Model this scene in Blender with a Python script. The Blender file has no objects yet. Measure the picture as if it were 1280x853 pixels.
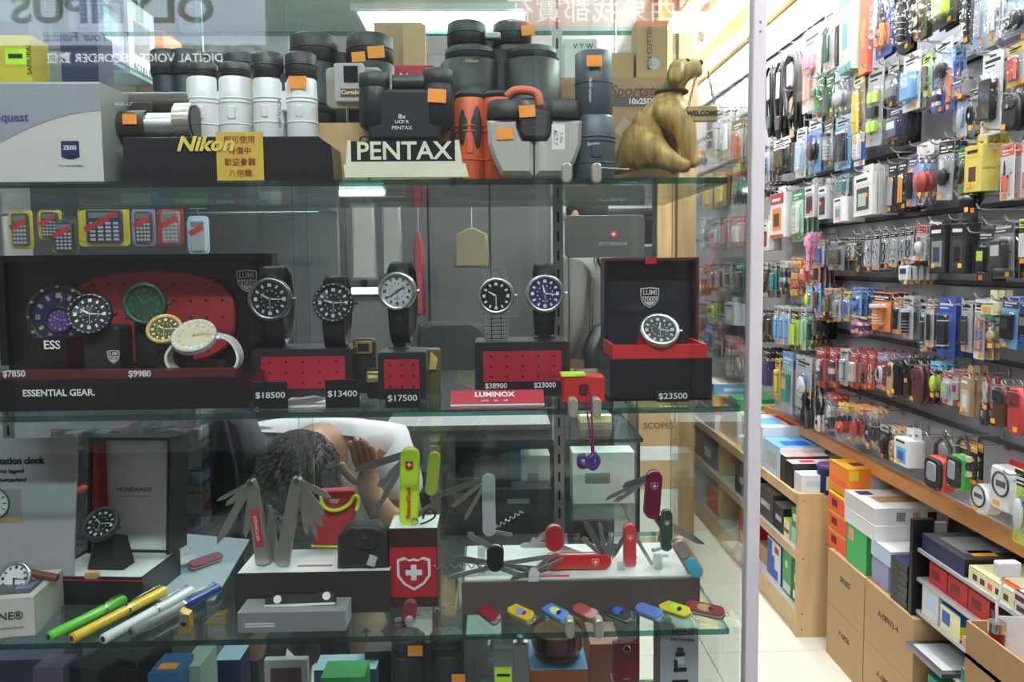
import bpy, bmesh, math, random
from mathutils import Matrix, Vector
random.seed(7)
S = bpy.context.scene
COL = S.collection
R = math.radians

# ------------------------------------------------------------------ camera
F_PX, CXP, CYP = 980.0, 640.0, 402.0          # focal length and principal point in pixels of the 1280x853 frame
CAM = Vector((0, 0, 1.40))
cd = bpy.data.cameras.new('camera'); cam = bpy.data.objects.new('camera', cd); COL.objects.link(cam)
cd.sensor_width = 36; cd.lens = F_PX * 36 / 1280
cd.shift_y = -(426.5 - CYP) / 1280
cd.clip_start = 0.02
CROT = Matrix.Rotation(R(-1.46), 3, 'Z') @ Matrix.Rotation(R(90 - 4.2), 3, 'X') @ Matrix.Rotation(R(-0.55), 3, 'Z')
cam.matrix_world = Matrix.Translation(CAM) @ CROT.to_4x4()
S.camera = cam
def ray(px, py):
    return CROT @ Vector(((px - CXP) / F_PX, -(py - CYP) / F_PX, -1))
def P(px, py, y):                              # the point at distance y seen at a pixel
    d = ray(px, py); return CAM + d * (y / d.y)
def PX(px, py, x):                             # the same on a wall plane x = const
    d = ray(px, py); return CAM + d * (x / d.x)
def PZ(px, py, z):
    d = ray(px, py); return CAM + d * ((z - CAM.z) / d.z)

# ------------------------------------------------------------------ world, exposure
S.view_settings.view_transform = 'Standard'; S.view_settings.look = 'None'
S.view_settings.gamma = 1; S.view_settings.exposure = 0.92
S.cycles.transparent_max_bounces = 40; S.cycles.max_bounces = 8; S.cycles.glossy_bounces = 4
S.cycles.caustics_reflective = False; S.cycles.caustics_refractive = False
W = bpy.data.worlds.new('world'); S.world = W; W.use_nodes = True
bg = W.node_tree.nodes['Background']; bg.inputs[0].default_value = (1.0, 0.95, 0.97, 1); bg.inputs[1].default_value = 0.085

# ------------------------------------------------------------------ materials
MC = {}
PAL = dict(white=(.80,.80,.80), offwhite=(.72,.70,.65), cream=(.72,.66,.50), black=(.012,.012,.014), dark=(.03,.03,.034), char=(.06,.06,.065),
 grey=(.25,.25,.26), lgrey=(.5,.51,.52), silver=(.62,.62,.62), red=(.55,.02,.02), dred=(.18,.012,.015), orange=(.95,.25,.02), amber=(.95,.42,.03),
 yellow=(.85,.62,.03), lime=(.55,.75,.05), neon=(.62,.9,.04), green=(.04,.35,.08), dgreen=(.02,.10,.06), teal=(.03,.28,.27), blue=(.02,.10,.5),
 navy=(.012,.02,.10), sky=(.15,.45,.8), pale=(.5,.68,.85), cyan=(.03,.5,.75), purple=(.10,.04,.22), lav=(.35,.32,.55), pink=(.9,.35,.6),
 brown=(.10,.045,.025), tan=(.5,.33,.16), maroon=(.10,.012,.02), rose=(.8,.35,.32), gold=(.65,.45,.15), olive=(.12,.11,.03), kraft=(.50,.32,.16),
 skin=(.55,.33,.22), mint=(.4,.8,.5), paleyellow=(.85,.8,.45), coral=(.9,.12,.06))
def M(c, rough=.45, metal=0., noise=.08, scale=40., bump=0., emit=0., coat=0., ns='p'):
    """a procedural surface: base colour varied by noise, optional grain relief"""
    rgb = PAL[c] if isinstance(c, str) else c
    key = (rgb, rough, metal, noise, scale, bump, emit, coat)
    if key in MC: return MC[key]
    m = bpy.data.materials.new(c if isinstance(c, str) else 'surface'); m.use_nodes = True
    nt = m.node_tree; b = nt.nodes['Principled BSDF']
    tc = nt.nodes.new('ShaderNodeTexCoord'); nz = nt.nodes.new('ShaderNodeTexNoise')
    nz.inputs['Scale'].default_value = scale; nt.links.new(tc.outputs['Object'], nz.inputs['Vector'])
    mx = nt.nodes.new('ShaderNodeMix'); mx.data_type = 'RGBA'
    mx.inputs[6].default_value = (*[x * (1 - noise) for x in rgb], 1); mx.inputs[7].default_value = (*[min(1, x * (1 + noise)) for x in rgb], 1)
    nt.links.new(nz.outputs['Fac'], mx.inputs[0]); nt.links.new(mx.outputs[2], b.inputs['Base Color'])
    b.inputs['Roughness'].default_value = rough; b.inputs['Metallic'].default_value = metal
    if coat: b.inputs['Coat Weight'].default_value = coat
    if bump:
        bp = nt.nodes.new('ShaderNodeBump'); bp.inputs['Strength'].default_value = bump; bp.inputs['Distance'].default_value = .002
        nt.links.new(nz.outputs['Fac'], bp.inputs['Height']); nt.links.new(bp.outputs[0], b.inputs['Normal'])
    if emit:
        b.inputs['Emission Color'].default_value = (*rgb, 1); b.inputs['Emission Strength'].default_value = emit
    MC[key] = m; return m
def glass(tint=(.96, .985, .975), ior=1.5, rough=0.0, bump=0., scale=30., name='glass', base=0.0):
    key = ('g', tint, ior, rough, bump, scale, base)
    if key in MC: return MC[key]
    m = bpy.data.materials.new(name); m.use_nodes = True; nt = m.node_tree; nt.nodes.clear()
    o = nt.nodes.new('ShaderNodeOutputMaterial'); mx = nt.nodes.new('ShaderNodeMixShader')
    t = nt.nodes.new('ShaderNodeBsdfTransparent'); t.inputs[0].default_value = (*tint, 1)
    g = nt.nodes.new('ShaderNodeBsdfGlossy'); g.inputs['Roughness'].default_value = rough; g.inputs[0].default_value = (1, 1, 1, 1)
    fr = nt.nodes.new('ShaderNodeFresnel'); fr.inputs[0].default_value = ior
    # a two-sided sheet: keep the entering index on both faces
    ge = nt.nodes.new('ShaderNodeNewGeometry'); ms = nt.nodes.new('ShaderNodeMix'); ms.data_type = 'FLOAT'
    ms.inputs[2].default_value = ior; ms.inputs[3].default_value = 1 / ior
    nt.links.new(ge.outputs['Backfacing'], ms.inputs[0]); nt.links.new(ms.outputs[0], fr.inputs[0])
    if base:
        ad = nt.nodes.new('ShaderNodeMath'); ad.operation = 'ADD'; ad.inputs[1].default_value = base; ad.use_clamp = True
        nt.links.new(fr.outputs[0], ad.inputs[0]); nt.links.new(ad.outputs[0], mx.inputs[0])
    else: nt.links.new(fr.outputs[0], mx.inputs[0])
    if bump:
        nz = nt.nodes.new('ShaderNodeTexNoise'); nz.inputs['Scale'].default_value = scale
        tc = nt.nodes.new('ShaderNodeTexCoord'); nt.links.new(tc.outputs['Object'], nz.inputs['Vector'])
        bp = nt.nodes.new('ShaderNodeBump'); bp.inputs['Strength'].default_value = bump; bp.inputs['Distance'].default_value = .01
        nt.links.new(nz.outputs['Fac'], bp.inputs['Height']); nt.links.new(bp.outputs[0], g.inputs['Normal']); nt.links.new(bp.outputs[0], fr.inputs['Normal'])
    nt.links.new(t.outputs[0], mx.inputs[1]); nt.links.new(g.outputs[0], mx.inputs[2]); nt.links.new(mx.outputs[0], o.inputs[0])
    MC[key] = m; return m
def emis(rgb, st, name='lamp_glow'):
    key = ('e', rgb, st)
    if key in MC: return MC[key]
    m = bpy.data.materials.new(name); m.use_nodes = True; nt = m.node_tree; nt.nodes.clear()
    o = nt.nodes.new('ShaderNodeOutputMaterial'); e = nt.nodes.new('ShaderNodeEmission')
    e.inputs[0].default_value = (*rgb, 1); e.inputs[1].default_value = st; nt.links.new(e.outputs[0], o.inputs[0])
    MC[key] = m; return m
def wood(c0, c1, scale=6., axis='Z', rough=.45):
    key = ('w', c0, c1, scale, axis)
    if key in MC: return MC[key]
    m = bpy.data.materials.new('wood'); m.use_nodes = True; nt = m.node_tree; b = nt.nodes['Principled BSDF']
    tc = nt.nodes.new('ShaderNodeTexCoord'); mp = nt.nodes.new('ShaderNodeMapping')
    mp.inputs['Scale'].default_value = (scale*4, scale*4, scale*.4) if axis == 'Z' else (scale*4, scale*.4, scale*4)
    nz = nt.nodes.new('ShaderNodeTexNoise'); nz.inputs['Scale'].default_value = 1.5; nz.inputs['Detail'].default_value = 5
    cr = nt.nodes.new('ShaderNodeValToRGB'); cr.color_ramp.elements[0].position = .35; cr.color_ramp.elements[1].position = .7
    cr.color_ramp.elements[0].color = (*c0, 1); cr.color_ramp.elements[1].color = (*c1, 1)
    nt.links.new(tc.outputs['Object'], mp.inputs[0]); nt.links.new(mp.outputs[0], nz.inputs['Vector'])
    nt.links.new(nz.outputs['Fac'], cr.inputs[0]); nt.links.new(cr.outputs[0], b.inputs['Base Color'])
    b.inputs['Roughness'].default_value = rough; MC[key] = m; return m
GLASS = glass(name='pane_glass'); SHELFG = glass((.88, .97, .94), name='shelf_glass')
GEDGE = glass((.10, .34, .30), rough=.05, base=.06, name='green_glass_edge')
CLEAR = glass((.97, .98, .99), 1.45, .05, .5, 25., 'clear_plastic', .03)
CHROME = M('silver', .18, 1.); STEEL = M('silver', .32, 1., .15); DSTEEL = M('grey', .3, 1.)
STICK = M('amber', .6, noise=.05); STICKO = M((.95,.32,.04), .6, noise=.05)

# ------------------------------------------------------------------ mesh builder
class MB:
    def __init__(s): s.v = []; s.f = []; s.fm = []; s.sm = []; s.mats = []; s.T = Matrix.Identity(4)
    def at(s, loc=(0,0,0), rx=0, ry=0, rz=0, sc=1):
        s.T = Matrix.Translation(Vector(loc)) @ Matrix.Rotation(R(rz), 4, 'Z') @ Matrix.Rotation(R(ry), 4, 'Y') @ Matrix.Rotation(R(rx), 4, 'X') @ Matrix.Scale(sc, 4); return s
    def add(s, vs, fs, mat, smooth=False):
        if mat not in s.mats: s.mats.append(mat)
        k = s.mats.index(mat); o = len(s.v); T = s.T
        s.v += [tuple(T @ Vector(v)) for v in vs]
        for i, f in enumerate(fs):
            s.f.append([o + a for a in f]); s.fm.append(k); s.sm.append(smooth[i] if isinstance(smooth, list) else smooth)
        return s
    def box(s, x0, x1, y0, y1, z0, z1, mat, top=None, side=None):
        v = [(x0,y0,z0),(x1,y0,z0),(x1,y1,z0),(x0,y1,z0),(x0,y0,z1),(x1,y0,z1),(x1,y1,z1),(x0,y1,z1)]
        F = [(0,3,2,1),(4,5,6,7),(0,1,5,4),(1,2,6,5),(2,3,7,6),(3,0,4,7)]
        s.add(v, F[2:3], mat)
        s.add(v, F[0:2] + F[4:5], top or mat); s.add(v, [F[3], F[5]], side or mat); return s
    def rbox(s, x0, x1, y0, y1, z0, z1, mat, r=.004, b=.0015, n=3):
        """rounded rectangle in xz extruded along y with chamfered rims"""
        r = min(r, (x1-x0)/2-1e-5, (z1-z0)/2-1e-5); pts = []
        for cx, cz, a0 in ((x1-r, z1-r, 0), (x0+r, z1-r, 90), (x0+r, z0+r, 180), (x1-r, z0+r, 270)):
            for i in range(n+1):
                a = R(a0 + 90*i/n); pts.append((cx + r*math.cos(a), cz + r*math.sin(a)))
        return s.prism(pts, y0, y1, mat, b)
    def prism(s, pts, y0, y1, mat, b=0., smooth=False):
        """polygon (x,z) counter-clockwise as seen from the front (-y), extruded from y0 to y1"""
        n = len(pts); cx = sum(p[0] for p in pts)/n; cz = sum(p[1] for p in pts)/n
        w = max(max(abs(p[0]-cx) for p in pts), 1e-6); h = max(max(abs(p[1]-cz) for p in pts), 1e-6)
        def ring(y, ins): return [(cx+(x-cx)*(1-ins/w), y, cz+(z-cz)*(1-ins/h)) for x, z in pts]
        b = min(b, w*.9, h*.9, abs(y1-y0)*.45)
        rings = [ring(y0, b), ring(y0+b, 0), ring(y1-b, 0), ring(y1, b)] if b > 0 else [ring(y0, 0), ring(y1, 0)]
        v = sum(rings, []); f = [tuple(range(n))]; sm = [False]
        for k in range(len(rings)-1):
            for i in range(n):
                j = (i+1) % n; f.append((k*n+j, k*n+i, (k+1)*n+i, (k+1)*n+j)); sm.append(smooth)
        f.append(tuple(reversed(range((len(rings)-1)*n, len(rings)*n)))); sm.append(False)
        return s.add(v, f, mat, sm)
    def cyl(s, p0, p1, r0, mat, r1=None, n=16, cap=True, capmat=None):
        p0 = Vector(p0); p1 = Vector(p1); r1 = r0 if r1 is None else r1; d = (p1-p0).normalized()
        u = d.orthogonal().normalized(); w = d.cross(u); v = []
        for p, r in ((p0, r0), (p1, r1)):
            for i in range(n):
                a = 2*math.pi*i/n; v.append(tuple(p + u*r*math.cos(a) + w*r*math.sin(a)))
        s.add(v, [(i, (i+1) % n, n+(i+1) % n, n+i) for i in range(n)], mat, True)
        if cap: s.add(v, [tuple(reversed(range(n))), tuple(range(n, 2*n))], capmat or mat)
        return s
    def lathe(s, prof, mat, n=20, c=(0,0,0), sx=1., sy=1., caps=3):
        v = []; m = len(prof)
        for r, z in prof:
            for i in range(n):
                a = 2*math.pi*i/n; v.append((c[0]+r*math.cos(a)*sx, c[1]+r*math.sin(a)*sy, c[2]+z))
        f = [(k*n+i, k*n+(i+1) % n, (k+1)*n+(i+1) % n, (k+1)*n+i) for k in range(m-1) for i in range(n)]
        s.add(v, f, mat, True)
        if caps & 1: s.add(v, [tuple(reversed(range(n)))], mat)
        if caps & 2: s.add(v, [tuple(range((m-1)*n, m*n))], mat)
        return s
    def sph(s, c, r, mat, n=12, m=8):
        if not hasattr(r, '__len__'): r = (r, r, r)
        v = [(c[0], c[1], c[2]-r[2])]; f = []
        for k in range(1, m):
            t = math.pi*k/m - math.pi/2
            for i in range(n):
                a = 2*math.pi*i/n; v.append((c[0]+r[0]*math.cos(t)*math.cos(a), c[1]+r[1]*math.cos(t)*math.sin(a), c[2]+r[2]*math.sin(t)))
        v.append((c[0], c[1], c[2]+r[2]))
        for i in range(n):
            j = (i+1) % n; f.append((0, 1+j, 1+i)); f.append((len(v)-1, 1+(m-2)*n+i, 1+(m-2)*n+j))
            for k in range(m-2): f.append((1+k*n+i, 1+k*n+j, 1+(k+1)*n+j, 1+(k+1)*n+i))
        return s.add(v, f, mat, True)
    def tube(s, pts, r, mat, n=6, closed=False):
        pts = [Vector(p) for p in pts]; m = len(pts); v = []; u = None
        for k, p in enumerate(pts):
            a = pts[(k-1) % m] if closed or k else p; b = pts[(k+1) % m] if closed or k < m-1 else p
            d = (b-a).normalized() if (b-a).length > 1e-9 else Vector((0,0,1))
            u = d.orthogonal().normalized() if u is None else (u - d*u.dot(d)).normalized()
            w = d.cross(u); rr = r[k] if hasattr(r, '__len__') else r
            for i in range(n):
                t = 2*math.pi*i/n; v.append(tuple(p + u*rr*math.cos(t) + w*rr*math.sin(t)))
        f = [(k*n+i, k*n+(i+1) % n, ((k+1) % m)*n+(i+1) % n, ((k+1) % m)*n+i) for k in range(m if closed else m-1) for i in range(n)]
        s.add(v, f, mat, True)
        if not closed: s.add(v, [tuple(reversed(range(n))), tuple(range((m-1)*n, m*n))], mat)
        return s
    def ring(s, c, Rr, r, mat, ax='Y', n=28, k=8):
        pts = []
        for i in range(n):
            a = 2*math.pi*i/n; x, z = Rr*math.cos(a), Rr*math.sin(a)
            pts.append({'Y': (c[0]+x, c[1], c[2]+z), 'Z': (c[0]+x, c[1]+z, c[2]), 'X': (c[0], c[1]+x, c[2]+z)}[ax])
        return s.tube(pts, r, mat, k, True)
    def band(s, pts, w, t, mat):
        """strap: centre line pts in the yz plane, width w along x, thickness t"""
        pts = [Vector(p) for p in pts]; m = len(pts); v = []
        for k, p in enumerate(pts):
            d = (pts[min(m-1, k+1)] - pts[max(0, k-1)]).normalized(); nn = Vector((0, -d.z, d.y)) * t/2
            ww = w[k] if hasattr(w, '__len__') else w
            v += [tuple(p+nn+Vector((-ww/2,0,0))), tuple(p+nn+Vector((ww/2,0,0))), tuple(p-nn+Vector((ww/2,0,0))), tuple(p-nn+Vector((-ww/2,0,0)))]
        f = [(k*4+i, k*4+(i+1) % 4, (k+1)*4+(i+1) % 4, (k+1)*4+i) for k in range(m-1) for i in range(4)]
        s.add(v, f, mat, [i % 4 in (0, 2) for i in range(len(f))]); s.add(v, [(3,2,1,0), (4*m-4, 4*m-3, 4*m-2, 4*m-1)], mat); return s
    def mesh(s, name):
        me = bpy.data.meshes.new(name); me.from_pydata(s.v, [], s.f)
        for m in s.mats: me.materials.append(m)
        me.polygons.foreach_set('material_index', s.fm); me.polygons.foreach_set('use_smooth', s.sm); me.update(); return me
    def build(s, name, parent=None, **kw):
        o = bpy.data.objects.new(name, s.mesh(name)); COL.objects.link(o)
        if parent is not None: o.parent = parent
        for k, a in kw.items(): o[k] = a
        return o
def thing(name, label, cat, loc=(0,0,0), rz=0, group=None, rx=0, ry=0):
    o = bpy.data.objects.new(name, None); COL.objects.link(o); o.empty_display_size = .02
    o.location = loc; o.rotation_euler = (R(rx), R(ry), R(rz)); o['label'] = label; o['category'] = cat
    if group: o['group'] = group
    return o
def tag(o, label, cat, group=None, loc=None, rz=None):
    o['label'] = label; o['category'] = cat
    if group: o['group'] = group
    if loc is not None: o.location = loc
    if rz is not None: o.rotation_euler = (0, 0, R(rz))
    return o
def text(t, name, parent, size, loc, mat, rot=(90,0,0), align='CENTER', bold=0., ext=.0002, shear=0., sx=1., mirror=False, **kw):
    c = bpy.data.curves.new(name, 'FONT'); c.body = t; c.size = size; c.align_x = align; c.align_y = 'CENTER'
    c.extrude = ext; c.offset = bold; c.shear = shear; c.resolution_u = 3; c.materials.append(mat)
    o = bpy.data.objects.new(name, c); COL.objects.link(o); o.parent = parent; o.location = loc
    o.rotation_euler = [R(a) for a in rot]; o.scale = (-sx if mirror else sx, 1, 1)
    for k, a in kw.items(): o[k] = a
    return o
def dup(root, loc=None, rz=None, label=None, group=None):
    r = root.copy(); COL.objects.link(r)
    if loc is not None: r.location = loc
    if rz is not None: r.rotation_euler = (0, 0, R(rz))
    if label: r['label'] = label
    if group: r['group'] = group
    for ch in list(root.children):
        c = ch.copy(); COL.objects.link(c); c.parent = r
        for g in list(ch.children):
            d = g.copy(); COL.objects.link(d); d.parent = c
    return r
def struct(name, mb, parent=None):
    o = mb.build(name, parent)
    if parent is None: o['kind'] = 'structure'
    return o

# ================================================================== the setting
XW, XP, XL, YB, ZC = 1.52, 1.34, -2.3, 5.3, 2.78       # right wall, peg panels, left wall, back wall, ceiling
WHITEW = M((.72,.70,.66), .7, noise=.03, scale=8.); CREAMW = M((.70,.62,.48), .7, noise=.04, scale=8.)
# lamps first: fluorescent tubes under the ceiling along the peg wall, light panels over the shop floor
def tube_lamp(loc, L, label, st=26., rz=90, rad=.016, group=None, hous=True):
    t = thing('fluorescent_lamp', label, 'lamp', loc, rz, group)
    m = MB().cyl((-L/2,0,0), (L/2,0,0), rad, emis((.93,.97,1), st), n=12); m.build('tube', t)
    if hous:
        MB().rbox(-L/2-.04, L/2+.04, -.035, .035, .03, (3.03 if loc[2] > 2.9 else ZC if loc[2] > 2.5 else 2.45)-loc[2]-.0005, M('white', .4)).build('housing', t)
        for q in (-1, 1): MB().box(q*(L/2+.02)-.012, q*(L/2+.02)+.012, -.02, .02, -.02, .035, M('lgrey')).build('end_cap', t)
    return t
tube_lamp((1.13, 3.55, 2.60), 1.15, 'long fluorescent tube lamp high beside the peg wall, seen left of the white post', 105.)
tube_lamp((1.13, 2.25, 2.60), 1.15, 'fluorescent tube lamp above the peg wall, next one towards the street', 105.)
tube_lamp((1.13, 4.72, 2.60), .85, 'short far fluorescent tube lamp above the peg wall by the back', 85.)
tube_lamp((1.20, 1.20, 2.60), .70, 'fluorescent tube lamp just inside the shop entrance', 80.)
def panel_lamp(x, y, w, d, label, st):
    t = thing('ceiling_light', label, 'lamp', (x, y, ZC))
    MB().box(-w/2, w/2, -d/2, d/2, -.03, -.012, emis((.93,.97,1), st)).build('diffuser', t)
    m = MB(); e = .03
    for a in ((-w/2-e, w/2+e, -d/2-e, -d/2), (-w/2-e, w/2+e, d/2, d/2+e), (-w/2-e, -w/2, -d/2, d/2), (w/2, w/2+e, -d/2, d/2)): m.box(*a, -.035, 0, M('white'))
    m.build('frame', t)
panel_lamp(-.95, 3.3, .55, 1.1, 'white ceiling light panel over the left of the shop', 5.)
panel_lamp(-.95, 2.0, .5, .6, 'white ceiling light panel close behind the left of the showcase', 6.)  # added out of view to brighten the dim left side
panel_lamp(.35, 2.6, .45, 1.1, 'white ceiling light panel over the inner counter', 5.)
panel_lamp(-.25, 4.5, .9, .4, 'white ceiling light panel near the back wall', 6.)
tube_lamp((-.45, 1.09, 2.40), 1.0, 'fluorescent tube lamp inside the top of the showcase', 14., rz=0, rad=.013)  # unseen lamp, added to light the goods on the shelves
for x_, y_, lab in ((-.55, -.30, 'arcade fluorescent lamp over the pavement, left of the shopfront middle'), (.75, -.35, 'arcade fluorescent lamp over the pavement by the shop entrance')):
    tube_lamp((x_, y_, 2.95), 1.2, lab, 95., rz=0, rad=.02)  # unseen lamps, added to light the showcase goods from the front
struct('trim_6', MB().box(-2.4, 2.4, -.65, .0, 3.03, 3.06, M('lgrey')))
# floor and tiles
struct('floor', MB().box(-4, 3, -4, 6, -.06, -.014, M('grey', .8)))
fl = bpy.data.objects['floor']
tm = MB().rbox(-.2985, .2985, -.2985, .2985, -.014, 0, M('black')); 
tmesh = MB()
a = .2985
TILE = M((.74,.72,.62), .18, noise=.05, scale=5.)
tmesh.add([(-a,-a,-.014),(a,-a,-.014),(a,a,-.014),(-a,a,-.014),(-a,-a,-.002),(a,-a,-.002),(a,a,-.002),(-a,a,-.002),
           (-a+.002,-a+.002,0),(a-.002,-a+.002,0),(a-.002,a-.002,0),(-a+.002,a-.002,0)],
          [(0,1,5,4),(1,2,6,5),(2,3,7,6),(3,0,4,7),(4,5,9,8),(5,6,10,9),(6,7,11,10),(7,4,8,11),(8,9,10,11)], TILE)
tme = tmesh.mesh('tile')
for i in range(7):
    for j in range(9):
        o = bpy.data.objects.new('tile', tme); COL.objects.link(o); o.parent = fl; o.location = (-2.22 + .6*i + .28, .9 + .6*j - .3, 0)
struct('pavement', MB().box(-4, 3.2, -3.9, .58, -.014, .0, M((.10,.10,.10), .8, noise=.2, scale=12., bump=.5)))
# shell
struct('wall_right', MB().box(XW, XW+.1, .9, YB, 0, ZC, CREAMW, side=CREAMW))
struct('wall_back', MB().box(XL, XW, YB, YB+.1, 0, ZC, M((.42,.41,.44), .7, noise=.05)))
struct('wall_left', MB().box(XL-.1, XL, .9, YB, 0, ZC, M((.45,.45,.46), .7)))
struct('ceiling', MB().box(XL, XW, 1.0, YB, ZC, ZC+.1, M((.74,.77,.72), .7, noise=.03)))
# soffit boards along the ceiling (orange) and the valance on top of the peg panels (yellow)
struct('trim_1', MB().box(1.02, 1.06, 1.25, YB, 2.66, ZC, wood((.62,.20,.05), (.70,.27,.07), 3., 'Y')))
struct('trim_2', MB().box(XP-.03, XW, 1.0, YB, 2.535, 2.70, wood((.72,.38,.05), (.80,.46,.08), 3., 'Y')))
struct('trim_3', MB().box(XP-.005, XW, 1.0, YB, 2.70, ZC, M((.85,.85,.82), .6)))
# peg wall: grey metal back panels between dark slotted rails
PANEL = M((.47,.47,.50), .42, .15, .06, 6.); RAIL = M((.11,.11,.115), .45, .2)
ROWS = {}
pw = MB().box(XP, XP+.012, .95, YB, .70, 2.535, PANEL)
pegwall = struct('wall_panel', pw); 
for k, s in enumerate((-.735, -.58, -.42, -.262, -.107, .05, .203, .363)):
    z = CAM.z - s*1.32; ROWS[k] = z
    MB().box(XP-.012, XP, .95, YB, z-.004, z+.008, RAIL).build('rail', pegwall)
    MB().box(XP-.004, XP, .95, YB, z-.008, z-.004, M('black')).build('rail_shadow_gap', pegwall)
ZL = CAM.z - .535*1.30
struct('trim_4', MB().box(1.285, 1.312, .95, YB, ZL-.03, ZL+.012, wood((.62,.26,.07), (.75,.35,.12), 3., 'Y')))
struct('trim_5', MB().box(1.312, XW, .95, YB, ZL-.03, ZL+.002, M((.62,.62,.60), .4)))
# back-wall joinery: wooden door-frame column near the end of the peg wall
wc = MB(); WD = wood((.42,.25,.10), (.58,.38,.17), 5.)
cx0, cx1 = P(822, 330, 3.9).x, P(868, 330, 3.9).x
struct('pillar', wc.box(cx0, cx0+.088, 3.9, 4.0, 0, ZC, WD).box(cx0+.094, cx1, 3.87, 4.0, 0, ZC, WD).box(cx0-.01, cx1-.01, 3.93, 3.99, 0, ZC, M('dark')))

# ================================================================== showcase
YG = 1.0
z1, z2, z3 = P(500, 224.5, YG+.03).z, P(500, 513.5, YG+.03).z, P(560, 793, YG+.03).z
z4 = z3 - .285; z0 = z1 + .30
xr = P(942, 500, YG).x
case = thing('display_case', 'tall glass showcase with shelves of binoculars, watches and knives behind the shopfront', 'showcase', (0, YG, 0))
XC0 = -1.05; CD = .42
def shelf_slab(z, xe, name='glass_shelf', y0=.028, d=CD-.03):
    m = MB(); t = .008
    v = [(XC0,y0,z-t),(xe,y0,z-t),(xe,y0+d,z-t),(XC0,y0+d,z-t),(XC0,y0,z),(xe,y0,z),(xe,y0+d,z),(XC0,y0+d,z)]
    m.add(v, [(0,3,2,1),(4,5,6,7)], SHELFG); m.add(v, [(0,1,5,4),(1,2,6,5),(2,3,7,6),(3,0,4,7)], GEDGE)
    m.build(name, case)
XS = P(909, 224, YG+.03).x
for z, xe in ((z0, XS), (z1, XS), (z2, XS+.02), (z3, P(911, 785, YG+.03).x), (z4, XS)): shelf_slab(z, xe)
MB().box(XC0, xr-.012, -.003, .003, .30, 2.45, GLASS).build('front_pane', case)
MB().box(xr-.012, xr-.007, .01, CD, .30, 2.45, GLASS).build('side_pane', case)
xa, xb = P(366, 300, YG+CD).x, P(382, 300, YG+CD).x
MB().box(XC0, xb, CD+.012, CD+.017, .40, 2.3, GLASS, side=GEDGE).build('back_pane', case)
MB().box(xa, xr-.01, CD, CD+.005, .40, 2.3, GLASS, side=GEDGE).build('back_pane', case)
ALU = M((.74,.69,.72), .5, 0., .04)
pxl, pxr = P(933, 700, YG-.01).x, P(949, 700, YG-.01).x
MB().rbox(pxl, pxr, -.012, .008, 0, 2.6, ALU, .002).build('corner_post', case)
for q in (0, 1): MB().cyl(((pxl+pxr)/2, -.0118, P(945,25+12*q,YG-.02).z), ((pxl+pxr)/2, -.0135, P(945,25+12*q,YG-.02).z), .0012, DSTEEL, n=8).build('screw', case)
MB().box(XC0, xr, -.02, CD+.02, .0, .30, M((.35,.34,.33), .5)).build('plinth', case)
MB().box(XC0, xr, -.02, CD+.02, 2.45, 2.60, M((.45,.44,.44), .5)).build('top_cap', case)
# slotted uprights at the back
for px in (3, 698):
    m = MB(); x = P(px, 400, YG+CD-.02).x; u = .009
    zz = .3; m.box(x-u, x+u, CD-.022, CD-.018, .3, 2.45, M((.42,.42,.42), .3, .8))
    while zz < 2.4: m.box(x-.002, x+.002, CD-.0225, CD-.0219, zz, zz+.018, M('black')); zz += .0335
    m.build('slotted_upright', case)
for px, py in ((708,216),(745,216),(716,508),(745,508),(712,783),(748,783)):  # small clips gripping the shelf edges
    p = P(px, py, YG+.025)
    MB().rbox(p.x-.006, p.x+.006, .016, .034, p.z-.014, p.z+.012, M((.5,.47,.40), .35, .4), .005).build('shelf_clip', case)

# ================================================================== products on the peg wall
def wig(n, k): return random.Random(n).uniform(-k, k)
LET = M('black', .5); LETW = M('white', .5)
def card_mb(w, h, head, body, foot=None, hh=.22, t=.0015, rad=.004, line=None, tab=True):
    """printed hanging card: header, body and foot bands, a slot, rows of small print; origin at the slot, hanging down"""
    m = MB(); z1 = .012; z0 = z1 - h
    m.rbox(-w/2, w/2, 0, t, z0, z1, body, rad, .0003)
    e = -.0004
    m.box(-w/2+.001, w/2-.001, e, 0, z1-h*hh, z1-.002, head)
    if foot: m.box(-w/2+.001, w/2-.001, e, 0, z0+.002, z0+h*.13, foot)
    m.box(-.012 if w > .03 else -w/4, .012 if w > .03 else w/4, e*2, e, -.002, .002, M('black'))
    lc = line or LETW
    m.box(-w*.36, w*.36, e*2, e, z1-h*hh*.62, z1-h*hh*.45, lc); m.box(-w*.36, w*.10, e*2, e, z1-h*hh*.86, z1-h*hh*.76, lc)
    rr = random.Random(int(w*1e5)+int(h*1e4)); 
    for i in range(5):
        x = rr.uniform(-w*.42, w*.25); z = rr.uniform(z0+h*.05, z1-h*.3); m.box(x, x+w*rr.uniform(.08,.2), e*1.7, e*.5, z, z+h*rr.uniform(.02,.07), rr.choice((LETW, LET, head, M('lgrey'), M('grey'))))
    for i in range(3): m.box(-w*.4, w*(.05+.1*i), e*1.4, e, z0+h*(.16+.035*i), z0+h*(.17+.035*i), lc)
    return m
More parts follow.
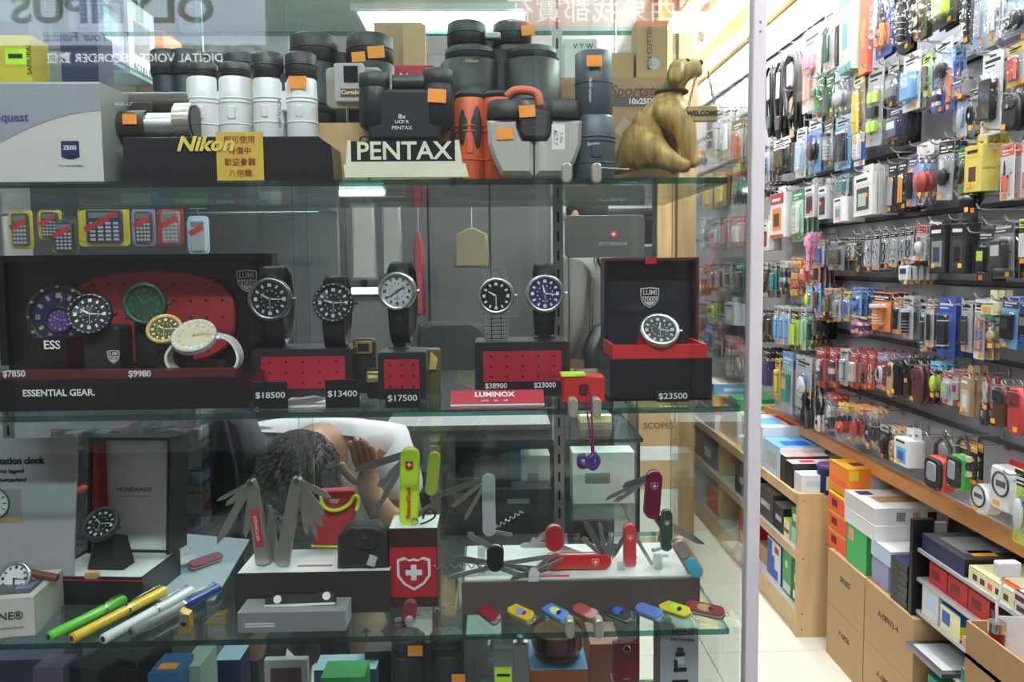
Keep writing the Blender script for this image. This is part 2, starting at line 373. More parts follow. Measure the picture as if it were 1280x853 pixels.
def shell_mb(w, h, d, zc, rad=.01):
    m = MB(); e = min(w, h)*.12
    def rr(w_, h_): 
        pts = []
        r = min(rad, w_/2.2, h_/2.2)
        for cx, cz, a0 in ((w_/2-r, h_/2-r, 0), (-w_/2+r, h_/2-r, 90), (-w_/2+r, -h_/2+r, 180), (w_/2-r, -h_/2+r, 270)):
            for i in range(3): a = R(a0+45*i); pts.append((cx+r*math.cos(a), cz+r*math.sin(a)+zc))
        return pts
    a = rr(w, h); b = rr(w-e, h-e); n = len(a)
    v = [(x, -.0006, z) for x, z in a] + [(x, -d*.8, z) for x, z in b] + [(x, -d, z) for x, z in rr(w-e*1.6, h-e*1.6)]
    f = [((i+1) % n + n*k, i+n*k, i+n*(k+1), (i+1) % n + n*(k+1)) for k in range(2) for i in range(n)] + [tuple(range(2*n, 3*n))]
    m.add(v, f, CLEAR, [True]*(2*n)+[False]); return m
def item_mb(kind, w, h, d, zc, c1, c2):
    """the product inside a pack, centred at zc"""
    m = MB(); y = -d/2
    if kind == 'tool':        # pliers or cutters
        for q in (-1, 1):
            m.tube([(q*w*.02, y, zc+h*.45), (q*w*.14, y, zc+h*.3), (0, y, zc+h*.12), (-q*w*.22, y, zc-h*.15), (-q*w*.16, y, zc-h*.45)], [w*.05, w*.09, w*.1, w*.09, w*.08], c1, 6)
            m.tube([(-q*w*.15, y, zc-.02*h), (-q*w*.25, y, zc-h*.2), (-q*w*.17, y, zc-h*.47)], w*.11, c2, 6)
    elif kind == 'knife':
        m.prism([(-w*.12, zc-h*.45), (w*.12, zc-h*.45), (w*.14, zc), (w*.1, zc+.02*h), (-w*.12, zc+.02*h)], y-.005, y+.005, c1, .002)
        m.prism([(-w*.08, zc), (w*.1, zc), (w*.1, zc+h*.3), (-w*.02, zc+h*.46)], y-.001, y+.001, c2, .0004)
    elif kind == 'torch':
        m.cyl((0, y, zc-h*.46), (0, y, zc+h*.22), w*.2, c1, n=10); m.cyl((0, y, zc+h*.22), (0, y, zc+h*.34), w*.2, c1, w*.3, n=10)
        m.cyl((0, y, zc+h*.34), (0, y, zc+h*.46), w*.31, c2, n=10)
        for k in range(4): m.ring((0, y, zc-h*(.36-.12*k)), w*.205, w*.018, c2, 'Z', 10, 4)
    elif kind == 'phone':     # remote, thermometer or phone-like device with a screen and keys
        m.rbox(-w*.3, w*.3, -d*.85, -.001, zc-h*.45, zc+h*.45, c1, w*.1, .002)
        m.box(-w*.22, w*.22, -d*.85-.0006, -d*.85, zc+h*.08, zc+h*.36, c2)
        for a in (-1, 0, 1):
            for b in range(3): m.box(a*w*.14-w*.04, a*w*.14+w*.04, -d*.85-.001, -d*.85, zc-h*(.36-.12*b)-h*.03, zc-h*(.36-.12*b)+h*.03, M('lgrey'))
    elif kind == 'bar':       # pens, thin rods
        for a in (-1, 0, 1): m.cyl((a*w*.22, y, zc-h*.46), (a*w*.22, y, zc+h*.4), w*.08, c1, n=8); m.cyl((a*w*.22, y, zc+h*.4), (a*w*.22, y, zc+h*.47), w*.08, c2, w*.03, n=8)
    elif kind == 'rod':
        m.cyl((0, y, zc-h*.47), (0, y, zc+h*.47), min(w*.3, d*.5), c1, n=10); m.cyl((0, y, zc+h*.3), (0, y, zc+h*.34), min(w*.3, d*.5)*1.08, c2, n=10); m.cyl((0, y, zc-h*.4), (0, y, zc-h*.36), min(w*.3, d*.5)*1.08, c2, n=10)
    elif kind == 'ball':
        m.sph((0, y, zc-h*.05), (w*.4, d*.5, min(h*.3, w*.45)), c1, 10, 7); m.cyl((0, y, zc+h*.15), (0, y, zc+h*.42), w*.12, c2, n=8)
        m.ring((0, y-.002, zc-h*.05), w*.3, w*.05, c2, 'Y', 14, 5)
    elif kind == 'coil':      # cable, cord
        for k in range(3): m.tube([(w*.3*math.cos(t*.52)*(1-.1*k), y-.003*k, zc+h*.36*math.sin(t*.52)*(1-.08*k)) for t in range(12)], w*.05, c1, 5, True)
        m.rbox(-w*.14, w*.14, y-.006, y+.004, zc-h*.08, zc+h*.08, c2, .003)
    elif kind == 'hook':      # carabiner: S-shaped double ring
        for a, s_ in ((.2, 1), (-.22, -1)):
            m.tube([(w*.26*math.cos(t*.63)*s_, y, zc+h*a+h*.2*math.sin(t*.63)) for t in range(10)], w*.055, c1, 6, True)
        m.tube([(-w*.2, y, zc+h*.1), (w*.2, y, zc-h*.1)], w*.05, c2, 6)
    elif kind == 'box':
        m.rbox(-w*.36, w*.36, -d*.9, -.001, zc-h*.4, zc+h*.4, c1, w*.05, .002); m.box(-w*.25, w*.25, -d*.9-.0006, -d*.9, zc-h*.05, zc+h*.26, c2)
    elif kind == 'mouse':
        m.sph((0, y, zc), (w*.32, d*.5, h*.36), c1, 12, 8); m.tube([(0, y, zc+h*.34), (w*.2, y, zc+h*.44), (w*.34, y, zc+.2*h)], w*.03, c2, 5)
    elif kind == 'plates':
        for a in (-1, 1):
            for b in (-1, 0, 1): m.rbox(a*w*.2-w*.15, a*w*.2+w*.15, -d*.6, -.001, zc+b*h*.3-h*.11, zc+b*h*.3+h*.11, c1 if (a+b) % 2 else c2, w*.03, .001)
    elif kind == 'brush':
        m.prism([(-w*.1, zc-h*.48), (w*.1, zc-h*.48), (w*.08, zc-.05*h), (w*.3, zc+h*.12), (w*.32, zc+h*.4), (w*.1, zc+h*.48), (-w*.1, zc+h*.48), (-w*.32, zc+h*.4), (-w*.3, zc+h*.12), (-w*.08, zc-.05*h)], y-.006, y+.004, c1, .002)
        m.prism([(w*.2, zc+h*.14), (w*.24, zc+h*.38), (-w*.24, zc+h*.38), (-w*.2, zc+h*.14)][::-1][::-1], y-.014, y-.006, c2, .002)
    return m
PROTO = {}
def pack(style, w, h, c, item, n, label, cat, name=None, group=None, cnt=1):
    """one prototype at the world origin; style: b blister, x carton, s strap, g bare leather/pouch, p poly bag, m mug-like lantern"""
    def soft(x):
        r = PAL[x] if isinstance(x, str) else x; l = sum(r)/3; k = .16 if max(r)-min(r) > .08 else 0.; b = .6*max(l, .10)+.12
        return tuple(round(v*(1-k)+b*k, 3) for v in r)
    cc = [M(soft(x)) for x in c]
    nm = name or dict(b='blister_pack', x='hanging_box', s='strap', g='leather_pouch', p='poly_bag', t='tool')[style]
    t = thing(nm, label, cat, group=group)
    d = min(.032, max(.012, w*.32), .085/max(cnt, 1))
    if style == 'b':
        card_mb(w, h, cc[0], cc[1], cc[0] if n % 2 else None, line=LETW if (PAL.get(c[0], (1,1,1))[1] < .5) else LET).build('card', t)
        zc = .012-h*.58; shell_mb(w*.84, h*.66, d, zc).build('blister', t); item_mb(item, w*.8, h*.6, d*.9, zc, cc[2], cc[3]).build('product', t)
    elif style == 'p':
        m = card_mb(w, h*.22, cc[0], cc[1], None, .7, line=LETW); m.build('header_card', t)
        m = MB(); zc = .012-h*.6; m.sph((0, -d*.4, zc), (w*.46, d*.5, h*.42), CLEAR, 10, 8); m.build('bag', t)
        item_mb(item, w*.8, h*.62, d*.9, zc, cc[2], cc[3]).build('product', t)
    elif style == 'x':
        m = MB(); z = .014; m.rbox(-w*.28, w*.28, 0, .001, -.012, z+.008, cc[1], .004); m.box(-.006, .006, -.0004, 0, -.002, .002, M('black')); m.build('hang_tab', t)
        m = MB(); m.rbox(-w/2, w/2, -d, .0, -h+.012, -.008, cc[1], .0015, .0006); e = -d-.0004
        m.box(-w*.49, w*.49, e, -d, -h*.26, -.0095, cc[0]); m.box(-w*.49, w*.49, e, -d, -h+.0135, -h*.88, cc[0])
        m.box(-w*.33, w*.33, e, -d, -h*.80, -h*.34, cc[2]); m.box(-w*.25, w*.18, e*1.002, e, -h*.72, -h*.45, cc[3])
        m.box(-w*.36, w*.25, e-.0002, e, -h*.20, -h*.14, LETW if PAL.get(c[0], (1,1,1))[1] < .5 else LET); m.build('carton', t)
    elif style == 's':
        m = MB()
        for k in (-1, 1): m.tube([(k*w*.12, 0, .008), (k*w*.36, -.006, -h*.08), (k*w*.42, -.006, -h*.35), (k*w*.30, -.003, -h*.72), (k*w*.05, 0, -h+.01)], w*.07, cc[2], 6)
        m.build('loop', t); MB().rbox(-w*.22, w*.22, -.010, .004, -h*.86, -h*.68, cc[3], .003).build('buckle', t)
        MB().rbox(-w*.18, w*.18, -.011, -.009, -h*.45, -h*.12, cc[0], .004).build('paper_tag', t)
    elif style == 'g':
        m = MB(); m.prism([(-w*.3, -h*.0), (-w*.46, -h*.2), (-w*.42, -h*.8), (-w*.22, -h+.01), (w*.18, -h+.01), (w*.44, -h*.8), (w*.48, -h*.2), (w*.3, 0)], -d*.9, .0, cc[2], .006, True); m.build('body', t)
        MB().rbox(-w*.36, w*.36, -d*.9-.003, -d*.8, -h*.36, -.01, cc[3], .008, .001).build('flap', t)
        MB().cyl((0, -d*.9-.005, -h*.29), (0, -d*.9-.002, -h*.29), .005, CHROME, n=10).build('snap', t)
        MB().ring((0, -.002, .004), .009, .0016, CHROME, 'Y', 12, 4).build('hanging_ring', t)
    elif style == 't':
        item_mb(item, w, h, d, .012-h/2, cc[2], cc[3]).build('body', t); MB().rbox(-w*.2, w*.2, -.001, .001, -h*.2, .012, cc[0], .002).build('hang_tag', t)
    if style != 's' and n != 99:
        sx = w*(.22 if n % 2 else -.2); sz = -h*(.78 if n % 3 else .5)
        yy = -d-.0012 if style in 'xb' else (-d*.98-.002 if style == 'g' else -d*.9)
        if style == 'b': yy = -.0012; sz = .012-h*.93; 
        MB().box(sx-.008, sx+.008, yy-.0006, yy, sz-.006, sz+.006, STICK if n % 3 else STICKO).build('price_sticker', t)
    return t
ROWN = ['top', 'second', 'third', 'fourth', 'fifth', 'sixth', 'seventh', 'lowest']
XH = 1.235       # plane where the front pack of a hook hangs
def hang(style, xl, xr_, yt, yb, n, cols, item, what, cat, name=None, extra='', z=None):
    """hang n alike packs on one hook; the pixel box is that of the front one"""
    a = PX(xl, (yt+yb)/2, XH); b = PX(xr_, (yt+yb)/2, XH); w = abs(a.y-b.y); xc = (xl+xr_)/2
    if w > .05 and xl > 935: w *= .82
    w = min(w, .19 if style != 'p' else .11)
    tp = PX(xc, yt, XH); bt = PX(xc, yb, XH); h = tp.z-bt.z; yc = (a.y+b.y)/2
    hang.k += 1; k = hang.k
    t = pack(style, w, h, cols, item, k, what, cat, name, what if n > 1 else None, n)
    if n > 1: t['label'] = what + ', front one'
    t.location = (XH, yc, tp.z-.012); t.rotation_euler = (0, R(wig(k, 2.5)), R(-90 + wig(k, 3)))
    gap = (XP - XH - .012) / max(n, 5) if n < 6 else .09/n
    for i in range(1, n):
        c = dup(t, (XH+gap*i, yc+wig(k*7+i, .003), tp.z-.012), None, what + ', %s one back' % ['', 'second', 'third', 'fourth', 'fifth'][i]); c.rotation_euler = (0, R(wig(k*3+i, 3)), R(-90 + wig(k*5+i, 4)))
    key = 'hook'
    o = bpy.data.objects.new('hook', HOOKM); COL.objects.link(o); o.parent = pegwall; o.location = (0, yc, tp.z-.010)
    return t
hang.k = 0
HOOKM = MB().tube([(XP-.004, 0, .0), (XH-.03, 0, .0), (XH-.042, 0, .004), (XH-.048, 0, .014)], .0022, M('silver', .25, .9), 6).tube([(XP-.004, 0, .012), (XP-.004, 0, -.014)], .004, M('silver', .25, .9), 6).mesh('hook')
H = hang
# top rows
H('s',956,969,82,170,3,('lgrey','black','black','dgreen'),None,'long black leather strap beside the white post, first on the strap hooks','strap')
H('s',969,982,76,172,3,('offwhite','black','dark','char'),None,'long dark strap with paper tag, second from the white post','strap')
H('s',978,1002,66,148,3,('white','white','char','grey'),None,'thick grey looped strap with a white oval tag, in front of the black straps','strap')
H('s',985,1000,110,178,4,('gold','black','black','gold'),None,'black cord with a gold clasp hanging under the grey looped straps','strap')
H('b',1002,1028,35,138,2,('white','white','rose','pink'),'brush','white pack with a long pink-handled brush, top row','brush pack')
H('b',1030,1044,10,88,2,('white','white','dgreen','black'),'bar','clear-topped pack of dark green handled tools at the top left','tool pack')
H('b',1044,1058,0,95,3,('white','pale','black','pale'),'bar','white and black handled tool pack on the small black tray','tool pack')
H('x',1058,1078,-30,90,2,('teal','mint','pale','teal'),None,'pale turquoise card with a forked cord picture, top row','card box')
H('x',1080,1093,-40,92,1,('orange','coral','coral','orange'),None,'tall narrow orange-red box between turquoise card and blue pack','box')
H('b',1094,1118,-25,70,2,('blue','blue','char','orange'),'tool','royal blue pack with orange and grey tool, top row','tool pack')
H('b',1120,1141,-40,66,2,('black','dark','black','silver'),'torch','big black torch with a silver ring, top row','torch pack')
H('b',1141,1160,-10,48,2,('brown','olive','brown','yellow'),'coil','brown and olive card pack right of the big black torch','cable pack')
H('b',1162,1200,-45,32,3,('black','char','neon','black'),'phone','black card pack with a lime green device, top row','gadget pack')
H('b',1202,1218,-25,54,2,('dark','black','black','maroon'),'rod','two black tubes in a dark pack, top row','tube pack')
H('b',1219,1233,-25,58,1,('sky','pale','lgrey','blue'),'bar','pale blue card with yellow sticker, top row','card pack')
H('b',1235,1250,-40,52,2,('white','lgrey','white','red'),'bar','grey pack with a white cap and a red stick, top row','stick pack')
H('b',1253,1295,-20,52,2,('maroon','sky','black','lgrey'),'ball','dark red and blue pack with a round black speaker at the right edge','speaker pack')
# second rows
H('b',1016,1032,94,148,3,('green','olive','green','dgreen'),'brush','moss green pack under the pink brush','pack')
H('b',1032,1043,92,148,2,('dgreen','green','dgreen','black'),'bar','dark green narrow pack left of the pale cone bag','pack')
H('p',1043,1064,86,145,2,('pale','pale','lgrey','white'),'ball','pale blue cone-shaped bag, second row','bag')
H('b',1064,1083,85,180,2,('paleyellow','tan','yellow','lav'),'bar','cream and tan pack with long rulers','ruler pack')
H('b',1084,1106,82,182,3,('lgrey','lgrey','black','neon'),'plates','clear pack with a green label over three black knobs','knob pack')
H('b',995,1009,160,222,3,('white','pale','pale','white'),'rod','icy pale blue tube pack behind the others','tube pack')
H('b',1010,1028,147,216,2,('white','sky','black','blue'),'ball','white and sky blue pack with a black round head and wire','gadget pack')
H('b',1029,1042,150,208,2,('olive','lgrey','lgrey','char'),'torch','clear and grey pack between the two sky blue packs','gadget pack')
H('b',1043,1066,144,212,3,('pale','sky','dark','white'),'bar','sky blue pack with a thin black antenna','antenna pack')
H('b',1067,1083,150,208,1,('white','blue','white','yellow'),'phone','white and blue card just right of the antenna pack','card pack')
H('b',1108,1126,78,132,3,('lgrey','char','grey','lgrey'),'box','smoke grey pack hanging under the torch','gadget pack')
H('b',1127,1153,66,138,3,('white','white','sky','pale'),'box','white blister pack with a sharp pale blue triangle base','gadget pack')
H('b',1108,1137,132,180,3,('dark','black','navy','white'),'box','black adapter pack with a white label strip','adapter pack')
H('b',1153,1165,68,120,2,('neon','mint','olive','black'),'rod','light green pack left of the battery card','pack')
H('b',1166,1194,50,112,3,('white','pale','black','silver'),'ball','icy pack with a round black lens, third row','lens pack')
H('b',1164,1182,100,140,2,('blue','blue','black','white'),'plates','royal blue card of button batteries with orange sticker','battery pack')
H('b',1183,1194,62,138,2,('sky','blue','orange','blue'),'bar','slim bright blue pack with an orange foot','pack')
H('x',1196,1215,92,122,2,('brown','grey','blue','orange'),None,'small brown picture box under the black tubes','picture box')
H('b',1196,1209,116,172,2,('pale','pale','pale','lgrey'),'mouse','pale blue rounded pack above the yellow sticker','pack')
H('p',1209,1224,112,166,2,('black','white','black','white'),'coil','black and white cable bag left of the long white card','cable bag')
H('b',1225,1256,64,168,2,('white','white','black','navy'),'box','long white card with a black camera and a blue band','camera card')
H('b',1256,1282,55,108,3,('yellow','lgrey','coral','silver'),'bar','pack of copper-topped batteries at the right edge','battery pack')
H('g',1257,1284,112,162,2,('black','black','black','dark'),None,'black pouch below the batteries at the right edge','pouch')
# row of y 170..270
H('b',953,963,180,228,4,('lgrey','pale','char','white'),'coil','grey cable pack next to the white post, under the straps','cable pack')
H('b',965,991,172,216,3,('white','black','black','silver'),'bar','white-topped card with a row of black pens','pen pack')
H('p',955,968,228,250,5,('black','black','black','char'),'coil','small black cable bundle next to the white post','cable bag')
H('x',967,988,236,297,4,('red','white','orange','brown'),None,'white box with a red top and a figure picture','box')
H('b',988,1006,236,302,4,('green','mint','white','mint'),'phone','mint green clear pack beside the red-topped box','pack')
H('x',957,969,272,313,3,('white','offwhite','brown','red'),None,'cream box with a brown window beside the white post','box')
H('x',1011,1026,226,272,4,('white','lgrey','maroon','dark'),None,'grey box with a maroon window','box')
H('x',1029,1041,226,274,4,('white','lgrey','dark','maroon'),None,'grey box with a narrow dark window, right of the maroon one','box')
H('x',1047,1063,240,278,4,('white','white','lgrey','grey'),None,'white box with a small grey handset picture','box')
H('b',1048,1062,218,244,3,('teal','lgrey','teal','grey'),'box','teal-grey pack above the white handset box','pack')
H('x',1070,1100,210,270,5,('white','offwhite','char',(.45,.62,.4)),None,'large white box with a green-screened handset picture','handset box')
H('b',1110,1122,202,266,5,('black','dark','lgrey','amber'),'bar','tall black card with grey pen and orange print','pen pack')
H('b',1123,1133,200,262,4,('dark','black','amber','white'),'bar','slim black card with white triangle, second of the black cards','pen pack')
H('b',1134,1148,194,258,4,('purple','lav','black','orange'),'bar','purple-headed black card with orange print','pen pack')
H('p',1142,1170,178,256,3,('white','white','red','sky'),'ball','bag of red and blue toys with a white header','toy bag')
H('b',1172,1194,176,250,3,('black','lgrey','black','white'),'ball','grey pack with a white round bud and black header','headset pack')
H('b',1194,1214,184,242,3,('green','olive','black','brown'),'coil','green and brown headphone pack','headphone pack')
H('x',1214,1240,172,240,4,('yellow',(.75,.62,.08),'yellow','maroon'),None,'yellow box with a dark fruit picture','box')
H('t',1197,1235,240,262,2,('white','black','black','dark'),'mouse','flat black mouse-like pouch hanging under the yellow box','pouch','pouch')
H('b',1248,1270,180,250,3,('coral','white','coral','dark'),'knife','white-framed red pack with a dark tool','tool pack')
H('b',1274,1298,174,246,2,('rose','white','coral','rose'),'knife','second white-framed red pack, cut by the right edge','tool pack')
# row of y 280..350
H('t',1009,1019,290,340,3,('pink','pink','pink','pink'),'brush','bright pink comb hanging alone by its ring','comb','comb')
H('b',1022,1031,300,334,3,('grey','lgrey','blue','navy'),'rod','grey card with a thick royal blue pen','pen pack')
H('b',1033,1058,298,338,5,('dark','grey','char','olive'),'box','grey belt-clip card lettered in white','clip pack',)
H('b',1058,1069,298,325,4,('black','offwhite','char','gold'),'hook','cream and black key clip card','clip pack')
H('b',1070,1078,304,340,3,('black','dark','brown','yellow'),'hook','dark brown clip card left of the carabiners','clip pack')
for i, (x0, x1, cc_) in enumerate(((1079,1089,'silver'),(1090,1100,'lgrey'),(1101,1112,'black'),(1113,1122,'silver'),(1123,1131,'grey'),(1132,1142,'black'))):
    H('b',x0,x1,289-i*1,340-i*2,5,('black','lgrey',cc_,'char'),'hook','grey carabiner card with black header, %s from the left in the carabiner row' % ['first','second','third','fourth','fifth','sixth'][i],'carabiner pack')
H('p',1122,1147,320,356,5,('white','orange','white','navy'),'box','white, orange and navy stack of small bags under the carabiners','bag')
H('b',1144,1159,282,326,3,('red','lgrey','white','red'),'ball','pack with a white ball on a red card','ball pack')
H('b',1160,1174,276,332,2,('white','white','green','white'),'rod','white pack with a bright green stick','pack')
H('x',1170,1194,272,342,2,('black','dark','grey','navy'),None,'large black lantern box, left one of the pair','lantern box')
H('x',1196,1219,270,342,2,('black','dark','char','black'),None,'large black lantern box, right one of the pair','lantern box')
H('b',1221,1243,286,352,3,('dark','char','black','neon'),'box','dark pack with a yellow strip left of the phone mount pack','mount pack')
t = H('b',1237,1271,276,348,3,('char','grey','dark','silver'),'box','big grey phone mount pack lettered in white at the right edge','mount pack')
text('STEELIE', 'lettering', t, .013, (-.004, -.0022, -.004), LETW)
H('b',1273,1290,272,330,3,('neon','black','white','dark'),'bar','black pack with a yellow strip, cut by the right edge','mount pack')
# left part of the rails below
H('b',951,961,327,372,4,('offwhite','brown','brown','char'),'knife','brown slim pack beside the white post, rail below the boxes','pack')
H('b',962,972,330,368,4,('lgrey','teal','teal','dgreen'),'rod','teal slim pack second from the white post','pack')
H('p',974,986,326,366,4,('white','white','lgrey','navy'),'plates','clear bag of small silver parts above a navy foot','parts bag')
H('p',988,1002,322,378,5,('yellow','orange','coral','amber'),'plates','orange and red toy bag in a zigzag','toy bag')
H('b',1002,1013,322,356,4,('red','red','coral','white'),'box','scarlet pack beside the orange toy bags','pack')
H('b',1014,1026,324,356,4,('maroon','rose','brown','rose'),'box','rose brown pack left of the blue pen card','pack')
H('b',1006,1016,354,390,4,('sky','pale','neon','navy'),'mouse','pale blue pack with a lime oval','gadget pack')
H('b',1017,1027,354,390,3,('sky','sky','maroon','blue'),'rod','sky blue pack with a dark red stick','gadget pack')
H('p',1029,1040,360,396,4,('orange','lgrey','olive','grey'),'box','small grey bag with an orange sticker on top','parts bag')
H('b',1041,1052,366,402,4,('grey','lgrey','grey','lgrey'),'rod','plain grey tube pack','tube pack')
H('b',1053,1063,364,402,4,('yellow','lgrey','blue','sky'),'bar','grey pack with a yellow header and a blue stick','pack')
H('b',1064,1078,360,396,4,('blue','sky','blue','navy'),'ball','royal blue ball pack','ball pack')
H('p',1062,1086,394,421,4,('gold','dark','purple','pink'),'plates','dark purple charm bag with gold bits','charm bag')
H('b',1088,1116,366,414,4,('black','orange','orange','silver'),'torch','black-headed orange battery torch pack','torch pack')
H('b',1117,1126,372,418,3,('orange','lgrey','black','char'),'torch','slim black torch pack left of the black and silver torch','torch pack')
H('b',1127,1143,370,424,3,('lgrey','lgrey','black','silver'),'torch','clear pack with a black ringed torch','torch pack')
H('b',1150,1158,378,440,2,('lgrey','lgrey','char','silver'),'rod','long gunmetal torch in a narrow clear pack','torch pack')
H('b',1158,1167,374,434,2,('tan','offwhite','dark','char'),'bar','cream narrow card right of the gunmetal torch','pack')
H('b',1169,1197,372,446,2,('blue','blue','dark','silver'),'rod','royal blue pack with a long dark torch','torch pack')
H('b',1199,1217,376,440,3,('lgrey','lgrey','char','grey'),'rod','clear grey pack with a long dark torch','torch pack')
H('b',1218,1231,374,450,3,('white','lgrey','lav','rose'),'plates','white printed card with small pictures, right of the grey torch pack','card pack')
H('x',1232,1252,368,394,3,('green','paleyellow','yellow','lgrey'),None,'green and yellow header card over a clear bag','header card')
H('p',1234,1250,396,434,2,('lgrey','lgrey','gold','offwhite'),'ball','clear bag with a golden ball','ball bag')
H('b',1251,1275,371,436,3,('navy','sky','black','char'),'box','navy and sky blue pack with a black battery and orange sticker','battery pack')
H('b',1276,1292,372,430,2,('blue','navy','black','grey'),'box','navy pack cut by the right edge, below the mount packs','battery pack')
# row y 385..435 left
H('b',951,958,388,428,4,('dark','char','char','grey'),'rod','charcoal pack next to the white post, above the purple bags','pack')
H('b',959,966,388,424,4,('dark','brown','brown','char'),'rod','dark brown narrow pack left of the blue pens','pack')
for i, x in enumerate((967, 974, 981)):
    H('b',x,x+6.5,382+i,430+i,4,('white','pale','sky','blue'),'rod','pale blue pen pack, %s of the three pen hooks' % ['first','second','last'][i],'pen pack')
H('b',988,999,388,438,4,('black','neon','neon','olive'),'bar','lime green pen pack','pen pack')
H('b',1000,1008,384,438,4,('white','mint','mint','lgrey'),'bar','pale mint pen pack right of the lime one','pen pack')
H('b',1009,1018,392,430,4,('teal','dgreen','dgreen','black'),'rod','bottle green narrow pack','pack')
H('b',1018,1028,390,424,4,('coral','black','black','dark'),'rod','black narrow pack with a red tag on top','pack')
H('b',1026,1040,388,402,3,('lgrey','maroon','maroon','lgrey'),'box','small maroon pack below the grey bags','pack')
# row y 430..510
H('p',951,966,436,488,5,('black','black','purple','navy'),'bar','dark purple beaded bag beside the white post','charm bag')
H('b',968,976,448,500,4,('yellow','yellow','yellow','olive'),'rod','bright yellow tape measure pack','tape pack')
H('b',977,992,440,516,4,('sky','lgrey','teal','yellow'),'box','teal-grey pack with a yellow foot','tool pack')
H('b',994,1016,446,512,4,('lgrey','lgrey','white','blue'),'mouse','clear grey pack over a blue coil','tool pack')
for i, (x0, x1, it, a) in enumerate(((1019,1033,'tool','red header and silver pliers'),(1035,1048,'plates','small silver clasps'),(1062,1074,'box','a small brass lock'),(1075,1085,'knife','a slim dark knife'),(1086,1094,'hook','silver links'),(1096,1111,'coil','white header and a silver chain'))):
    H('b',x0,x1,434+i*1.3,484+i*.9,4,('red' if i < 5 else 'lav','red','silver' if i != 3 else 'char','gold' if i == 2 else 'char'),it,'red card pack with %s' % a,'hardware pack')
H('b',1049,1061,436,482,4,('lgrey','lgrey','lgrey','teal'),'rod','clear grey pack amid the red card packs','hardware pack')
H('g',1111,1120,448,496,3,('tan','brown','tan','brown'),None,'tan leather key case','key case','key_case')
H('g',1121,1131,446,496,4,('black','black','black','black'),None,'black leather key case, left of the pair','key case','key_case')
H('g',1132,1141,444,496,4,('black','black','dark','black'),None,'black leather key case, right of the pair','key case','key_case')
H('g',1142,1160,452,506,5,('maroon','maroon','maroon','maroon'),None,'maroon leather key case','key case','key_case')
H('p',1161,1177,452,498,3,('cyan','sky','neon','amber'),'mouse','cyan and lime sponge bag','bag')
H('b',1178,1191,464,506,4,('red','white','lgrey','neon'),'box','red and white striped sign card over lime','sign card')
H('b',1192,1204,462,508,3,('red','lgrey','lgrey','red'),'box','red and grey striped sign card over red','sign card')
H('x',1205,1220,462,520,3,('tan','kraft','lgrey','offwhite'),None,'tan envelope with a grey flat panel','envelope pack')
H('t',1226,1243,470,534,2,('red','lgrey','lgrey','char'),'tool','grey shears with a red collar and orange sticker','shears','shears')
H('g',1244,1266,476,534,3,('brown','brown','brown','dark'),None,'dark brown work glove pouch','pouch')
H('g',1262,1290,478,544,2,('dred','red','red','dred'),None,'big red bag at the right edge','bag','red_bag')
# lowest rail
H('t',1003,1019,488,536,2,('amber','black','black','char'),'tool','black handled pliers with an orange top','pliers','pliers')
H('t',1020,1031,496,540,2,('lgrey','black','black','silver'),'tool','black and silver pliers right of the orange-topped pair','pliers','pliers')
H('p',1032,1049,492,540,3,('red','red','silver','char'),'tool','red-headed bag of small pliers','tool bag')
H('p',1046,1062,504,552,3,('yellow','amber','red','navy'),'ball','bag with a round red and navy toy','toy bag')
H('p',1064,1080,506,556,3,('amber','orange','red','dark'),'mouse','amber-headed bag with a red and black buckle','buckle bag')
H('p',1082,1098,510,562,3,('amber','lgrey','char','lgrey'),'coil','amber-headed bag with a grey plug','plug bag')
H('b',1099,1112,530,574,3,('lgrey','dark','black','dark'),'mouse','black charger pack above the orange boxes','charger pack')
H('p',1114,1124,534,578,3,('amber','offwhite','gold','offwhite'),'coil','bag with a gold coil','cable bag')
t = H('x',1126,1150,540,582,2,('white','white','sky','blue'),None,'white and blue water-filter box','filter box')
def lantern(x0, x1, yt, yb, c, lab):
    a = PX(x0, (yt+yb)/2, 1.20); b = PX(x1, (yt+yb)/2, 1.20); w = abs(a.y-b.y); h = PX((x0+x1)/2, yt, 1.2).z - PX((x0+x1)/2, yb, 1.2).z
    t = thing('work_light', lab, 'lamp', (1.27, (a.y+b.y)/2, PX((x0+x1)/2, yb, 1.2).z), -90)
    m = MB(); m.rbox(-w*.42, w*.42, -.055, -.02, 0, h*.62, M(c), w*.2, .004); m.build('casing', t)
    m = MB(); m.rbox(-w*.38, w*.38, -.066, -.054, h*.03, h*.59, M('dark'), w*.18, .003); m.build('bezel', t)
    MB().rbox(-w*.22, w*.22, -.069, -.064, h*.18, h*.52, M('lgrey', .1), w*.1, .002).build('lens', t)
    MB().tube([(-w*.36, -.035, h*.58), (-w*.34, -.035, h*.8), (0, -.035, h*.98), (w*.34, -.035, h*.8), (w*.36, -.035, h*.58)], .006, M('char'), 8).build('carry_handle', t)
    shell_mb(w, h*1.02, .07, h*.5, .03).build('blister', t)
    o = bpy.data.objects.new('hook', HOOKM); COL.objects.link(o); o.parent = pegwall; o.location = (0, (a.y+b.y)/2, t.location.z + h*.97)
lantern(1150, 1176, 545, 614, 'coral', 'orange-edged work light in a rounded clear pack')
lantern(1178, 1198, 543, 612, (.05,.55,.06), 'green-edged work light in a rounded clear pack')
H('b',1197,1224,552,604,2,('amber','black','char','paleyellow'),'plates','black and yellow plug-guide pack behind the round timer','plug pack')
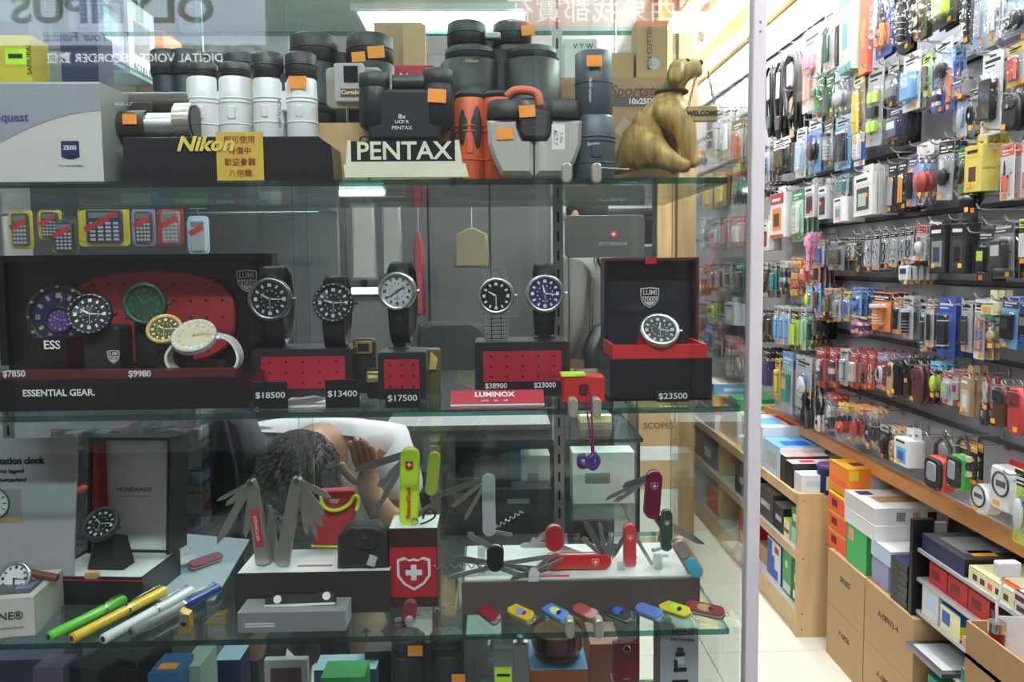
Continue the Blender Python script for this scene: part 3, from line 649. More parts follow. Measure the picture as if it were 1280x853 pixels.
def timer(x0, x1, yt, yb, rnd, lab, card):
    a = PX(x0, (yt+yb)/2, 1.18); b = PX(x1, (yt+yb)/2, 1.18); w = abs(a.y-b.y); h = PX((x0+x1)/2, yt, 1.18).z - PX((x0+x1)/2, yb, 1.18).z
    t = thing('timer_switch', lab, 'timer', (1.27, (a.y+b.y)/2, PX((x0+x1)/2, yb, 1.18).z), -90)
    if card:
        MB().rbox(-w*.45, w*.75, 0, .002, -.02, h*1.12, M('red'), .006).build('card', t)
        MB().box(w*.52, w*.6, -.001, 0, h*.1, h*.7, LETW).build('card_lettering', t)
    MB().rbox(-w*.5, w*.5, -.045, -.001, 0, h, M('white', .3), w*(.48 if rnd else .12), .005, 8 if rnd else 3).build('casing', t)
    m = MB(); m.ring((0, -.046, h*.62), w*.34, w*.035, M('char'), 'Y', 24, 5); m.build('dial_ring', t)
    MB().rbox(-w*.2, w*.2, -.047, -.044, h*.55, h*.7, M((.12,.15,.12), .15), .002).build('display', t)
    MB().box(-w*.3, -w*.02, -.0458, -.045, h*.1, h*.22, STICK).build('price_sticker', t)
    if card: MB().rbox(-.008, .008, 0, .05, h*.9, h*1.0, M('lgrey'), .003).build('hanging_tab', t)
    else: MB().rbox(-.008, .008, 0, .05, h*.75, h*.85, M('lgrey'), .003).build('hanging_tab', t)
timer(1214, 1242, 585, 640, False, 'white square timer switch on a red card', True)
timer(1189, 1213, 606, 644, True, 'small white round timer switch left of the red card', False)
H('b',1264,1290,588,682,2,('black','neon','white','blue'),'mouse','lime and blue pack with a white rounded plug at the right edge','plug pack')
# left of the white post, seen through the side glass of the showcase
H('p',869,884,176,214,3,('lgrey','lgrey','lgrey','orange'),'ball','clear bag with a round grey part behind the brass dog','parts bag')
H('b',885,893,132,196,2,('white','white','black','purple'),'plates','white card with black dots and a purple foot','card pack')
H('b',894,904,136,200,3,('lgrey','pale','lgrey','char'),'rod','smoky clear pack right of the dotted card','pack')
H('b',906,914,132,196,3,('white','lgrey','white','red'),'bar','white and red slim pack left of the post','pack')
H('b',916,928,150,205,3,('maroon','lgrey','red','char'),'bar','grey and dark red pack just left of the post','pack')
H('p',864,876,222,262,4,('rose','pale','pale','blue'),'bar','pink-headed pale bag, fourth row left of the post','bag')
H('b',877,892,218,262,5,('yellow','lgrey','yellow','amber'),'bar','pack of bright yellow cutters left of the post','cutter pack')
H('b',894,908,216,258,5,('amber','tan','yellow','brown'),'bar','amber and brown cutters pack, right of the yellow ones','cutter pack')
H('p',912,930,205,270,4,('neon','red','dark','green'),'ball','dark bag with lime and red header just left of the post','bag')
H('p',872,886,272,316,4,('white','white','lgrey','white'),'plates','clear bag of white parts, middle left of the post','parts bag')
H('b',888,900,276,312,4,('lgrey','pale','lgrey','char'),'box','icy clear pack left of the two red packs','pack')
H('b',902,912,270,310,4,('red','lgrey','red','dark'),'bar','first red slim pack left of the post','pack')
H('b',915,928,270,308,4,('red','rose','silver','dred'),'bar','second red slim pack touching the post','pack')
H('p',868,886,332,380,4,('amber','orange','amber','coral'),'ball','orange and yellow toy bag left of the post','toy bag')
H('b',888,896,330,364,4,('olive','lgrey','olive','gold'),'rod','olive slim pack beside the toy bags','pack')
H('b',897,906,328,364,4,('lgrey','white','black','grey'),'phone','white pack with a black handset left of the post','handset pack')
H('b',907,916,328,364,3,('lgrey','lgrey','char','white'),'rod','grey pack right of the white handset pack','pack')
H('b',919,931,328,366,4,('green','dgreen','dark','green'),'bar','dark green pack touching the post','pack')
H('p',868,880,384,424,4,('rose','tan','coral','gold'),'ball','coral toy bag under the orange toy bags','toy bag')
H('b',886,896,374,402,4,('lgrey','neon','neon','olive'),'box','lime green box pack left of the post','pack')
H('x',912,925,374,406,3,('lgrey','lgrey','pale','white'),None,'white clear-fronted box left of the post','box')
H('b',898,908,392,424,4,('lgrey','grey','olive','white'),'coil','grey pack between lime box and white box','pack')
H('b',882,892,404,440,4,('blue','white','blue','lgrey'),'box','white and blue pack above the brown window pack','pack')
H('b',893,904,420,452,4,('lgrey','offwhite','brown','dark'),'box','cream pack with a brown window','pack')
H('p',905,918,420,470,4,('white','lgrey','lgrey','silver'),'plates','large clear bag of silver parts left of the post','parts bag')
H('p',919,933,432,476,4,('lgrey','lav','lgrey','gold'),'ball','lilac clear bag with gold parts touching the post','parts bag')

for px, py in ((1000, 33), (1018, 17), (978, 53), (962, 64), (1102, 50), (1138, 108), (1165, 52), (1254, 162), (1206, 172), (1136, 190), (884, 118), (900, 108), (915, 98), (930, 88), (880, 204), (1247, 262), (1130, 290), (1232, 64)):
    p = PX(px, py, XP-.1); o = bpy.data.objects.new('hook', HOOKM); COL.objects.link(o); o.parent = pegwall; o.location = (0, p.y, p.z)

# ================================================================== low shelf unit, cartons and rack under the peg wall
def yd(px, X): return PX(px, 600, X).y
XU = 1.12; BW = wood((.60,.40,.20), (.72,.52,.29), 5.)
u = thing('shelf_unit', 'long low pale wooden shelf unit below the peg wall', 'shelf', (XU, 2.80, 0))
def ub(n, *a, **k): return MB().box(*a, BW if 'm' not in k else k['m']).build(n, u)
ub('end_panel', 0, .38, 0, .022, 0, .545)
ub('end_panel', 0, .38, 2.38, 2.40, 0, .545)
ub('divider', .015, .38, 1.05, 1.07, .09, .50)
ub('top_board', 0, .38, .022, 2.38, .50, .54)
MB().box(0, .38, .022, 2.38, .29, .325, BW, M('white')).build('shelf', u)
MB().box(0, .38, .022, 2.38, .07, .10, BW, M('white')).build('shelf', u)
ub('kick_board', .01, .03, .022, 2.38, 0, .07)
ub('back_board', .37, .38, .022, 2.38, .07, .5)
for z in (.03, .09, .30, .52): MB().cyl((.02, -.0015, z), (.02, .001, z), .003, M('brown'), n=8).build('nail_head', u)
def wbox(label, X0, X1, y0, y1, z0, z1, fc='white', sc=None, tc=None, name='box', cat='box', deco=(), rz=0, group=None, r=.0025):
    """a carton standing at its real place; fc faces the street, sc the aisle, tc the top; deco: (face, a0,a1,b0,b1, colour) in 0..1 of that face"""
    cx, cy = (X0+X1)/2, (y0+y1)/2; t = thing(name, label, cat, (cx, cy, z0), rz, group); hx, hy, h = (X1-X0)/2, (y1-y0)/2, z1-z0
    m = MB().box(-hx, hx, -hy, hy, 0, h, M(fc), M(tc or fc), M(sc or fc))
    m.build('carton', t); p = MB(); e = .0005
    for d in deco:
        f, a0, a1, b0, b1, c = d; c = M(c)
        if f == 'f': p.box(-hx+2*hx*a0, -hx+2*hx*a1, -hy-e, -hy, h*b0, h*b1, c)
        elif f == 's': p.box(-hx-e, -hx, hy-2*hy*a1, hy-2*hy*a0, h*b0, h*b1, c)
        else: p.box(-hx+2*hx*a0, -hx+2*hx*a1, -hy+2*hy*b0, -hy+2*hy*b1, h, h+e, c)
    # lid seam
    p.box(-hx-e, -hx, -hy, hy, h*.985-.001, h*.985, M('char')) if h > .03 else None
    if p.v: p.build('printing', t)
    return t
B = wbox
ZT = .54
B('white box with blue and red lid next to the white post, on the shelf unit',1.13,1.33,3.22,3.50,ZT,.705,'white','white','white',deco=(('t',.1,.6,.2,.7,'sky'),('t',.65,.95,.1,.9,'red'),('s',.1,.5,.4,.8,'grey')))
B('white box with a bright blue lid, second on the shelf unit',1.13,1.31,3.02,3.205,ZT,.665,'white','pale','sky',deco=(('t',.2,.8,.2,.6,'blue'),('f',.1,.7,.3,.7,'sky'),('s',.2,.8,.2,.7,'lgrey')))
B('dark maroon box with white and pink top on the shelf unit',1.13,1.30,2.96,3.015,ZT,.645,'maroon','dark','white',deco=(('t',.1,.7,.1,.9,'rose'),('f',.2,.8,.3,.6,'white')))
B('black box with a printed white top, beside the dark maroon box',1.13,1.32,2.89,2.955,ZT,.635,'black','black','white',deco=(('t',.2,.5,.2,.8,'red'),('f',.1,.5,.4,.7,'grey')))
B('small white box with barcode at the near end of the shelf unit',1.135,1.31,2.815,2.885,ZT,.61,'white','white','white',deco=(('f',.74,.95,.2,.8,'grey'),('f',.1,.4,.4,.7,'pale'),('t',.1,.9,.2,.8,'pale')))
B('plain white flat box at the back of the shelf unit under the ledge',1.33,1.45,2.95,3.25,.60,.66,'white','offwhite','white')
B('cream box under the plain white flat box',1.32,1.46,2.92,3.25,ZT,.599,'cream','cream','cream')
B('green box with white cross print under the ledge beside the white post',1.16,1.40,3.66,3.80,.69,.745,'green','teal','green',deco=(('f',.2,.8,.4,.6,'white'),))
B('cream box below the green cross box',1.15,1.42,3.62,3.86,ZT,.689,'offwhite','cream','cream',deco=(('f',.3,.7,.4,.6,'brown'),))
# far boxes on the unit, seen through the showcase side glass
B('flat orange and white box on the far shelf unit, topmost left of the post',1.13,1.40,3.95,4.22,.665,.715,'orange','coral','white',deco=(('t',.1,.9,.2,.8,'white'),))
B('red box with a white title band seen through the side glass',1.13,1.42,3.93,4.25,.62,.664,'red','red','orange',deco=(('f',.1,.8,.3,.6,'white'),('s',.1,.8,.3,.6,'white')))
B('large white and orange picture box under the red title box',1.13,1.42,3.92,4.26,ZT,.619,'white','offwhite','orange',deco=(('f',.1,.5,.2,.8,'orange'),('s',.1,.5,.2,.8,'orange')))
B('blue and white brochure box at the top of the far stack',1.14,1.40,3.98,4.20,.716,.77,'sky','blue','white',deco=(('t',.2,.7,.2,.9,'tan'),('f',.2,.7,.3,.6,'white')))
B('grey flat box on the far end of the shelf unit',1.13,1.40,4.30,4.62,ZT,.60,'lgrey','grey','lgrey')
B('cream flat box on the farthest end of the shelf unit',1.13,1.40,4.65,5.0,ZT,.62,'cream','tan','offwhite')
# middle shelf
for i, (y0, y1, c, lab) in enumerate(((3.30,3.60,'dark','black file box next to the post on the middle board'),(3.10,3.28,'char','charcoal box on the middle board'),(2.985,3.09,'black','glossy black box on the middle board'))):
    B(lab,1.135,1.40,y0,y1,.325,.47-.02*i,c,c,'grey',deco=(('s',.2,.8,.4,.6,'lgrey'),))
B('cream and yellow box on the middle board beside the green case',1.135,1.36,2.925,2.98,.325,.40,'paleyellow','paleyellow','lime',deco=(('s',.1,.9,.3,.5,'olive'),))
B('translucent green case, upper of two on the middle board',1.14,1.36,2.84,2.915,.395,.462,'mint','green','mint',deco=(('f',.3,.9,.2,.8,'mint'),('s',.2,.8,.3,.7,'white')))
B('translucent green case, lower of two on the middle board',1.14,1.36,2.84,2.915,.325,.392,'green','mint','green',deco=(('s',.2,.8,.3,.7,'mint'),))
for i, (c, lab) in enumerate((('grey','grey carton'),('tan','tan carton'),('char','charcoal carton'),('lgrey','pale grey carton'))):
    B(lab + ' on the far middle board, seen through the side glass',1.14,1.40,3.95+.3*i,4.20+.3*i,.325,.45,c,c,c,deco=(('s',.2,.7,.3,.7,'white'),))
# bottom shelf
B('red and yellow box on the bottom board beside the post',1.14,1.35,3.40,3.55,.10,.25,'red','red','yellow',deco=(('s',.1,.9,.1,.4,'yellow'),))
B('small kraft box on the bottom board',1.16,1.35,3.22,3.33,.10,.18,'kraft','kraft','kraft')
B('blue and white box with a diagonal blue corner on the bottom board',1.14,1.36,3.02,3.17,.10,.262,'blue','white','blue',deco=(('s',.0,.35,.05,.95,'blue'),('s',.35,.55,.05,.6,'blue'),('s',.55,.8,.05,.3,'blue'),('s',.55,.85,.72,.88,'red')))
B('tall green box with white base on the bottom board',1.14,1.36,2.91,3.0,.10,.275,'green','green','green',deco=(('s',.1,.9,.06,.25,'white'),('s',.3,.6,.6,.75,'mint')))
B('green box at the near end of the bottom board',1.14,1.36,2.83,2.90,.10,.26,'green','dgreen','green',deco=(('s',.15,.85,.1,.3,'white'),('s',.3,.7,.5,.7,'mint')))
for i in range(3): B(['coral pack','white pack','mint pack'][i] + ' on the far bottom board, seen through the side glass',1.14,1.34,3.9+.33*i,4.1+.33*i,.10,.22,['coral','white','mint'][i],['coral','white','mint'][i],'white')
# cartons
XC = 1.185
def carton(lab, y0, y1, z0, z1, X1=1.50, txt='ECLIPSE'):
    t = thing('cardboard_carton', lab, 'carton', ((XC+X1)/2, (y0+y1)/2, z0)); hx, hy, h = (X1-XC)/2, (y1-y0)/2, z1-z0
    KR = M('kraft', .8, noise=.06, scale=20.)
    MB().box(-hx, hx, -hy+.001, hy-.001, 0, h-.001, KR).build('body', t)
    MB().box(-.025, .025, -hy, hy, h-.001, h-.0005, M((.55,.38,.2), .3)).box(-.025, .025, -hy, -hy+.001, h*.8, h, M((.55,.38,.2), .3)).build('tape', t)
    text(txt, 'lettering', t, .028, (-hx-.0004, .0, h*.62), M('black', .7), rot=(90, 0, -90))
    return t
ya, yb_, yc_ = yd(1037, XC), yd(1084, XC), yd(1148, XC)
carton('kraft carton by the shelf unit end, lower one of the far pair', yb_, ya, 0, .19, txt='P-0850')
carton('kraft carton by the shelf unit end, upper one of the far pair', yb_, ya, .19, .385, txt='SERIES')
carton('kraft carton below the rack, lower one of the near pair', yc_, yb_-.004, 0, .19, txt='A-08902-4')
carton('kraft carton below the rack, upper one of the near pair', yc_, yb_-.004, .19, .385, txt='A-08902-4')
ZK = .385
for i, lab in enumerate(('lowest of three','middle of three','topmost of three')):
    B('orange box with yellow edge lines, %s on the far carton' % lab,1.20,1.245,2.585,2.73,ZK+.066*i,ZK+.066*i+.064,'coral','coral','yellow',deco=(('f',.0,1,.90,1,'yellow'),('s',.0,1,.90,1,'yellow'),('s',.2,.5,.3,.7,'dred')))
B('green box with red and white labels on the cartons',1.195,1.37,2.43,2.57,ZK,.52,'green',(.06,.5,.15),'green',deco=(('s',.1,.35,.6,.9,'rose'),('f',.1,.5,.65,.9,'red'),('f',.1,.5,.1,.4,'lgrey')))
B('white box with small pictures, lower of two on the green box',1.19,1.42,2.37,2.58,.521,.568,'white','white','white',deco=(('f',.5,.62,.2,.8,'char'),('f',.7,.8,.2,.8,'tan')))
B('white box with a window lid, upper of two on the green box',1.192,1.43,2.38,2.59,.569,.622,'white','offwhite','white',deco=(('t',.2,.85,.3,.6,'tan'),('f',.3,.42,.2,.75,'grey'),('f',.52,.62,.2,.75,'tan'),('f',.72,.84,.2,.75,'maroon'),('t',.1,.3,.7,.9,'navy')))
B('bright orange box with yellow top and silver disc print',1.205,1.40,2.595,2.74,.59,.69,'orange','orange','amber',deco=(('s',.1,.9,.3,.5,'coral'),('f',.4,.75,.2,.7,'lgrey'),('t',.2,.7,.3,.6,'brown'),('f',.03,.2,.6,.95,'yellow')))
B('white base box under the bright orange box',1.25,1.42,2.60,2.80,ZK,.589,'white','offwhite','white')
tin = thing('tin', 'navy tin with a purple lid behind the bright orange box', 'tin', (1.24, 2.83, ZT))
MB().lathe([(.038,0),(.038,.095)], M('navy'), 20).build('can', tin); MB().lathe([(.040,.095),(.041,.098),(.041,.106),(.037,.109)], M('purple', .3), 20).build('lid', tin)
MB().box(-.02, .02, -.0385, -.034, .02, .07, M('paleyellow')).build('paper_label', tin)
B('flat blue-grey box behind the stack of black cases',1.20,1.36,2.30,2.40,ZK,.47,'pale','lav','white',deco=(('t',.1,.8,.1,.8,'pale'),))
B('flat pale blue box on top of the blue-grey box',1.195,1.37,2.28,2.40,.471,.52,'white','pale','white')
for i in range(6):
    B('black ribbed case in the stack beside the rack, %s from the bottom' % ['lowest','second','third','fourth','fifth','topmost'][i],1.192,1.33,2.175+.004*(i % 2),2.27,ZK+.022*i,ZK+.022*i+.0205,'black','char','navy','case','case',deco=(('s',.1,.5,.2,.8,'dark'),('f',.6,.9,.3,.7,'grey')))
# metal rack
rk = thing('metal_rack', 'low black and grey metal rack at the right edge below the peg wall', 'rack', (1.2, 2.145, 0))
m = MB().rbox(-.012, .05, 0, .018, ZK+.001, .665, M('black', .35, .3), .003); m.build('post', rk)
MB().rbox(.05, .088, .002, .016, ZK+.004, .655, M('lgrey', .4, .5), .002).build('side_plate', rk)
for z in (.43, .485, .60): MB().cyl((.068, .0, z), (.068, -.006, z), .007, CHROME, n=12).build('bolt', rk)
RZ = (.585, .50, .405, .31, .2, .08)
for z in RZ: MB().box(.0, .30, -.535, -.003, z-.010, z, M('lgrey', .35, .4), M('lgrey', .25, .3)).build('shelf', rk)
MB().box(.285, .30, -.535, -.003, .06, .62, M('grey', .4, .4)).build('back_plate', rk)
MB().box(.0, .30, -.545, -.535, 0, .62, M('grey', .4, .4)).build('end_plate', rk)
XR = 1.205
B('black game box with starry print on the top rack shelf',XR,1.46,1.93,2.13,RZ[0],.632,'black','navy','char',deco=(('t',.1,.6,.2,.8,'grey'),('t',.15,.4,.1,.3,'amber'),('s',.1,.8,.3,.7,'dark')))
B('cream game box with small coloured pictures on the top rack shelf',XR+.005,1.45,1.745,1.92,RZ[0],.622,'paleyellow','paleyellow','paleyellow',deco=tuple(('t',.06+.14*i,.15+.14*i,.15+.25*(i%2),.45+.25*(i%2),c) for i, c in enumerate(('coral','white','amber','tan','lime','white')))+tuple(('s',.1+.17*i,.2+.17*i,.2,.6,c) for i, c in enumerate(('brown','maroon','coral','dark','brown'))))
for i in range(2):
    B('red and white box on the top rack shelf, %s of two' % ['lower','upper'][i],1.205-.004*i,1.36,1.61+.01*i,1.735,RZ[0]+.0265*i,RZ[0]+.0265*i+.026,'maroon','white','maroon',deco=(('t',.05,.95,.05,.95,'white'),('t',.2,.7,.3,.7,'rose'),('s',.05,.95,.2,.7,'maroon'),('t',.55,.8,.1,.3,'amber')))
for i in range(3): B('bright red case on the second rack shelf, %s from the post' % ['first','second','third'][i],XR+.01,1.40,2.02-.09*i,2.105-.09*i,RZ[1],.56,'red','red','coral','case','case',deco=(('s',.15,.6,.3,.7,'dred'),))
for i in range(2):
    t = thing('clear_case', 'clear plastic case with grey parts, %s one on the second rack shelf' % ['lower','upper'][i], 'case', (1.29, 1.72, RZ[1]+.03*i))
    MB().rbox(-.085, .10, -.10, .10, .001, .029, glass((.8,.82,.74), 1.45, .05, .3, 20., 'tinted_plastic', .05), .006).build('shell', t)
    MB().rbox(-.05, .07, -.07, .07, .003, .016, M('grey'), .004).build('contents', t)
    if i: MB().box(-.086, .09, -.08, .03, .0295, .0305, M('white')).box(-.086, .09, -.04, .03, .0306, .031, M('red')).build('paper_label', t)
B('white rounded box with a pale picture on the third rack shelf',XR,1.36,2.04,2.12,RZ[2],.49,'white','offwhite','white',deco=(('s',.2,.8,.3,.8,'pale'),('f',.1,.8,.3,.8,'pale')))
B('yellow and blue box on the third rack shelf',XR,1.37,1.94,2.03,RZ[2],.475,'blue','paleyellow','blue',deco=(('s',.1,.5,.3,.8,'blue'),('f',.0,.6,.1,.6,'yellow')))
B('pink box on the third rack shelf between blue and teal',XR,1.34,1.86,1.93,RZ[2],.43,'rose','rose','paleyellow',deco=(('s',.3,.7,.3,.7,'white'),))
B('teal box with white figures on the third rack shelf',XR,1.35,1.79,1.85,RZ[2],.465,'teal',(.05,.5,.35),'teal',deco=(('s',.3,.7,.2,.5,'white'),))
B('flat dark printed sheet box on the fourth rack shelf, beside the kraft cartons',1.16,1.42,1.94,2.12,RZ[3],.322,'char','grey','char',deco=(('t',.05,.5,.1,.9,'lgrey'),('t',.55,.9,.1,.9,'dark')))
B('mint box on the fourth rack shelf',XR,1.35,1.84,1.93,RZ[3],.345,'mint','teal','mint')
B('violet and grey pack on the fourth rack shelf',XR,1.35,1.73,1.83,RZ[3],.365,'lav','lav','pale',deco=(('s',.2,.7,.3,.7,'rose'),))
B('dark green box on the fifth rack shelf',XR,1.35,1.9,2.08,RZ[4],.25,'dgreen','teal','green')
# open carton with a pole-handled gadget at the lower right corner
t = thing('open_carton', 'open cardboard carton at the lower right corner of the picture', 'carton', (1.127, 1.48, 0))
KR = M((.42,.25,.11), .8)
m = MB(); w, d, h = .12, .12, .63
m.box(-w, w, -d, -d+.005, 0, h, KR); m.box(-w, w, d-.005, d, 0, h, KR); m.box(-w, -w+.005, -d+.005, d-.005, 0, h, KR); m.box(w-.005, w, -d+.005, d-.005, 0, h, KR); m.box(-w, w, -d, d, .55, .56, KR); m.build('body', t)
g = thing('hand_lamp', 'dark red hand lamp with a chrome collar and a white cable standing in the open carton', 'lamp', (1.027, 1.53, .561))
MB().cyl((0,0,0), (0,0,.078), .015, M('dred', .3), n=16).build('grip', g); MB().cyl((0,0,.078), (0,0,.098), .017, CHROME, n=16).build('collar', g)
MB().tube([(0,0,.098),(-.002,0,.13),(.006,.0,.17),(.012,.0,.20)], .003, M('white'), 6).build('cable', g)
MB().rbox(-.006, .04, -.01, .01, .195, .225, M('white'), .004).build('plug', g)
t = tag(MB().prism([(-.05,0),(.03,0),(.02,.11),(-.045,.10)], -.001, .001, M('white')).build('paper'), 'white paper sheet sticking up in the open carton', 'paper', loc=(1.08, 1.53, .561), rz=-30)

# ================================================================== things in the showcase
def sc(px, y): return px * y / F_PX
SH_OUT = [(0,-1.15),(.55,-.85),(.9,-.35),(1,.3),(1,.95),(0,1.05),(-1,.95),(-1,.3),(-.9,-.35),(-.55,-.85)]
def cross(x, z, a, b): return [(x+i, z+j) for i, j in ((b,b),(b,a),(-b,a),(-b,b),(-a,b),(-a,-b),(-b,-b),(-b,-a),(b,-a),(b,-b),(a,-b),(a,b))]
def shield(parent, x, y, z, w, kind='watch', name='emblem'):
    pts = lambda k: [(x+a*w*k, z+b*w*k) for a, b in SH_OUT]
    m = MB()
    if kind == 'watch':
        m.prism(pts(1.0), y-.0004, y, M('white')); m.prism(pts(.9), y-.0008, y-.0004, M('dred')); m.prism(pts(.82), y-.0012, y-.0008, M('black'))
        m.prism([(x+a*w*.8, z+min(b, .1)*w*.8) for a, b in SH_OUT if b < .5] + [], y-.0014, y-.0012, M('white')); m.build(name, parent)
        text('LUMI', 'lettering', parent, w*.75, (x, y-.0016, z+w*.48), LETW, bold=.01*w, sx=.9)
        text('NOX', 'lettering', parent, w*.72, (x, y-.0018, z-w*.28), LET, bold=.01*w, sx=.85)
    else:
        OC = [(-1,.8),(-1,-.2),(-.6,-.75),(0,-1.1),(.6,-.75),(1,-.2),(1,.8),(.55,.95),(.3,.78),(0,.86),(-.3,.78),(-.55,.95)]
        q = lambda k: [(x+a*w*k, z+b*w*k) for a, b in OC]
        m.prism(q(1), y-.0004, y, M('white')); m.prism(q(.84), y-.0007, y-.0004, M('red') if kind == 'red' else kind)
        m.prism(cross(x, z, .48*w, .16*w), y-.0011, y-.0006, M('white'))
        m.build(name, parent)
# ---------------------------------------------------------------- watches
def watch(label, px, py, y, dpx, dial='black', cas='silver', bezel=None, strap='black', mark='white', rx=0, ry=0, rz=0, style='loop', low=2.2, up=1.3, hands=(300, 90), digits=True, name='wristwatch', group=None, dots=False):
    p = P(px, py, y); t = thing(name, label, 'watch', p, rz, group, rx, ry); r = sc(dpx, y)/2
    cm = M(cas, .28, 1.) if cas in ('silver', 'grey') else M(cas, .4); bm = M(bezel, .35) if bezel else cm
    T = lambda: MB().at(rx=90)
    T().lathe([(r*.80,-.006),(r*.96,-.004),(r*.98,.001),(r*.9,.004)], cm, 28, caps=1).build('case', t)
    b = T(); 
    for k in range(1): b.lathe([(r*.78,.001),(r*.98,.0015),(r*.96,.0055),(r*.80,.0065),(r*.78,.001)], bm, 28, caps=0)
    if dots or bezel:
        for k in range(12 if dots else 24):
            a = k*math.pi/(6 if dots else 12); b.sph((r*.88*math.cos(a), r*.88*math.sin(a), .0062), (r*.06 if (k % 2 == 0 or dots) else r*.025, r*.035 if not dots else r*.05, .0006), M(mark), 6, 4)
    bz = b.build('bezel', t)
    d = MB(); d.at(rx=90).lathe([(.0001,.0028),(r*.79,.003)], M(dial, .25), 28)
    d.at(); ym = -.0034; dl = d.build('dial', t)
    d = MB()
    for k in range(12):
        a = k*math.pi/6; c, s_ = math.cos(a), math.sin(a); r0, r1, w = r*.55, r*.7, r*(.05 if k % 3 else .08)
        v = [(c*r0-s_*w, ym, s_*r0+c*w), (c*r0+s_*w, ym, s_*r0-c*w), (c*r1+s_*w, ym, s_*r1-c*w), (c*r1-s_*w, ym, s_*r1+c*w)]
        d.add(v, [(0,1,2,3)], M(mark, .6))
    if digits:
        for k in range(12):
            a = (k+.5)*math.pi/6; d.sph((r*.38*math.cos(a), ym, r*.38*math.sin(a)), (r*.035, .0003, r*.035), M(mark, .6), 5, 4)
    d.build('hour_mark', t, kind='stuff')
    h = MB()
    for ang, L, w in ((hands[0], .45, .05), (hands[1], .62, .035), (180, .6, .012)):
        a = R(90-ang); c, s_ = math.cos(a), math.sin(a)
        h.add([(-s_*w*r, ym-.0006, c*w*r), (s_*w*r, ym-.0006, -c*w*r), (c*L*r+s_*w*r*.5, ym-.0006, s_*L*r-c*w*r*.5), (c*L*r-s_*w*r*.5, ym-.0006, s_*L*r+c*w*r*.5)], [(0,1,2,3)], M(mark, .5))
    h.cyl((0,ym-.0002,0), (0,ym-.0016,0), r*.05, CHROME, n=8); h.build('hands', t)
    T().lathe([(.0001,.0056),(r*.5,.0055),(r*.79,.0048)], glass((.99,.99,.99), 1.4, 0., name='watch_glass'), 28, caps=0).build('crystal', t)
    MB().cyl((r*.97,.001,0), (r*1.13,.001,0), r*.09, cm, n=10).build('crown', t)
    sm = M(strap, .5) if strap != 'silver' else M('silver', .3, 1.)
    if style == 'loop':
        pts = []
        for k in range(25):
            a = R(100 - k*340/24 + 0); 
            z = (up if math.sin(a) > 0 else low)*r*math.sin(a); yy = r*1.15 - r*1.1*math.cos(a-R(0))
            pts.append((0, yy, z))
        m = MB(); ws = [r*(1.1 if abs(k-12) < 9 else 1.1) for k in range(25)]
        # two halves of the strap leave the case above and below the dial and meet behind it
        u1 = [(0, .002, r*.85), (0, .003, r*1.05), (0, .008+r*.15, r*(up)), (0, r*.9, r*(up+.12)), (0, r*1.8, r*up*.8), (0, r*2.2, 0)]
        l1 = [(0, .002, -r*.85), (0, .003, -r*1.15), (0, .004+r*.08, -r*(low*.8)), (0, r*.5, -r*low), (0, r*1.4, -r*low*.9), (0, r*2.1, -r*low*.4), (0, r*2.2, 0)]
        MB().band(u1, [r*1.1, r*1.05, r, r, r, r], .0025, sm).build('strap', t); MB().band(l1, [r*1.1, r*1.05, r, r, r, r, r], .0025, sm).build('strap', t)
    elif style == 'bracelet':
        for s_, L in ((1, up), (-1, low)):
            z = .9; m = MB()
            while z < L:
                w = r*(.75-.12*z/ max(L, 1)); yy = .002 + max(0, z-1.2)*r*(.12 if s_ < 0 else .5)
                for a, b_ in ((-w, -w*.4), (-w*.36, w*.36), (w*.4, w)): m.rbox(a, b_, yy, yy+.003, s_*z*r-r*.09, s_*z*r+r*.09, sm, .001, .0006)
                z += .21
            m.build('bracelet', t, kind='stuff')
    elif style == 'open':     # the strap lies flat in both directions
        MB().band([(0,.002,r*.85),(0,.003,r*1.4),(0,.012,r*2.4),(0,.016,r*3.2)], [r*1.1]*4, .003, sm).build('strap', t)
        MB().band([(0,.002,-r*.85),(0,.003,-r*1.3),(0,.010,-r*1.9)], [r*1.1]*3, .003, sm).build('strap', t)
    return t
def riser(label, x0, x1, yt, yb, y, dep=.07, red=None, tags=(), name='watch_riser'):
    a = P(x0, yb, y); b = P(x1, yt, y); z0 = z2; w = b.x-a.x; h = P((x0+x1)/2, yt, y).z - z0
    t = thing(name, label, 'display stand', ((a.x+b.x)/2, y, z0+.0005))
    m = MB(); BL = M((.018,.02,.022), .3)
    m.rbox(-w/2, w/2, 0, dep, 0, h, BL, .003, .001); m.build('block', t)
    if red:
        r0, r1, q0, q1 = red; X0, X1 = P(r0, q0, y).x-t.location.x, P(r1, q0, y).x-t.location.x; Z1, Z0 = P(r0, q0, y).z-z0, P(r0, q1, y).z-z0
        m = MB().box(X0, X1, -.0012, 0, Z0, Z1, M((.36,.012,.03), .45)); m.build('red_panel', t)
        n = max(3, round((X1-X0)/.0225)); m = MB()
        for i in range(n):
            for j in range(3):
                cx, cz = X0+(X1-X0)*(i+.5)/n, Z0+(Z1-Z0)*(j+.5)/3; m.cyl((cx, -.0013, cz), (cx, -.0016, cz), .0019, M('black'), n=8)
        m.build('hole', t, kind='stuff')
    for s_, px, py in tags:
        p = P(px, py, y); text(s_, 'lettering', t, .0105, (p.x-t.location.x, -.0022, p.z-z0), M((.75,.75,.8), .5), bold=.0002)
    return t
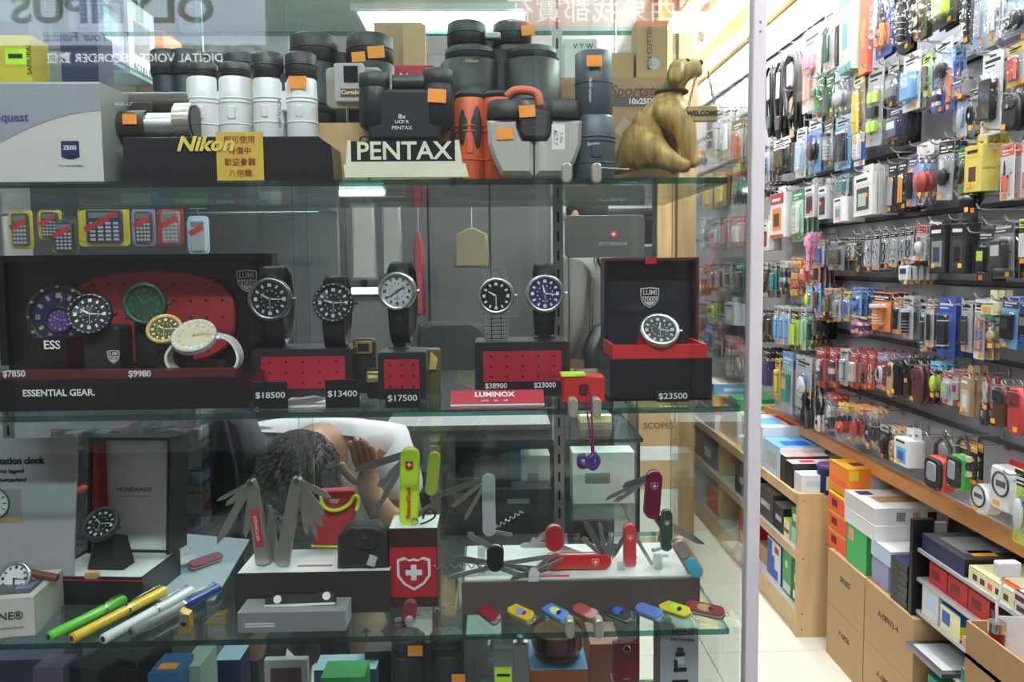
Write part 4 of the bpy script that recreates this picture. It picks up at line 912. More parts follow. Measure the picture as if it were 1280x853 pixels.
# large watch display box
yb = 1.06
t = thing('watch_display_box', 'large open black watch display box with a red perforated lining and ESSENTIAL GEAR lettering', 'display box', (P(160,500,yb).x, yb, z2+.0005))
x0 = P(-14,500,yb).x - t.location.x; x1 = P(312,500,yb).x - t.location.x; hb = P(160,474,yb).z - z2
DK = M((.012,.010,.012), .25)
MB().box(x0, x1, 0, .17, 0, hb, DK).build('base', t)
yl = 1.235; xa_, xb_ = P(8,400,yl).x - t.location.x, P(347,400,yl).x - t.location.x; zt = P(160,319,yl).z - z2
MB().box(xa_, xb_, yl-yb, yl-yb+.012, 0, zt, DK).box(xa_, xa_+.012, yl-yb-.02, yl-yb, hb+.001, zt, DK).box(xb_-.012, xb_, yl-yb-.02, yl-yb, hb+.001, zt, DK).box(xa_+.012, xb_-.012, yl-yb-.02, yl-yb, zt-.01, zt, DK).build('lid', t)
rp0, rp1 = P(84,400,yl-.01), P(292,345,yl-.01); cx = (rp0.x+rp1.x)/2-t.location.x; hw = (rp1.x-rp0.x)/2
zc_ = P(190,398,yl-.01).z - z2
MB().prism([(cx+hw*math.copysign(abs(math.cos(a*.196))**.7, math.cos(a*.196)), zc_+.072*math.copysign(abs(math.sin(a*.196))**.7, math.sin(a*.196))) for a in range(32)], yl-yb-.012, yl-yb-.001, M((.42,.03,.04), .5), .003).build('red_lining', t)
m = MB()
for i in range(10):
    for j in range(5):
        X, Z = cx-hw*.86+hw*1.72*i/9, zc_-.052+.026*j
        if ((X-cx)/hw)**2*.8 + ((Z-zc_)/.072)**2*.7 < .95: m.cyl((X, yl-yb-.0121, Z), (X, yl-yb-.0125, Z), .0025, M('black'), n=8)
m.build('hole', t, kind='stuff')
p = P(74, 492, yb); text('ESSENTIAL GEAR.', 'lettering', t, .0125, (p.x-t.location.x, -.001, p.z-z2), LETW, bold=.0003)
MB().box(x0+.01, x1-.02, .004, .03, hb, hb+.010, M((.10,.015,.02), .4)).build('price_tray', t)
for s_, px in (('$7850', 18), ('$9980', 175)):
    p = P(px, 469, yb+.004); text(s_, 'lettering', t, .012, (p.x-t.location.x, .003, p.z-z2+.001), LETW, bold=.0003)
shield(t, P(322,351,yl-.02).x-t.location.x-.016, yl-yb-.0205, P(311,351,yl-.02).z-z2, .0155)
p = P(61, 433, 1.12); 
MB().box(P(52,433,1.13).x-t.location.x-.012, P(52,433,1.13).x-t.location.x+.034, .07, .115, hb, p.z-z2+.01, DK).build('name_block', t)
text('ESS', 'lettering', t, .017, (p.x-t.location.x, .068, p.z-z2), LETW, bold=.0004)
hz = z2+hb+.0005
def cushion(label, px, w, y, pyt, c='black', dep=.045):
    q = P(px, pyt, y); t = thing('watch_cushion', label, 'cushion', (q.x, y, hz)); h = q.z-hz
    MB().rbox(-w/2, w/2, 0, dep, 0, h, M(c, .6), .006, .003).build('pad', t); return t
c1 = cushion('black cushion with a small shield emblem under the white-numbered watch', 125, .05, 1.115, 408)
shield(c1, .017, -.0005, .024, .0085)
cushion('black cushion under the dark green watch', 182, .036, 1.175, 400); cushion('black low cushion under the olive watch', 210, .04, 1.13, 440)
cushion('black wide cushion inside the white watch strap', 254, .05, 1.115, 452, dep=.03)
watch('dark watch with bold white numerals in the display box', 113, 393, 1.11, 54, 'black', 'black', 'black', 'black', 'white', rx=-12, rz=8, low=1.5, hands=(300,92), style='none')
watch('dark green watch on the red perforated lining', 182, 380, 1.165, 54, 'dgreen', 'dark', 'dgreen', 'black', 'olive', low=1.6, up=1.5, hands=(320,60), style='none')
watch('big dark bezel ring with cream dots at the left of the display box', 76, 396, 1.20, 84, 'navy', 'black', 'black', 'black', 'tan', dots=True, digits=False, hands=(10,10), style='none')
watch('small purple-dialled watch between the dotted ring and the numbered watch', 76, 400, 1.155, 36, 'purple', 'black', None, 'black', 'lav', style='none')
watch('olive watch tipped back between green and white watches', 206, 413, 1.115, 44, 'olive', 'olive', 'gold', 'black', 'paleyellow', rx=-38, rz=10, style='none')
w5 = watch('white watch with a white strap bent in a loop', 243, 422, 1.085, 56, 'cream', 'white', 'offwhite', 'white', 'gold', rx=-48, ry=-6, rz=8, style='none', digits=False, hands=(60,80))
PS = [(-.030,0,.002),(-.038,.004,-.012),(-.036,.006,-.028),(-.024,.004,-.042),(-.012,.0,-.047)]
def xstrap(t, pts, w, th, mat, nm):   # strap running in the picture plane, width along y
    m = MB(); v = []; P_ = [Vector(p) for p in pts]
    for k, p in enumerate(P_):
        d = (P_[min(k+1, len(P_)-1)]-P_[max(k-1, 0)]).normalized(); n = Vector((-d.z, 0, d.x))*th/2
        v += [tuple(p+n+Vector((0,-w/2,0))), tuple(p+n+Vector((0,w/2,0))), tuple(p-n+Vector((0,w/2,0))), tuple(p-n+Vector((0,-w/2,0)))]
    f = [(k*4+i, (k+1)*4+i, (k+1)*4+(i+1) % 4, k*4+(i+1) % 4) for k in range(len(pts)-1) for i in range(4)]
    m.add(v, f, mat, False); m.add(v, [(0,1,2,3), (4*len(pts)-1, 4*len(pts)-2, 4*len(pts)-3, 4*len(pts)-4)], mat); return m.build(nm, t)
def fine(pts, n=4):
    out = []
    for k in range(len(pts)-1):
        p0, p1, p2, p3 = [Vector(pts[min(max(i, 0), len(pts)-1)]) for i in (k-1, k, k+1, k+2)]
        for j in range(n):
            s = j/n; out.append(tuple(.5*((2*p1)+(-p0+p2)*s+(2*p0-5*p1+4*p2-p3)*s*s+(-p0+3*p1-3*p2+p3)*s**3)))
    out.append(tuple(pts[-1])); return out
w5.rotation_euler = (R(-48), 0, 0)
wl = thing('watch_strap', 'white rubber watch strap loop under the white watch', 'strap', P(243,424,1.10)); WH = M('white', .45)
q = lambda px, py: tuple(P(px, py, 1.10)-wl.location)
xstrap(wl, fine([q(218,432),q(211,444),q(214,457),q(226,465),q(243,468)]), .022, .0035, WH, 'strap_half')
xstrap(wl, fine([q(268,418),q(288,424),q(299,440),q(298,456),q(284,466),q(266,469)]), .022, .0035, WH, 'strap_half')
w5.parent = None
# middle row of watches
riser('long black riser with a wide red perforated front, left of the small riser', 317, 440, 437, 503, 1.13, .08, (326,431,447,487), ())
riser('small black riser with a red perforated front priced $17500', 473, 532, 441, 506, 1.11, .07, (480,524,450,491), ())
riser('black riser lettered $38900 and $23000 behind the red leaflet', 594, 712, 428, 490, 1.12, .08, (604,702,440,478), (('$38900',620,483),('$23000',681,482)))
watch('steel watch with a black dial above the $18500 riser', 338, 374, 1.14, 56, 'black', 'grey', None, 'black', 'lgrey', hands=(300,90), low=2.1)
watch('black dive watch with studded bezel behind the reflected lamp', 417, 379, 1.14, 52, 'black', 'dark', 'black', 'black', 'lgrey', hands=(285,90), low=2.0, rx=-10)
watch('silver chronograph watch with a white dial and black strap', 497, 364, 1.14, 50, 'lgrey', 'silver', None, 'black', 'char', hands=(60,235), low=2.6, rz=-8)
watch('steel bracelet watch with a black dial above the $38900 riser', 620, 370, 1.145, 48, 'black', 'silver', None, 'silver', 'white', style='bracelet', low=2.5, up=1.5, digits=False, hands=(300,180))
watch('steel watch with a blue dial and black strap above the $23000 riser', 681, 367, 1.145, 50, (.03,.03,.12), 'silver', None, 'black', 'white', low=2.1, up=1.35, hands=(345,95))
for px, y_, pt, lab in ((338,1.15,392,'$18500 watch'),(417,1.15,396,'dive watch'),(497,1.15,388,'chronograph'),(620,1.155,396,'bracelet watch'),(681,1.155,396,'blue watch')):
    zt_ = P(px, 437 if px < 450 else (441 if px < 560 else 428), 1.13).z; zz = P(px, pt, y_).z; X = P(px, 400, y_).x
    if px == 417: zt_ = zt_
    t = thing('watch_stand', 'black upright holder inside the strap of the %s' % lab, 'stand', (X, y_+.012, zt_+.0005)); MB().rbox(-.009, .009, 0, .012, 0, max(.01, zz-zt_), M('black'), .004, .001).build('post', t); MB().rbox(-.016, .016, -.004, .018, 0, .004, M('black'), .002).build('foot', t)
def minibox(label, x0, x1, y0_, y1_, y, c, dep=.02, name='watch_clasp', cat='clasp', zb=None, metal=0.):
    a, b = P(x0, y1_, y), P(x1, y0_, y); z0 = a.z if zb is None else zb
    t = thing(name, label, cat, ((a.x+b.x)/2, y, z0)); w = b.x-a.x; h = b.z-z0
    MB().rbox(-w/2, w/2, 0, dep, 0, h, M(c, .3, metal), min(w, h)*.2, .001).build('body', t)
    return t, w, h
t, w, h = minibox('small gold square watch on a dark block, beside the $13400 riser', 458, 480, 462, 478, 1.12, 'black', zb=z2+.0005, name='small_watch', cat='watch')
MB().rbox(-w*.48, w*.48, -.004, 0, h*.1+.02, h*.95, M('gold', .3, .8), .002).build('case', t); MB().box(-w*.36, w*.36, -.0046, -.004, h*.25+.02, h*.82, M('cream')).build('dial', t)
t, w, h = minibox('small brass watch case, upper of two between the risers', 441, 468, 424, 444, 1.17, 'dark', zb=z2+.0005, name='small_watch', cat='watch')
MB().rbox(-w*.42, w*.42, -.004, 0, h-.022, h-.002, M('gold', .3, .8), .003).build('case', t); MB().box(-w*.26, w*.26, -.0046, -.004, h-.018, h-.006, M('black')).build('dial', t)
# tall olive pencil-shaped box
t, w, h = minibox('narrow olive-gold pouch standing right of the $17500 riser', 532, 550, 437, 500, 1.16, 'olive', .03, 'pouch', 'pouch', z2+.0005)
MB().prism([(-w*.3,h*.55),(w*.2,h*.55),(w*.35,h*.8),(-w*.1,h*.95)], -.003, 0, M('gold')).build('trim_patch', t)
# leaflets and silver tools lying on the middle shelf
a = P(622, 500, 1.09)
t = thing('leaflet', 'red leaflet with a white shield and LUMINOX lettering leaning at the shelf front', 'leaflet', (P(622,511,1.055).x, 1.055, z2+.0005)); t.rotation_euler = (R(-52), 0, 0)
w = sc(118, 1.06); MB().box(-w/2, w/2, -.0006, .0006, 0, .028, M((.45,.02,.04), .35)).build('sheet', t); MB().box(-w/2, w/2, -.0008, .0006, -.001, .002, M('lgrey')).build('fold', t)
text('LUMINOX', 'lettering', t, .012, (-.004, -.0012, .019), LETW, bold=.0004); text('LAND      SEA      AIR', 'lettering', t, .004, (-.004, -.0012, .008), LETW)
t = thing('leaflet', 'white paper leaflets on the shelf under the $18500 price', 'leaflet', (P(400,500,1.09).x, 1.09, z2+.0006)); MB().box(-.05, .05, -.03, .04, 0, .002, M('white')).build('sheet', t)
t = thing('pocket_tool', 'silver pocket tool lying open in front of the $18500 riser', 'tool', (P(365,504,1.065).x, 1.065, z2+.001), 12)
MB().prism([(-.05,0),(-.01,-.004),(.02,.002),(.045,.009),(.03,.014),(.0,.010),(-.04,.004)], -.004, .004, STEEL, .001).build('handle', t)
MB().prism([(-.05,.002),(-.02,.004),(-.005,.012),(-.03,.010)], .005, .0065, M('rose', .3, .8)).build('blade', t)
# open black watch box with a shield emblem
yb2 = 1.075
t = thing('watch_gift_box', 'open black gift box with a shield emblem in its lid, priced $23500', 'box', (P(826,500,yb2).x, yb2, z2+.0005))
xl_ = P(762,470,yb2).x-t.location.x; xr_ = P(890,470,yb2).x-t.location.x; hh = P(826,449,yb2).z-z2
BK = M((.014,.014,.018), .18)
MB().box(xl_, xr_, 0, .004, 0, hh, BK).box(xl_, xl_+.004, .004, .11, 0, hh, BK).box(xr_-.004, xr_, .004, .11, 0, hh, BK).box(xl_, xr_, .11, .114, 0, hh, BK).box(xl_, xr_, .0, .11, -.0002, .003, BK).build('base', t)
hr = P(826,432,yb2).z-z2
MB().box(xl_+.005, xr_-.005, .006, .010, hh*.2, hr, M('red', .5)).box(xl_+.005, xl_+.009, .010, .10, hh*.2, hr, M('red', .5)).box(xr_-.009, xr_-.005, .010, .10, hh*.2, hr, M('red', .5)).box(xl_+.005, xr_-.005, .006, .10, hh*.1, hh*.2, M('red')).build('red_lining', t)
yl2 = .125; lx0 = P(752,400,yb2+yl2).x-t.location.x; lx1 = P(867,400,yb2+yl2).x-t.location.x; lz = P(812,323,yb2+yl2).z-z2
MB().box(lx0, lx1, yl2, yl2+.012, hh*.6, lz, M((.03,.03,.045), .12)).box(lx1-.004, lx1, yl2-.03, yl2, hh, lz, M('maroon')).box(lx0, lx1, yl2-.03, yl2, lz-.004, lz, M('maroon')).box(lx0, lx0+.004, yl2-.03, yl2, hh, lz-.004, BK).build('lid', t)
shield(t, P(812,374,yb2+yl2).x-t.location.x, yl2-.0005, P(812,372,yb2+yl2).z-z2, .0145)
MB().box(P(813,326,yb2+yl2-.03).x-t.location.x-.008, P(813,326,yb2+yl2-.03).x-t.location.x+.008, yl2-.034, yl2-.030, lz-.009, lz+.001, M('red')).build('ribbon', t)

MB().prism([(-.03,0),(.03,0),(.022,.05),(-.022,.05)], .035, .065, M('red', .6), .003).at((0,0,0)).build('watch_pillow', t).location = (P(820,420,yb2+.05).x-t.location.x, 0, hh*.75)
watch('steel watch with a dark face tipped back on the red pillow', 824, 414, yb2+.02, 52, 'char', 'silver', None, 'black', 'lgrey', rx=-42, style='none', hands=(10,100))
# red pouch with lanyard
t = thing('pouch', 'small red pouch with a yellow-green top band hanging at the middle shelf edge', 'pouch', P(730,505,1.045)); w = sc(53,1.045); h = sc(37,1.045)
MB().rbox(-w/2, w/2, .0, .028, 0.002, h, M('red', .55), .003, .002).build('body', t); MB().box(-w/2-.002, w*.05, -.001, .029, h, h+.003, M('lime')).build('band', t)
MB().rbox(-w*.12, w*.12, -.002, 0, h*.35, h*.75, M('maroon', .3), .004).build('snap_tab', t)
t.location.z = z2+.0008
t = thing('lanyard', 'purple knotted cord hanging from the middle shelf edge', 'cord', P(737,512,1.018)); g = lambda px, py: tuple(P(px, py, 1.018)-t.location)
PU = M((.25,.02,.10), .6)
MB().tube(fine([g(734,490),g(734,515),g(738,540),g(740,566)]), .0012, PU).build('cord', t); MB().tube(fine([g(738,490),g(739,515),g(741,540),g(742,566)]), .0012, PU).build('cord', t)
m = MB(); m.tube(fine([g(742,566),g(748,576),g(741,586),g(734,578),g(742,568),g(738,582),g(726,580),g(724,572),g(732,570)]), .0034, M('purple')); m.build('knot', t); MB().ring(g(729,579), .007, .0018, M('maroon'), 'Y', 14, 6).build('loop', t)

for s_, px, y_ in (('$18500', 338, 1.052), ('$13400', 428, 1.052), ('$17500', 503, 1.046), ('$23500', 841, 1.062)):
    py = {338:495, 428:493, 503:498.5, 841:496}[px]; p = P(px, py, y_); h = 2*(p.z-z2)
    t = thing('price_tag', {'$18500':'dark price tag reading $18500, leftmost of the shelf tags','$13400':'dark price tag reading $13400 under the dive watch','$17500':'dark price tag reading $17500 under the chronograph','$23500':'dark price tag reading $23500 before the black gift box'}[s_], 'price tag', (p.x, y_, z2+.0005))
    MB().rbox(-.023, .023, 0, .0012, 0, max(h, .011), M('black', .3), .001, .0003).build('plate', t)
    text(s_, 'lettering', t, .0115, (0, -.0008, p.z-z2), LETW, bold=.0001, sx=1.15)

# ================================================================== top glass shelf: binoculars and signs
RUB = M((.025,.024,.026), .45, bump=.3, scale=300.)
def zy(px, py, z): return PZ(px, py, z).y
def sticker(t, px, py, y, w=None, c=None, name='price_sticker', ang=0):
    p = P(px, py, y)-t.location; w = w or .019
    MB().at((p.x, p.y, p.z), ry=ang).box(-w/2, w/2, -.0006, 0, -w*.36, w*.36, c or STICKO).build(name, t)
def barrel(m, x, y, z0, z1, r, mat, cup=None, cupmat=None, flare=1.0):
    m.lathe([(r*.92,z0),(r*flare,z0+.004),(r*flare,z0+(z1-z0)*.3),(r,z0+(z1-z0)*.5),(r*.98,z1-.003),(r*.9,z1)], mat, 24, (x, y, 0))
    if cup:
        h, k = cup; m.lathe([(r*k,z1),(r*k*1.06,z1+.002),(r*k*1.02,z1+h-.003),(r*k*.9,z1+h),(r*k*.6,z1+h-.001)], cupmat or RUB, 24, (x, y, 0))
# left white box
y = 1.06; t = thing('box', 'large white and grey box with a blue square emblem reading ZEISS', 'box', (P(32,222,y).x, y, z1+.0005))
xA, xB = P(-60,160,y).x-t.location.x, P(127,160,y).x-t.location.x; h = P(60,103,y).z-z1
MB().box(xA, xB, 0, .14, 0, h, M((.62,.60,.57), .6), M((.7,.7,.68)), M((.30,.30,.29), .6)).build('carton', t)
pts = [(xA, h*.98), (xA, h*.10)] + [(xA+(xB-xA)*k/10, h*(.10+.62*math.sin(k/10*1.5)**.9*1.0)) for k in range(1, 11)] + [(xB, h*.98)]
MB().prism(pts, -.0006, 0, M((.33,.35,.38), .6)).build('grey_field', t)
q = P(88,187,y)-t.location; MB().box(q.x-.0115, q.x+.0115, -.001, 0, q.z-.010, q.z+.011, M('navy')).prism([(q.x-.0115,q.z-.009),(q.x-.006,q.z-.0115),(q.x,q.z-.0125),(q.x+.006,q.z-.0115),(q.x+.0115,q.z-.009)], -.001, 0, M('navy')).build('emblem', t)
text('ZEISS', 'lettering', t, .0075, (q.x, -.0014, q.z+.002), LETW, bold=.0002)
text('Conquest', 'lettering', t, .016, (P(36,147,y).x-t.location.x, -.0014, P(30,147,y).z-t.location.z), M((.08,.08,.3)), align='RIGHT', bold=.0002)
text('We make it visible.', 'lettering', t, .0042, (q.x, -.0008, P(88,207,y).z-t.location.z), M('grey'))
# black riser with Nikon
y = 1.07; t = thing('display_riser', 'black riser with slanted yellow Nikon lettering', 'display stand', (P(282,222,y).x, y, z1+.0005))
xA, xB = P(150,200,y).x-t.location.x, P(417,200,y).x-t.location.x; h = P(300,171,y).z-z1
MB().prism([(xA,0),(xB,0),(xB-.003,h*.8),(xB-.02,h),(xA+.005,h)], 0, .12, M((.015,.015,.018), .25), .002).build('block', t)
NK = M((.8,.62,.12), .4)
p = P(257,181,y)-t.location; text('Nikon', 'lettering', t, .0265, (p.x, -.0035, p.z), NK, bold=.0009, shear=.28, sx=1.12)
YR = M((.65,.42,.05), .6); zr1 = z1 + h + .0005
t = thing('reflection_sheet', 'yellow paper note with dark red handwriting hung on the black riser', 'note', P(301,226,1.068)); w = sc(57,1.068); hn = sc(62,1.06)  # solid sheet stands in for a yellow reflection in the glass
MB().box(-w/2, w/2, 0, .0006, 0, hn, YR).build('sheet', t)
for i, s_ in enumerate(('即可使用', '特價中', '歡迎參觀', '八倍鏡')): text(s_, 'lettering', t, .0105, (0, -.0006, hn*(.84-.22*i)), M((.3,.04,.02)))
t.location.z = z1 + .001
# compact dark binocular lying on the riser
y = 1.12
t = thing('compact_binoculars', 'dark brown compact binoculars lying on the black riser, silver lens ring to the right', 'binoculars', (P(185,170,y).x, y, zr1))
g = lambda px, py, dy=0: tuple((P(px, py, y+dy)-t.location)[i] for i in range(3)); BR = M((.045,.03,.022), .4)
m = MB(); r1 = sc(17, y); a = g(128,121); b = g(235,121)
m.cyl((a[0], .04, r1*3), (b[0], .04, r1*3), r1, BR, n=20); m.cyl((a[0]-.004,.04,r1*3), (a[0],.04,r1*3), r1*.92, RUB, n=20); m.build('rear_barrel', t)
m = MB(); a = g(146,150); b = g(186,150); m.cyl((a[0],0,r1*1.15), (b[0],0,r1*1.15), r1*1.12, BR, n=20); m.build('front_barrel', t)
MB().cyl((b[0],0,r1*1.15), (g(226,150)[0],0,r1*1.15), r1*.95, M('silver', .3, .9), n=20).build('silver_tube', t)
m = MB(); e0, e1 = g(224,150)[0], g(245,150)[0]; m.cyl((e0,0,r1*1.4), (e1,-.001,r1*1.4), r1*1.38, M((.72,.66,.55), .25, .8), n=28); m.cyl((e1,0,r1*1.4), (e1+.0012,0,r1*1.4), r1*1.2, M('black', .15), n=28); m.build('lens_ring', t)
m = MB().rbox(g(150,0)[0], g(180,0)[0], .01, .04, r1*1.6, r1*3, BR); m.build('bridge', t)
p = P(163,134,y)-t.location; text('8X25 6.5°', 'lettering', t, .006, (p.x, -r1*1.0, p.z), LETW); sticker(t, 162, 149, y-r1*1.2)
# cups behind it
def bino(label, xs, yb_px, yt_px, y, mat, cups, wpx, bridge=True, base=None, cupk=.85, cupc=None, flare=1.0, name='binoculars'):
    z0 = zr1 if base == 'riser' else (base or z1+.0005); cx = sum(xs)/len(xs)
    t = thing(name, label, 'binoculars', (P(cx, yt_px, y).x, y, z0)); h = P(cx, yt_px, y).z - z0; hc = sc(cups, y); r = sc(wpx, y)/2
    for k, x in enumerate(xs):
        X = P(x, yt_px, y).x - t.location.x; m = MB(); barrel(m, X, 0, 0, h-hc, r, mat, None, None, flare)
        for q_ in (.30, .62, .68): m.ring((X,0,(h-hc)*q_), r*(1.0 if q_ > .4 else (flare+1)/2)*1.0, .0013, mat, 'Z', 24, 5)
        m.rbox(X-r*.25, X+r*.25, -r*1.06, -r*.9, (h-hc)*.36, (h-hc)*.56, mat, .003).build('barrel', t)
        m = MB(); m.lathe([(r*cupk,h-hc),(r*cupk*1.06,h-hc+.002),(r*cupk*1.04,h-.003),(r*cupk*.9,h),(r*cupk*.6,h-.001)], cupc or RUB, 24, (X,0,0)); m.ring((X,0,h-hc*.5), r*cupk*1.05, .0012, M('dark'), 'Z', 20, 5); m.build('eyecup', t)
    if bridge and len(xs) > 1:
        X0, X1 = [P(x, yt_px, y).x-t.location.x for x in (xs[0], xs[-1])]
        m = MB(); m.rbox(X0+r*.6, X1-r*.6, -r*.4, r*.4, h*.35, (h-hc)*.95, mat, .004); m.build('bridge', t)
        MB().cyl(((X0+X1)/2, 0, (h-hc)*.8), ((X0+X1)/2, 0, (h-hc)*1.08), r*.42, RUB, n=16).build('focus_wheel', t)
    return t
bino('black open eyecups of binoculars behind the lying pair', (208, 232), 222, 64, 1.28, M((.02,.02,.04), .5), 30, 34, True, None, 1.05)
bino('black rubber-cupped binoculars behind the white pair', (270, 300), 222, 68, 1.32, RUB, 24, 34, True, None, 1.05)
t = bino('white compact binoculars with black cups and an orange sticker', (254, 294), 170, 80, 1.16, M('white', .3), 18, 41, True, 'riser', .8); sticker(t, 318, 103, 1.15, .012, ang=80)
t = bino('white compact binoculars with side lettering and a tall right barrel', (334, 376), 171, 68, 1.13, M('white', .3), 30, 37, True, 'riser', .98)
sticker(t, 372, 103, 1.108, .024); p = P(349, 142, 1.11)-t.location; text('ACTION VIEW', 'lettering', t, .006, (p.x, p.y, p.z), LET, rot=(90,90,0))
# big black pair behind and silver camera
t = bino('large black binoculars behind the silver case, two orange stickers on top', (392, 462), 222, 46, 1.26, RUB, 34, 60, True, None, .9)
sticker(t, 448, 71, 1.20, .020, ang=-4); sticker(t, 470, 65, 1.20, .025, ang=-4)
y = 1.16; t = thing('folding_glasses', 'small silver folding opera glass with CERTAIN lettering', 'binoculars', (P(438,135,y).x, y, zr1)); g = lambda px, py: P(px, py, y)-t.location
z0_ = 0
a, b = g(406,134), g(476,82); MB().rbox(a.x, b.x, .008, .02, a.z, b.z, M((.62,.58,.5), .3, .7), .008, .002).build('back_plate', t)
a, b = g(419,128), g(455,80); MB().rbox(a.x, b.x, -.006, .008, a.z, b.z, M('silver', .3, .8), .003, .001).build('front_plate', t)
a, b = g(431,104), g(448,84); MB().box(a.x, b.x, -.008, -.006, a.z, b.z, M('black', .2)).build('window', t)
a, b = g(427,122), g(452,112); MB().box(a.x, b.x, -.0075, -.006, a.z, b.z, M('brown')).build('name_plate', t); p = g(438,117); text('Certain', 'lettering', t, .0085, (p.x+.001, -.008, p.z), M((.8,.7,.4)), bold=.0002)
a = g(434,134); MB().cyl((a.x, .0, a.z), (a.x, .0, 0), .002, CHROME, n=8).build('leg', t)
b = thing('box', 'kraft box under the glasses behind the cream sign', 'box', (P(430,222,1.13).x, 1.135, z1+.0005)); MB().box(P(397,200,1.135).x-b.location.x, P(560,200,1.135).x-b.location.x, 0, .05, 0, P(430,154,1.135).z-z1, M('tan', .7)).build('carton', b)
MB().box(P(400,200,1.135).x-b.location.x, P(402,200,1.135).x-b.location.x, -.0005, 0, .01, .05, M('brown')).build('printing', b)
# PENTAX binoculars
y = 1.105
t = thing('binoculars', 'black compact binoculars lettered 8x UCF R PENTAX with an orange sticker', 'binoculars', (P(508,178,y).x, y, b.location.z)); g = lambda px, py: P(px, py, y)-t.location
t.location.z = P(508,180,y).z; BKB = M((.02,.024,.028), .35)
for x0, x1, tp in ((448,486,110), (528,566,106)):
    c = g((x0+x1)/2, 140).x; r = sc(x1-x0, y)/2; m = MB(); m.lathe([(r*.7,g(0,164).z),(r,g(0,158).z),(r*1.02,g(0,120).z),(r*.92,g(0,tp).z)], BKB, 24, (c, .012, 0)); m.build('barrel', t)
    m = MB(); m.lathe([(r*.92,g(0,tp+1).z),(r*1.0,g(0,tp-2).z),(r*.98,g(0,tp-17).z),(r*.86,g(0,tp-19).z),(r*.5,g(0,tp-18).z)], RUB, 24, (c,.012,0)); m.build('eyecup', t)
m = MB(); pts = [g(a, b_) for a, b_ in ((462,176),(550,176),(556,150),(540,112),(478,112),(458,150))]; m.prism([(p.x, p.z) for p in pts], -.006, .03, BKB, .005); m.build('body', t)
a, b = g(490,112), g(530,102); MB().cyl((a.x,.01,b.z), (b.x,.01,b.z), sc(10,y), RUB, n=20).build('focus_wheel', t)
for s_, py, k in (('8x',147,.009),('UCF R',153.5,.006),('PENTAX',161,.0065)): p = g(503,py); text(s_, 'lettering', t, k, (p.x, -.0068, p.z), LETW, bold=.0001, sx=1.15)
p = g(547,122); MB().at((p.x,-.012,p.z), ry=4).box(-.0125,.0125,-.0006,0,-.009,.009,STICKO).build('price_sticker', t)
MB().at((g(456,200).x, -.0, g(456,176).z)).ring((0,0,0), .006, .0012, M('black'), 'Y', 12, 5).build('strap_ring', t)
# PENTAX sign
y = 1.045; t = thing('brand_sign', 'cream sign with PENTAX in bold cream letters on a black panel', 'sign', (P(502,218,y).x, y, z1+.0005)); g = lambda px, py: P(px, py, y)-t.location
CR = M((.80,.76,.60), .45)
m = MB(); m.prism([(g(426,0).x, .004), (g(583,0).x, .004), (g(579,0).x, g(0,208).z), (g(575,0).x, g(0,208).z), (g(571,0).x, g(0,178).z), (g(566,0).x, g(0,178).z), (g(566,0).x, g(0,205).z), (g(434,0).x, g(0,205).z), (g(434,0).x, g(0,178).z), (g(430,0).x, g(0,178).z), (g(427,0).x, g(0,208).z), (g(424,0).x, g(0,208).z)], 0, .014, CR); m.build('frame', t)
MB().box(g(433,0).x, g(567,0).x, .001, .010, g(0,206).z, g(0,179).z, M('black', .3)).build('panel', t)
text('PENTAX', 'lettering', t, .0325, (g(501,0).x, -.0002, g(0,192.5).z), CR, bold=.0006, sx=1.02)
for px in (456, 573): MB().box(g(px-1.5,0).x, g(px+1.5,0).x, .002, .006, 0, .0045, M('brown')).build('foot', t)
# orange pair, silver-white pair, tall dark pair, back pairs
t = bino('orange rubber binoculars with a black oval grip', (587, 622), 207, 116, 1.15, M((.62,.10,.03), .5), 8, 38, True, None, .9)
p = P(588,160,1.128)-t.location; m = MB(); m.sph((p.x, p.y+.004, p.z), (sc(14,1.15), .004, sc(36,1.15)), RUB, 16, 10); m.build('grip', t)
t = bino('large black binoculars at the back with a gold emblem, orange sticker on the eyecup', (588, 664), 222, 62, 1.24, M((.022,.018,.022), .4), 16, 74, True, None, .8)
p = P(590,76,1.19)-t.location; text('Nikon', 'lettering', t, .008, (p.x,p.y,p.z), M('gold'))
t2 = bino('black binoculars standing on the large pair, lens caps up', (583, 640), 222, 30, 1.29, M((.02,.02,.024), .4), 28, 46, True, None, .98); sticker(t2, 660, 38, 1.26, .021, ang=-4)
MB().rbox(P(606,60,1.25).x-t2.location.x, P(626,60,1.25).x-t2.location.x, -.05, -.035, P(616,50,1.25).z-t2.location.z, P(616,42,1.25).z-t2.location.z, M('lgrey')).build('hinge_plate', t2)
y = 1.09; t = thing('binoculars', 'silver-grey binoculars with a black bridge and orange arched band, two orange stickers', 'binoculars', (P(668,220,y).x, y, z1+.0005)); g = lambda px, py: P(px, py, y)-t.location
SG = M((.55,.53,.50), .3, .25); m = MB()
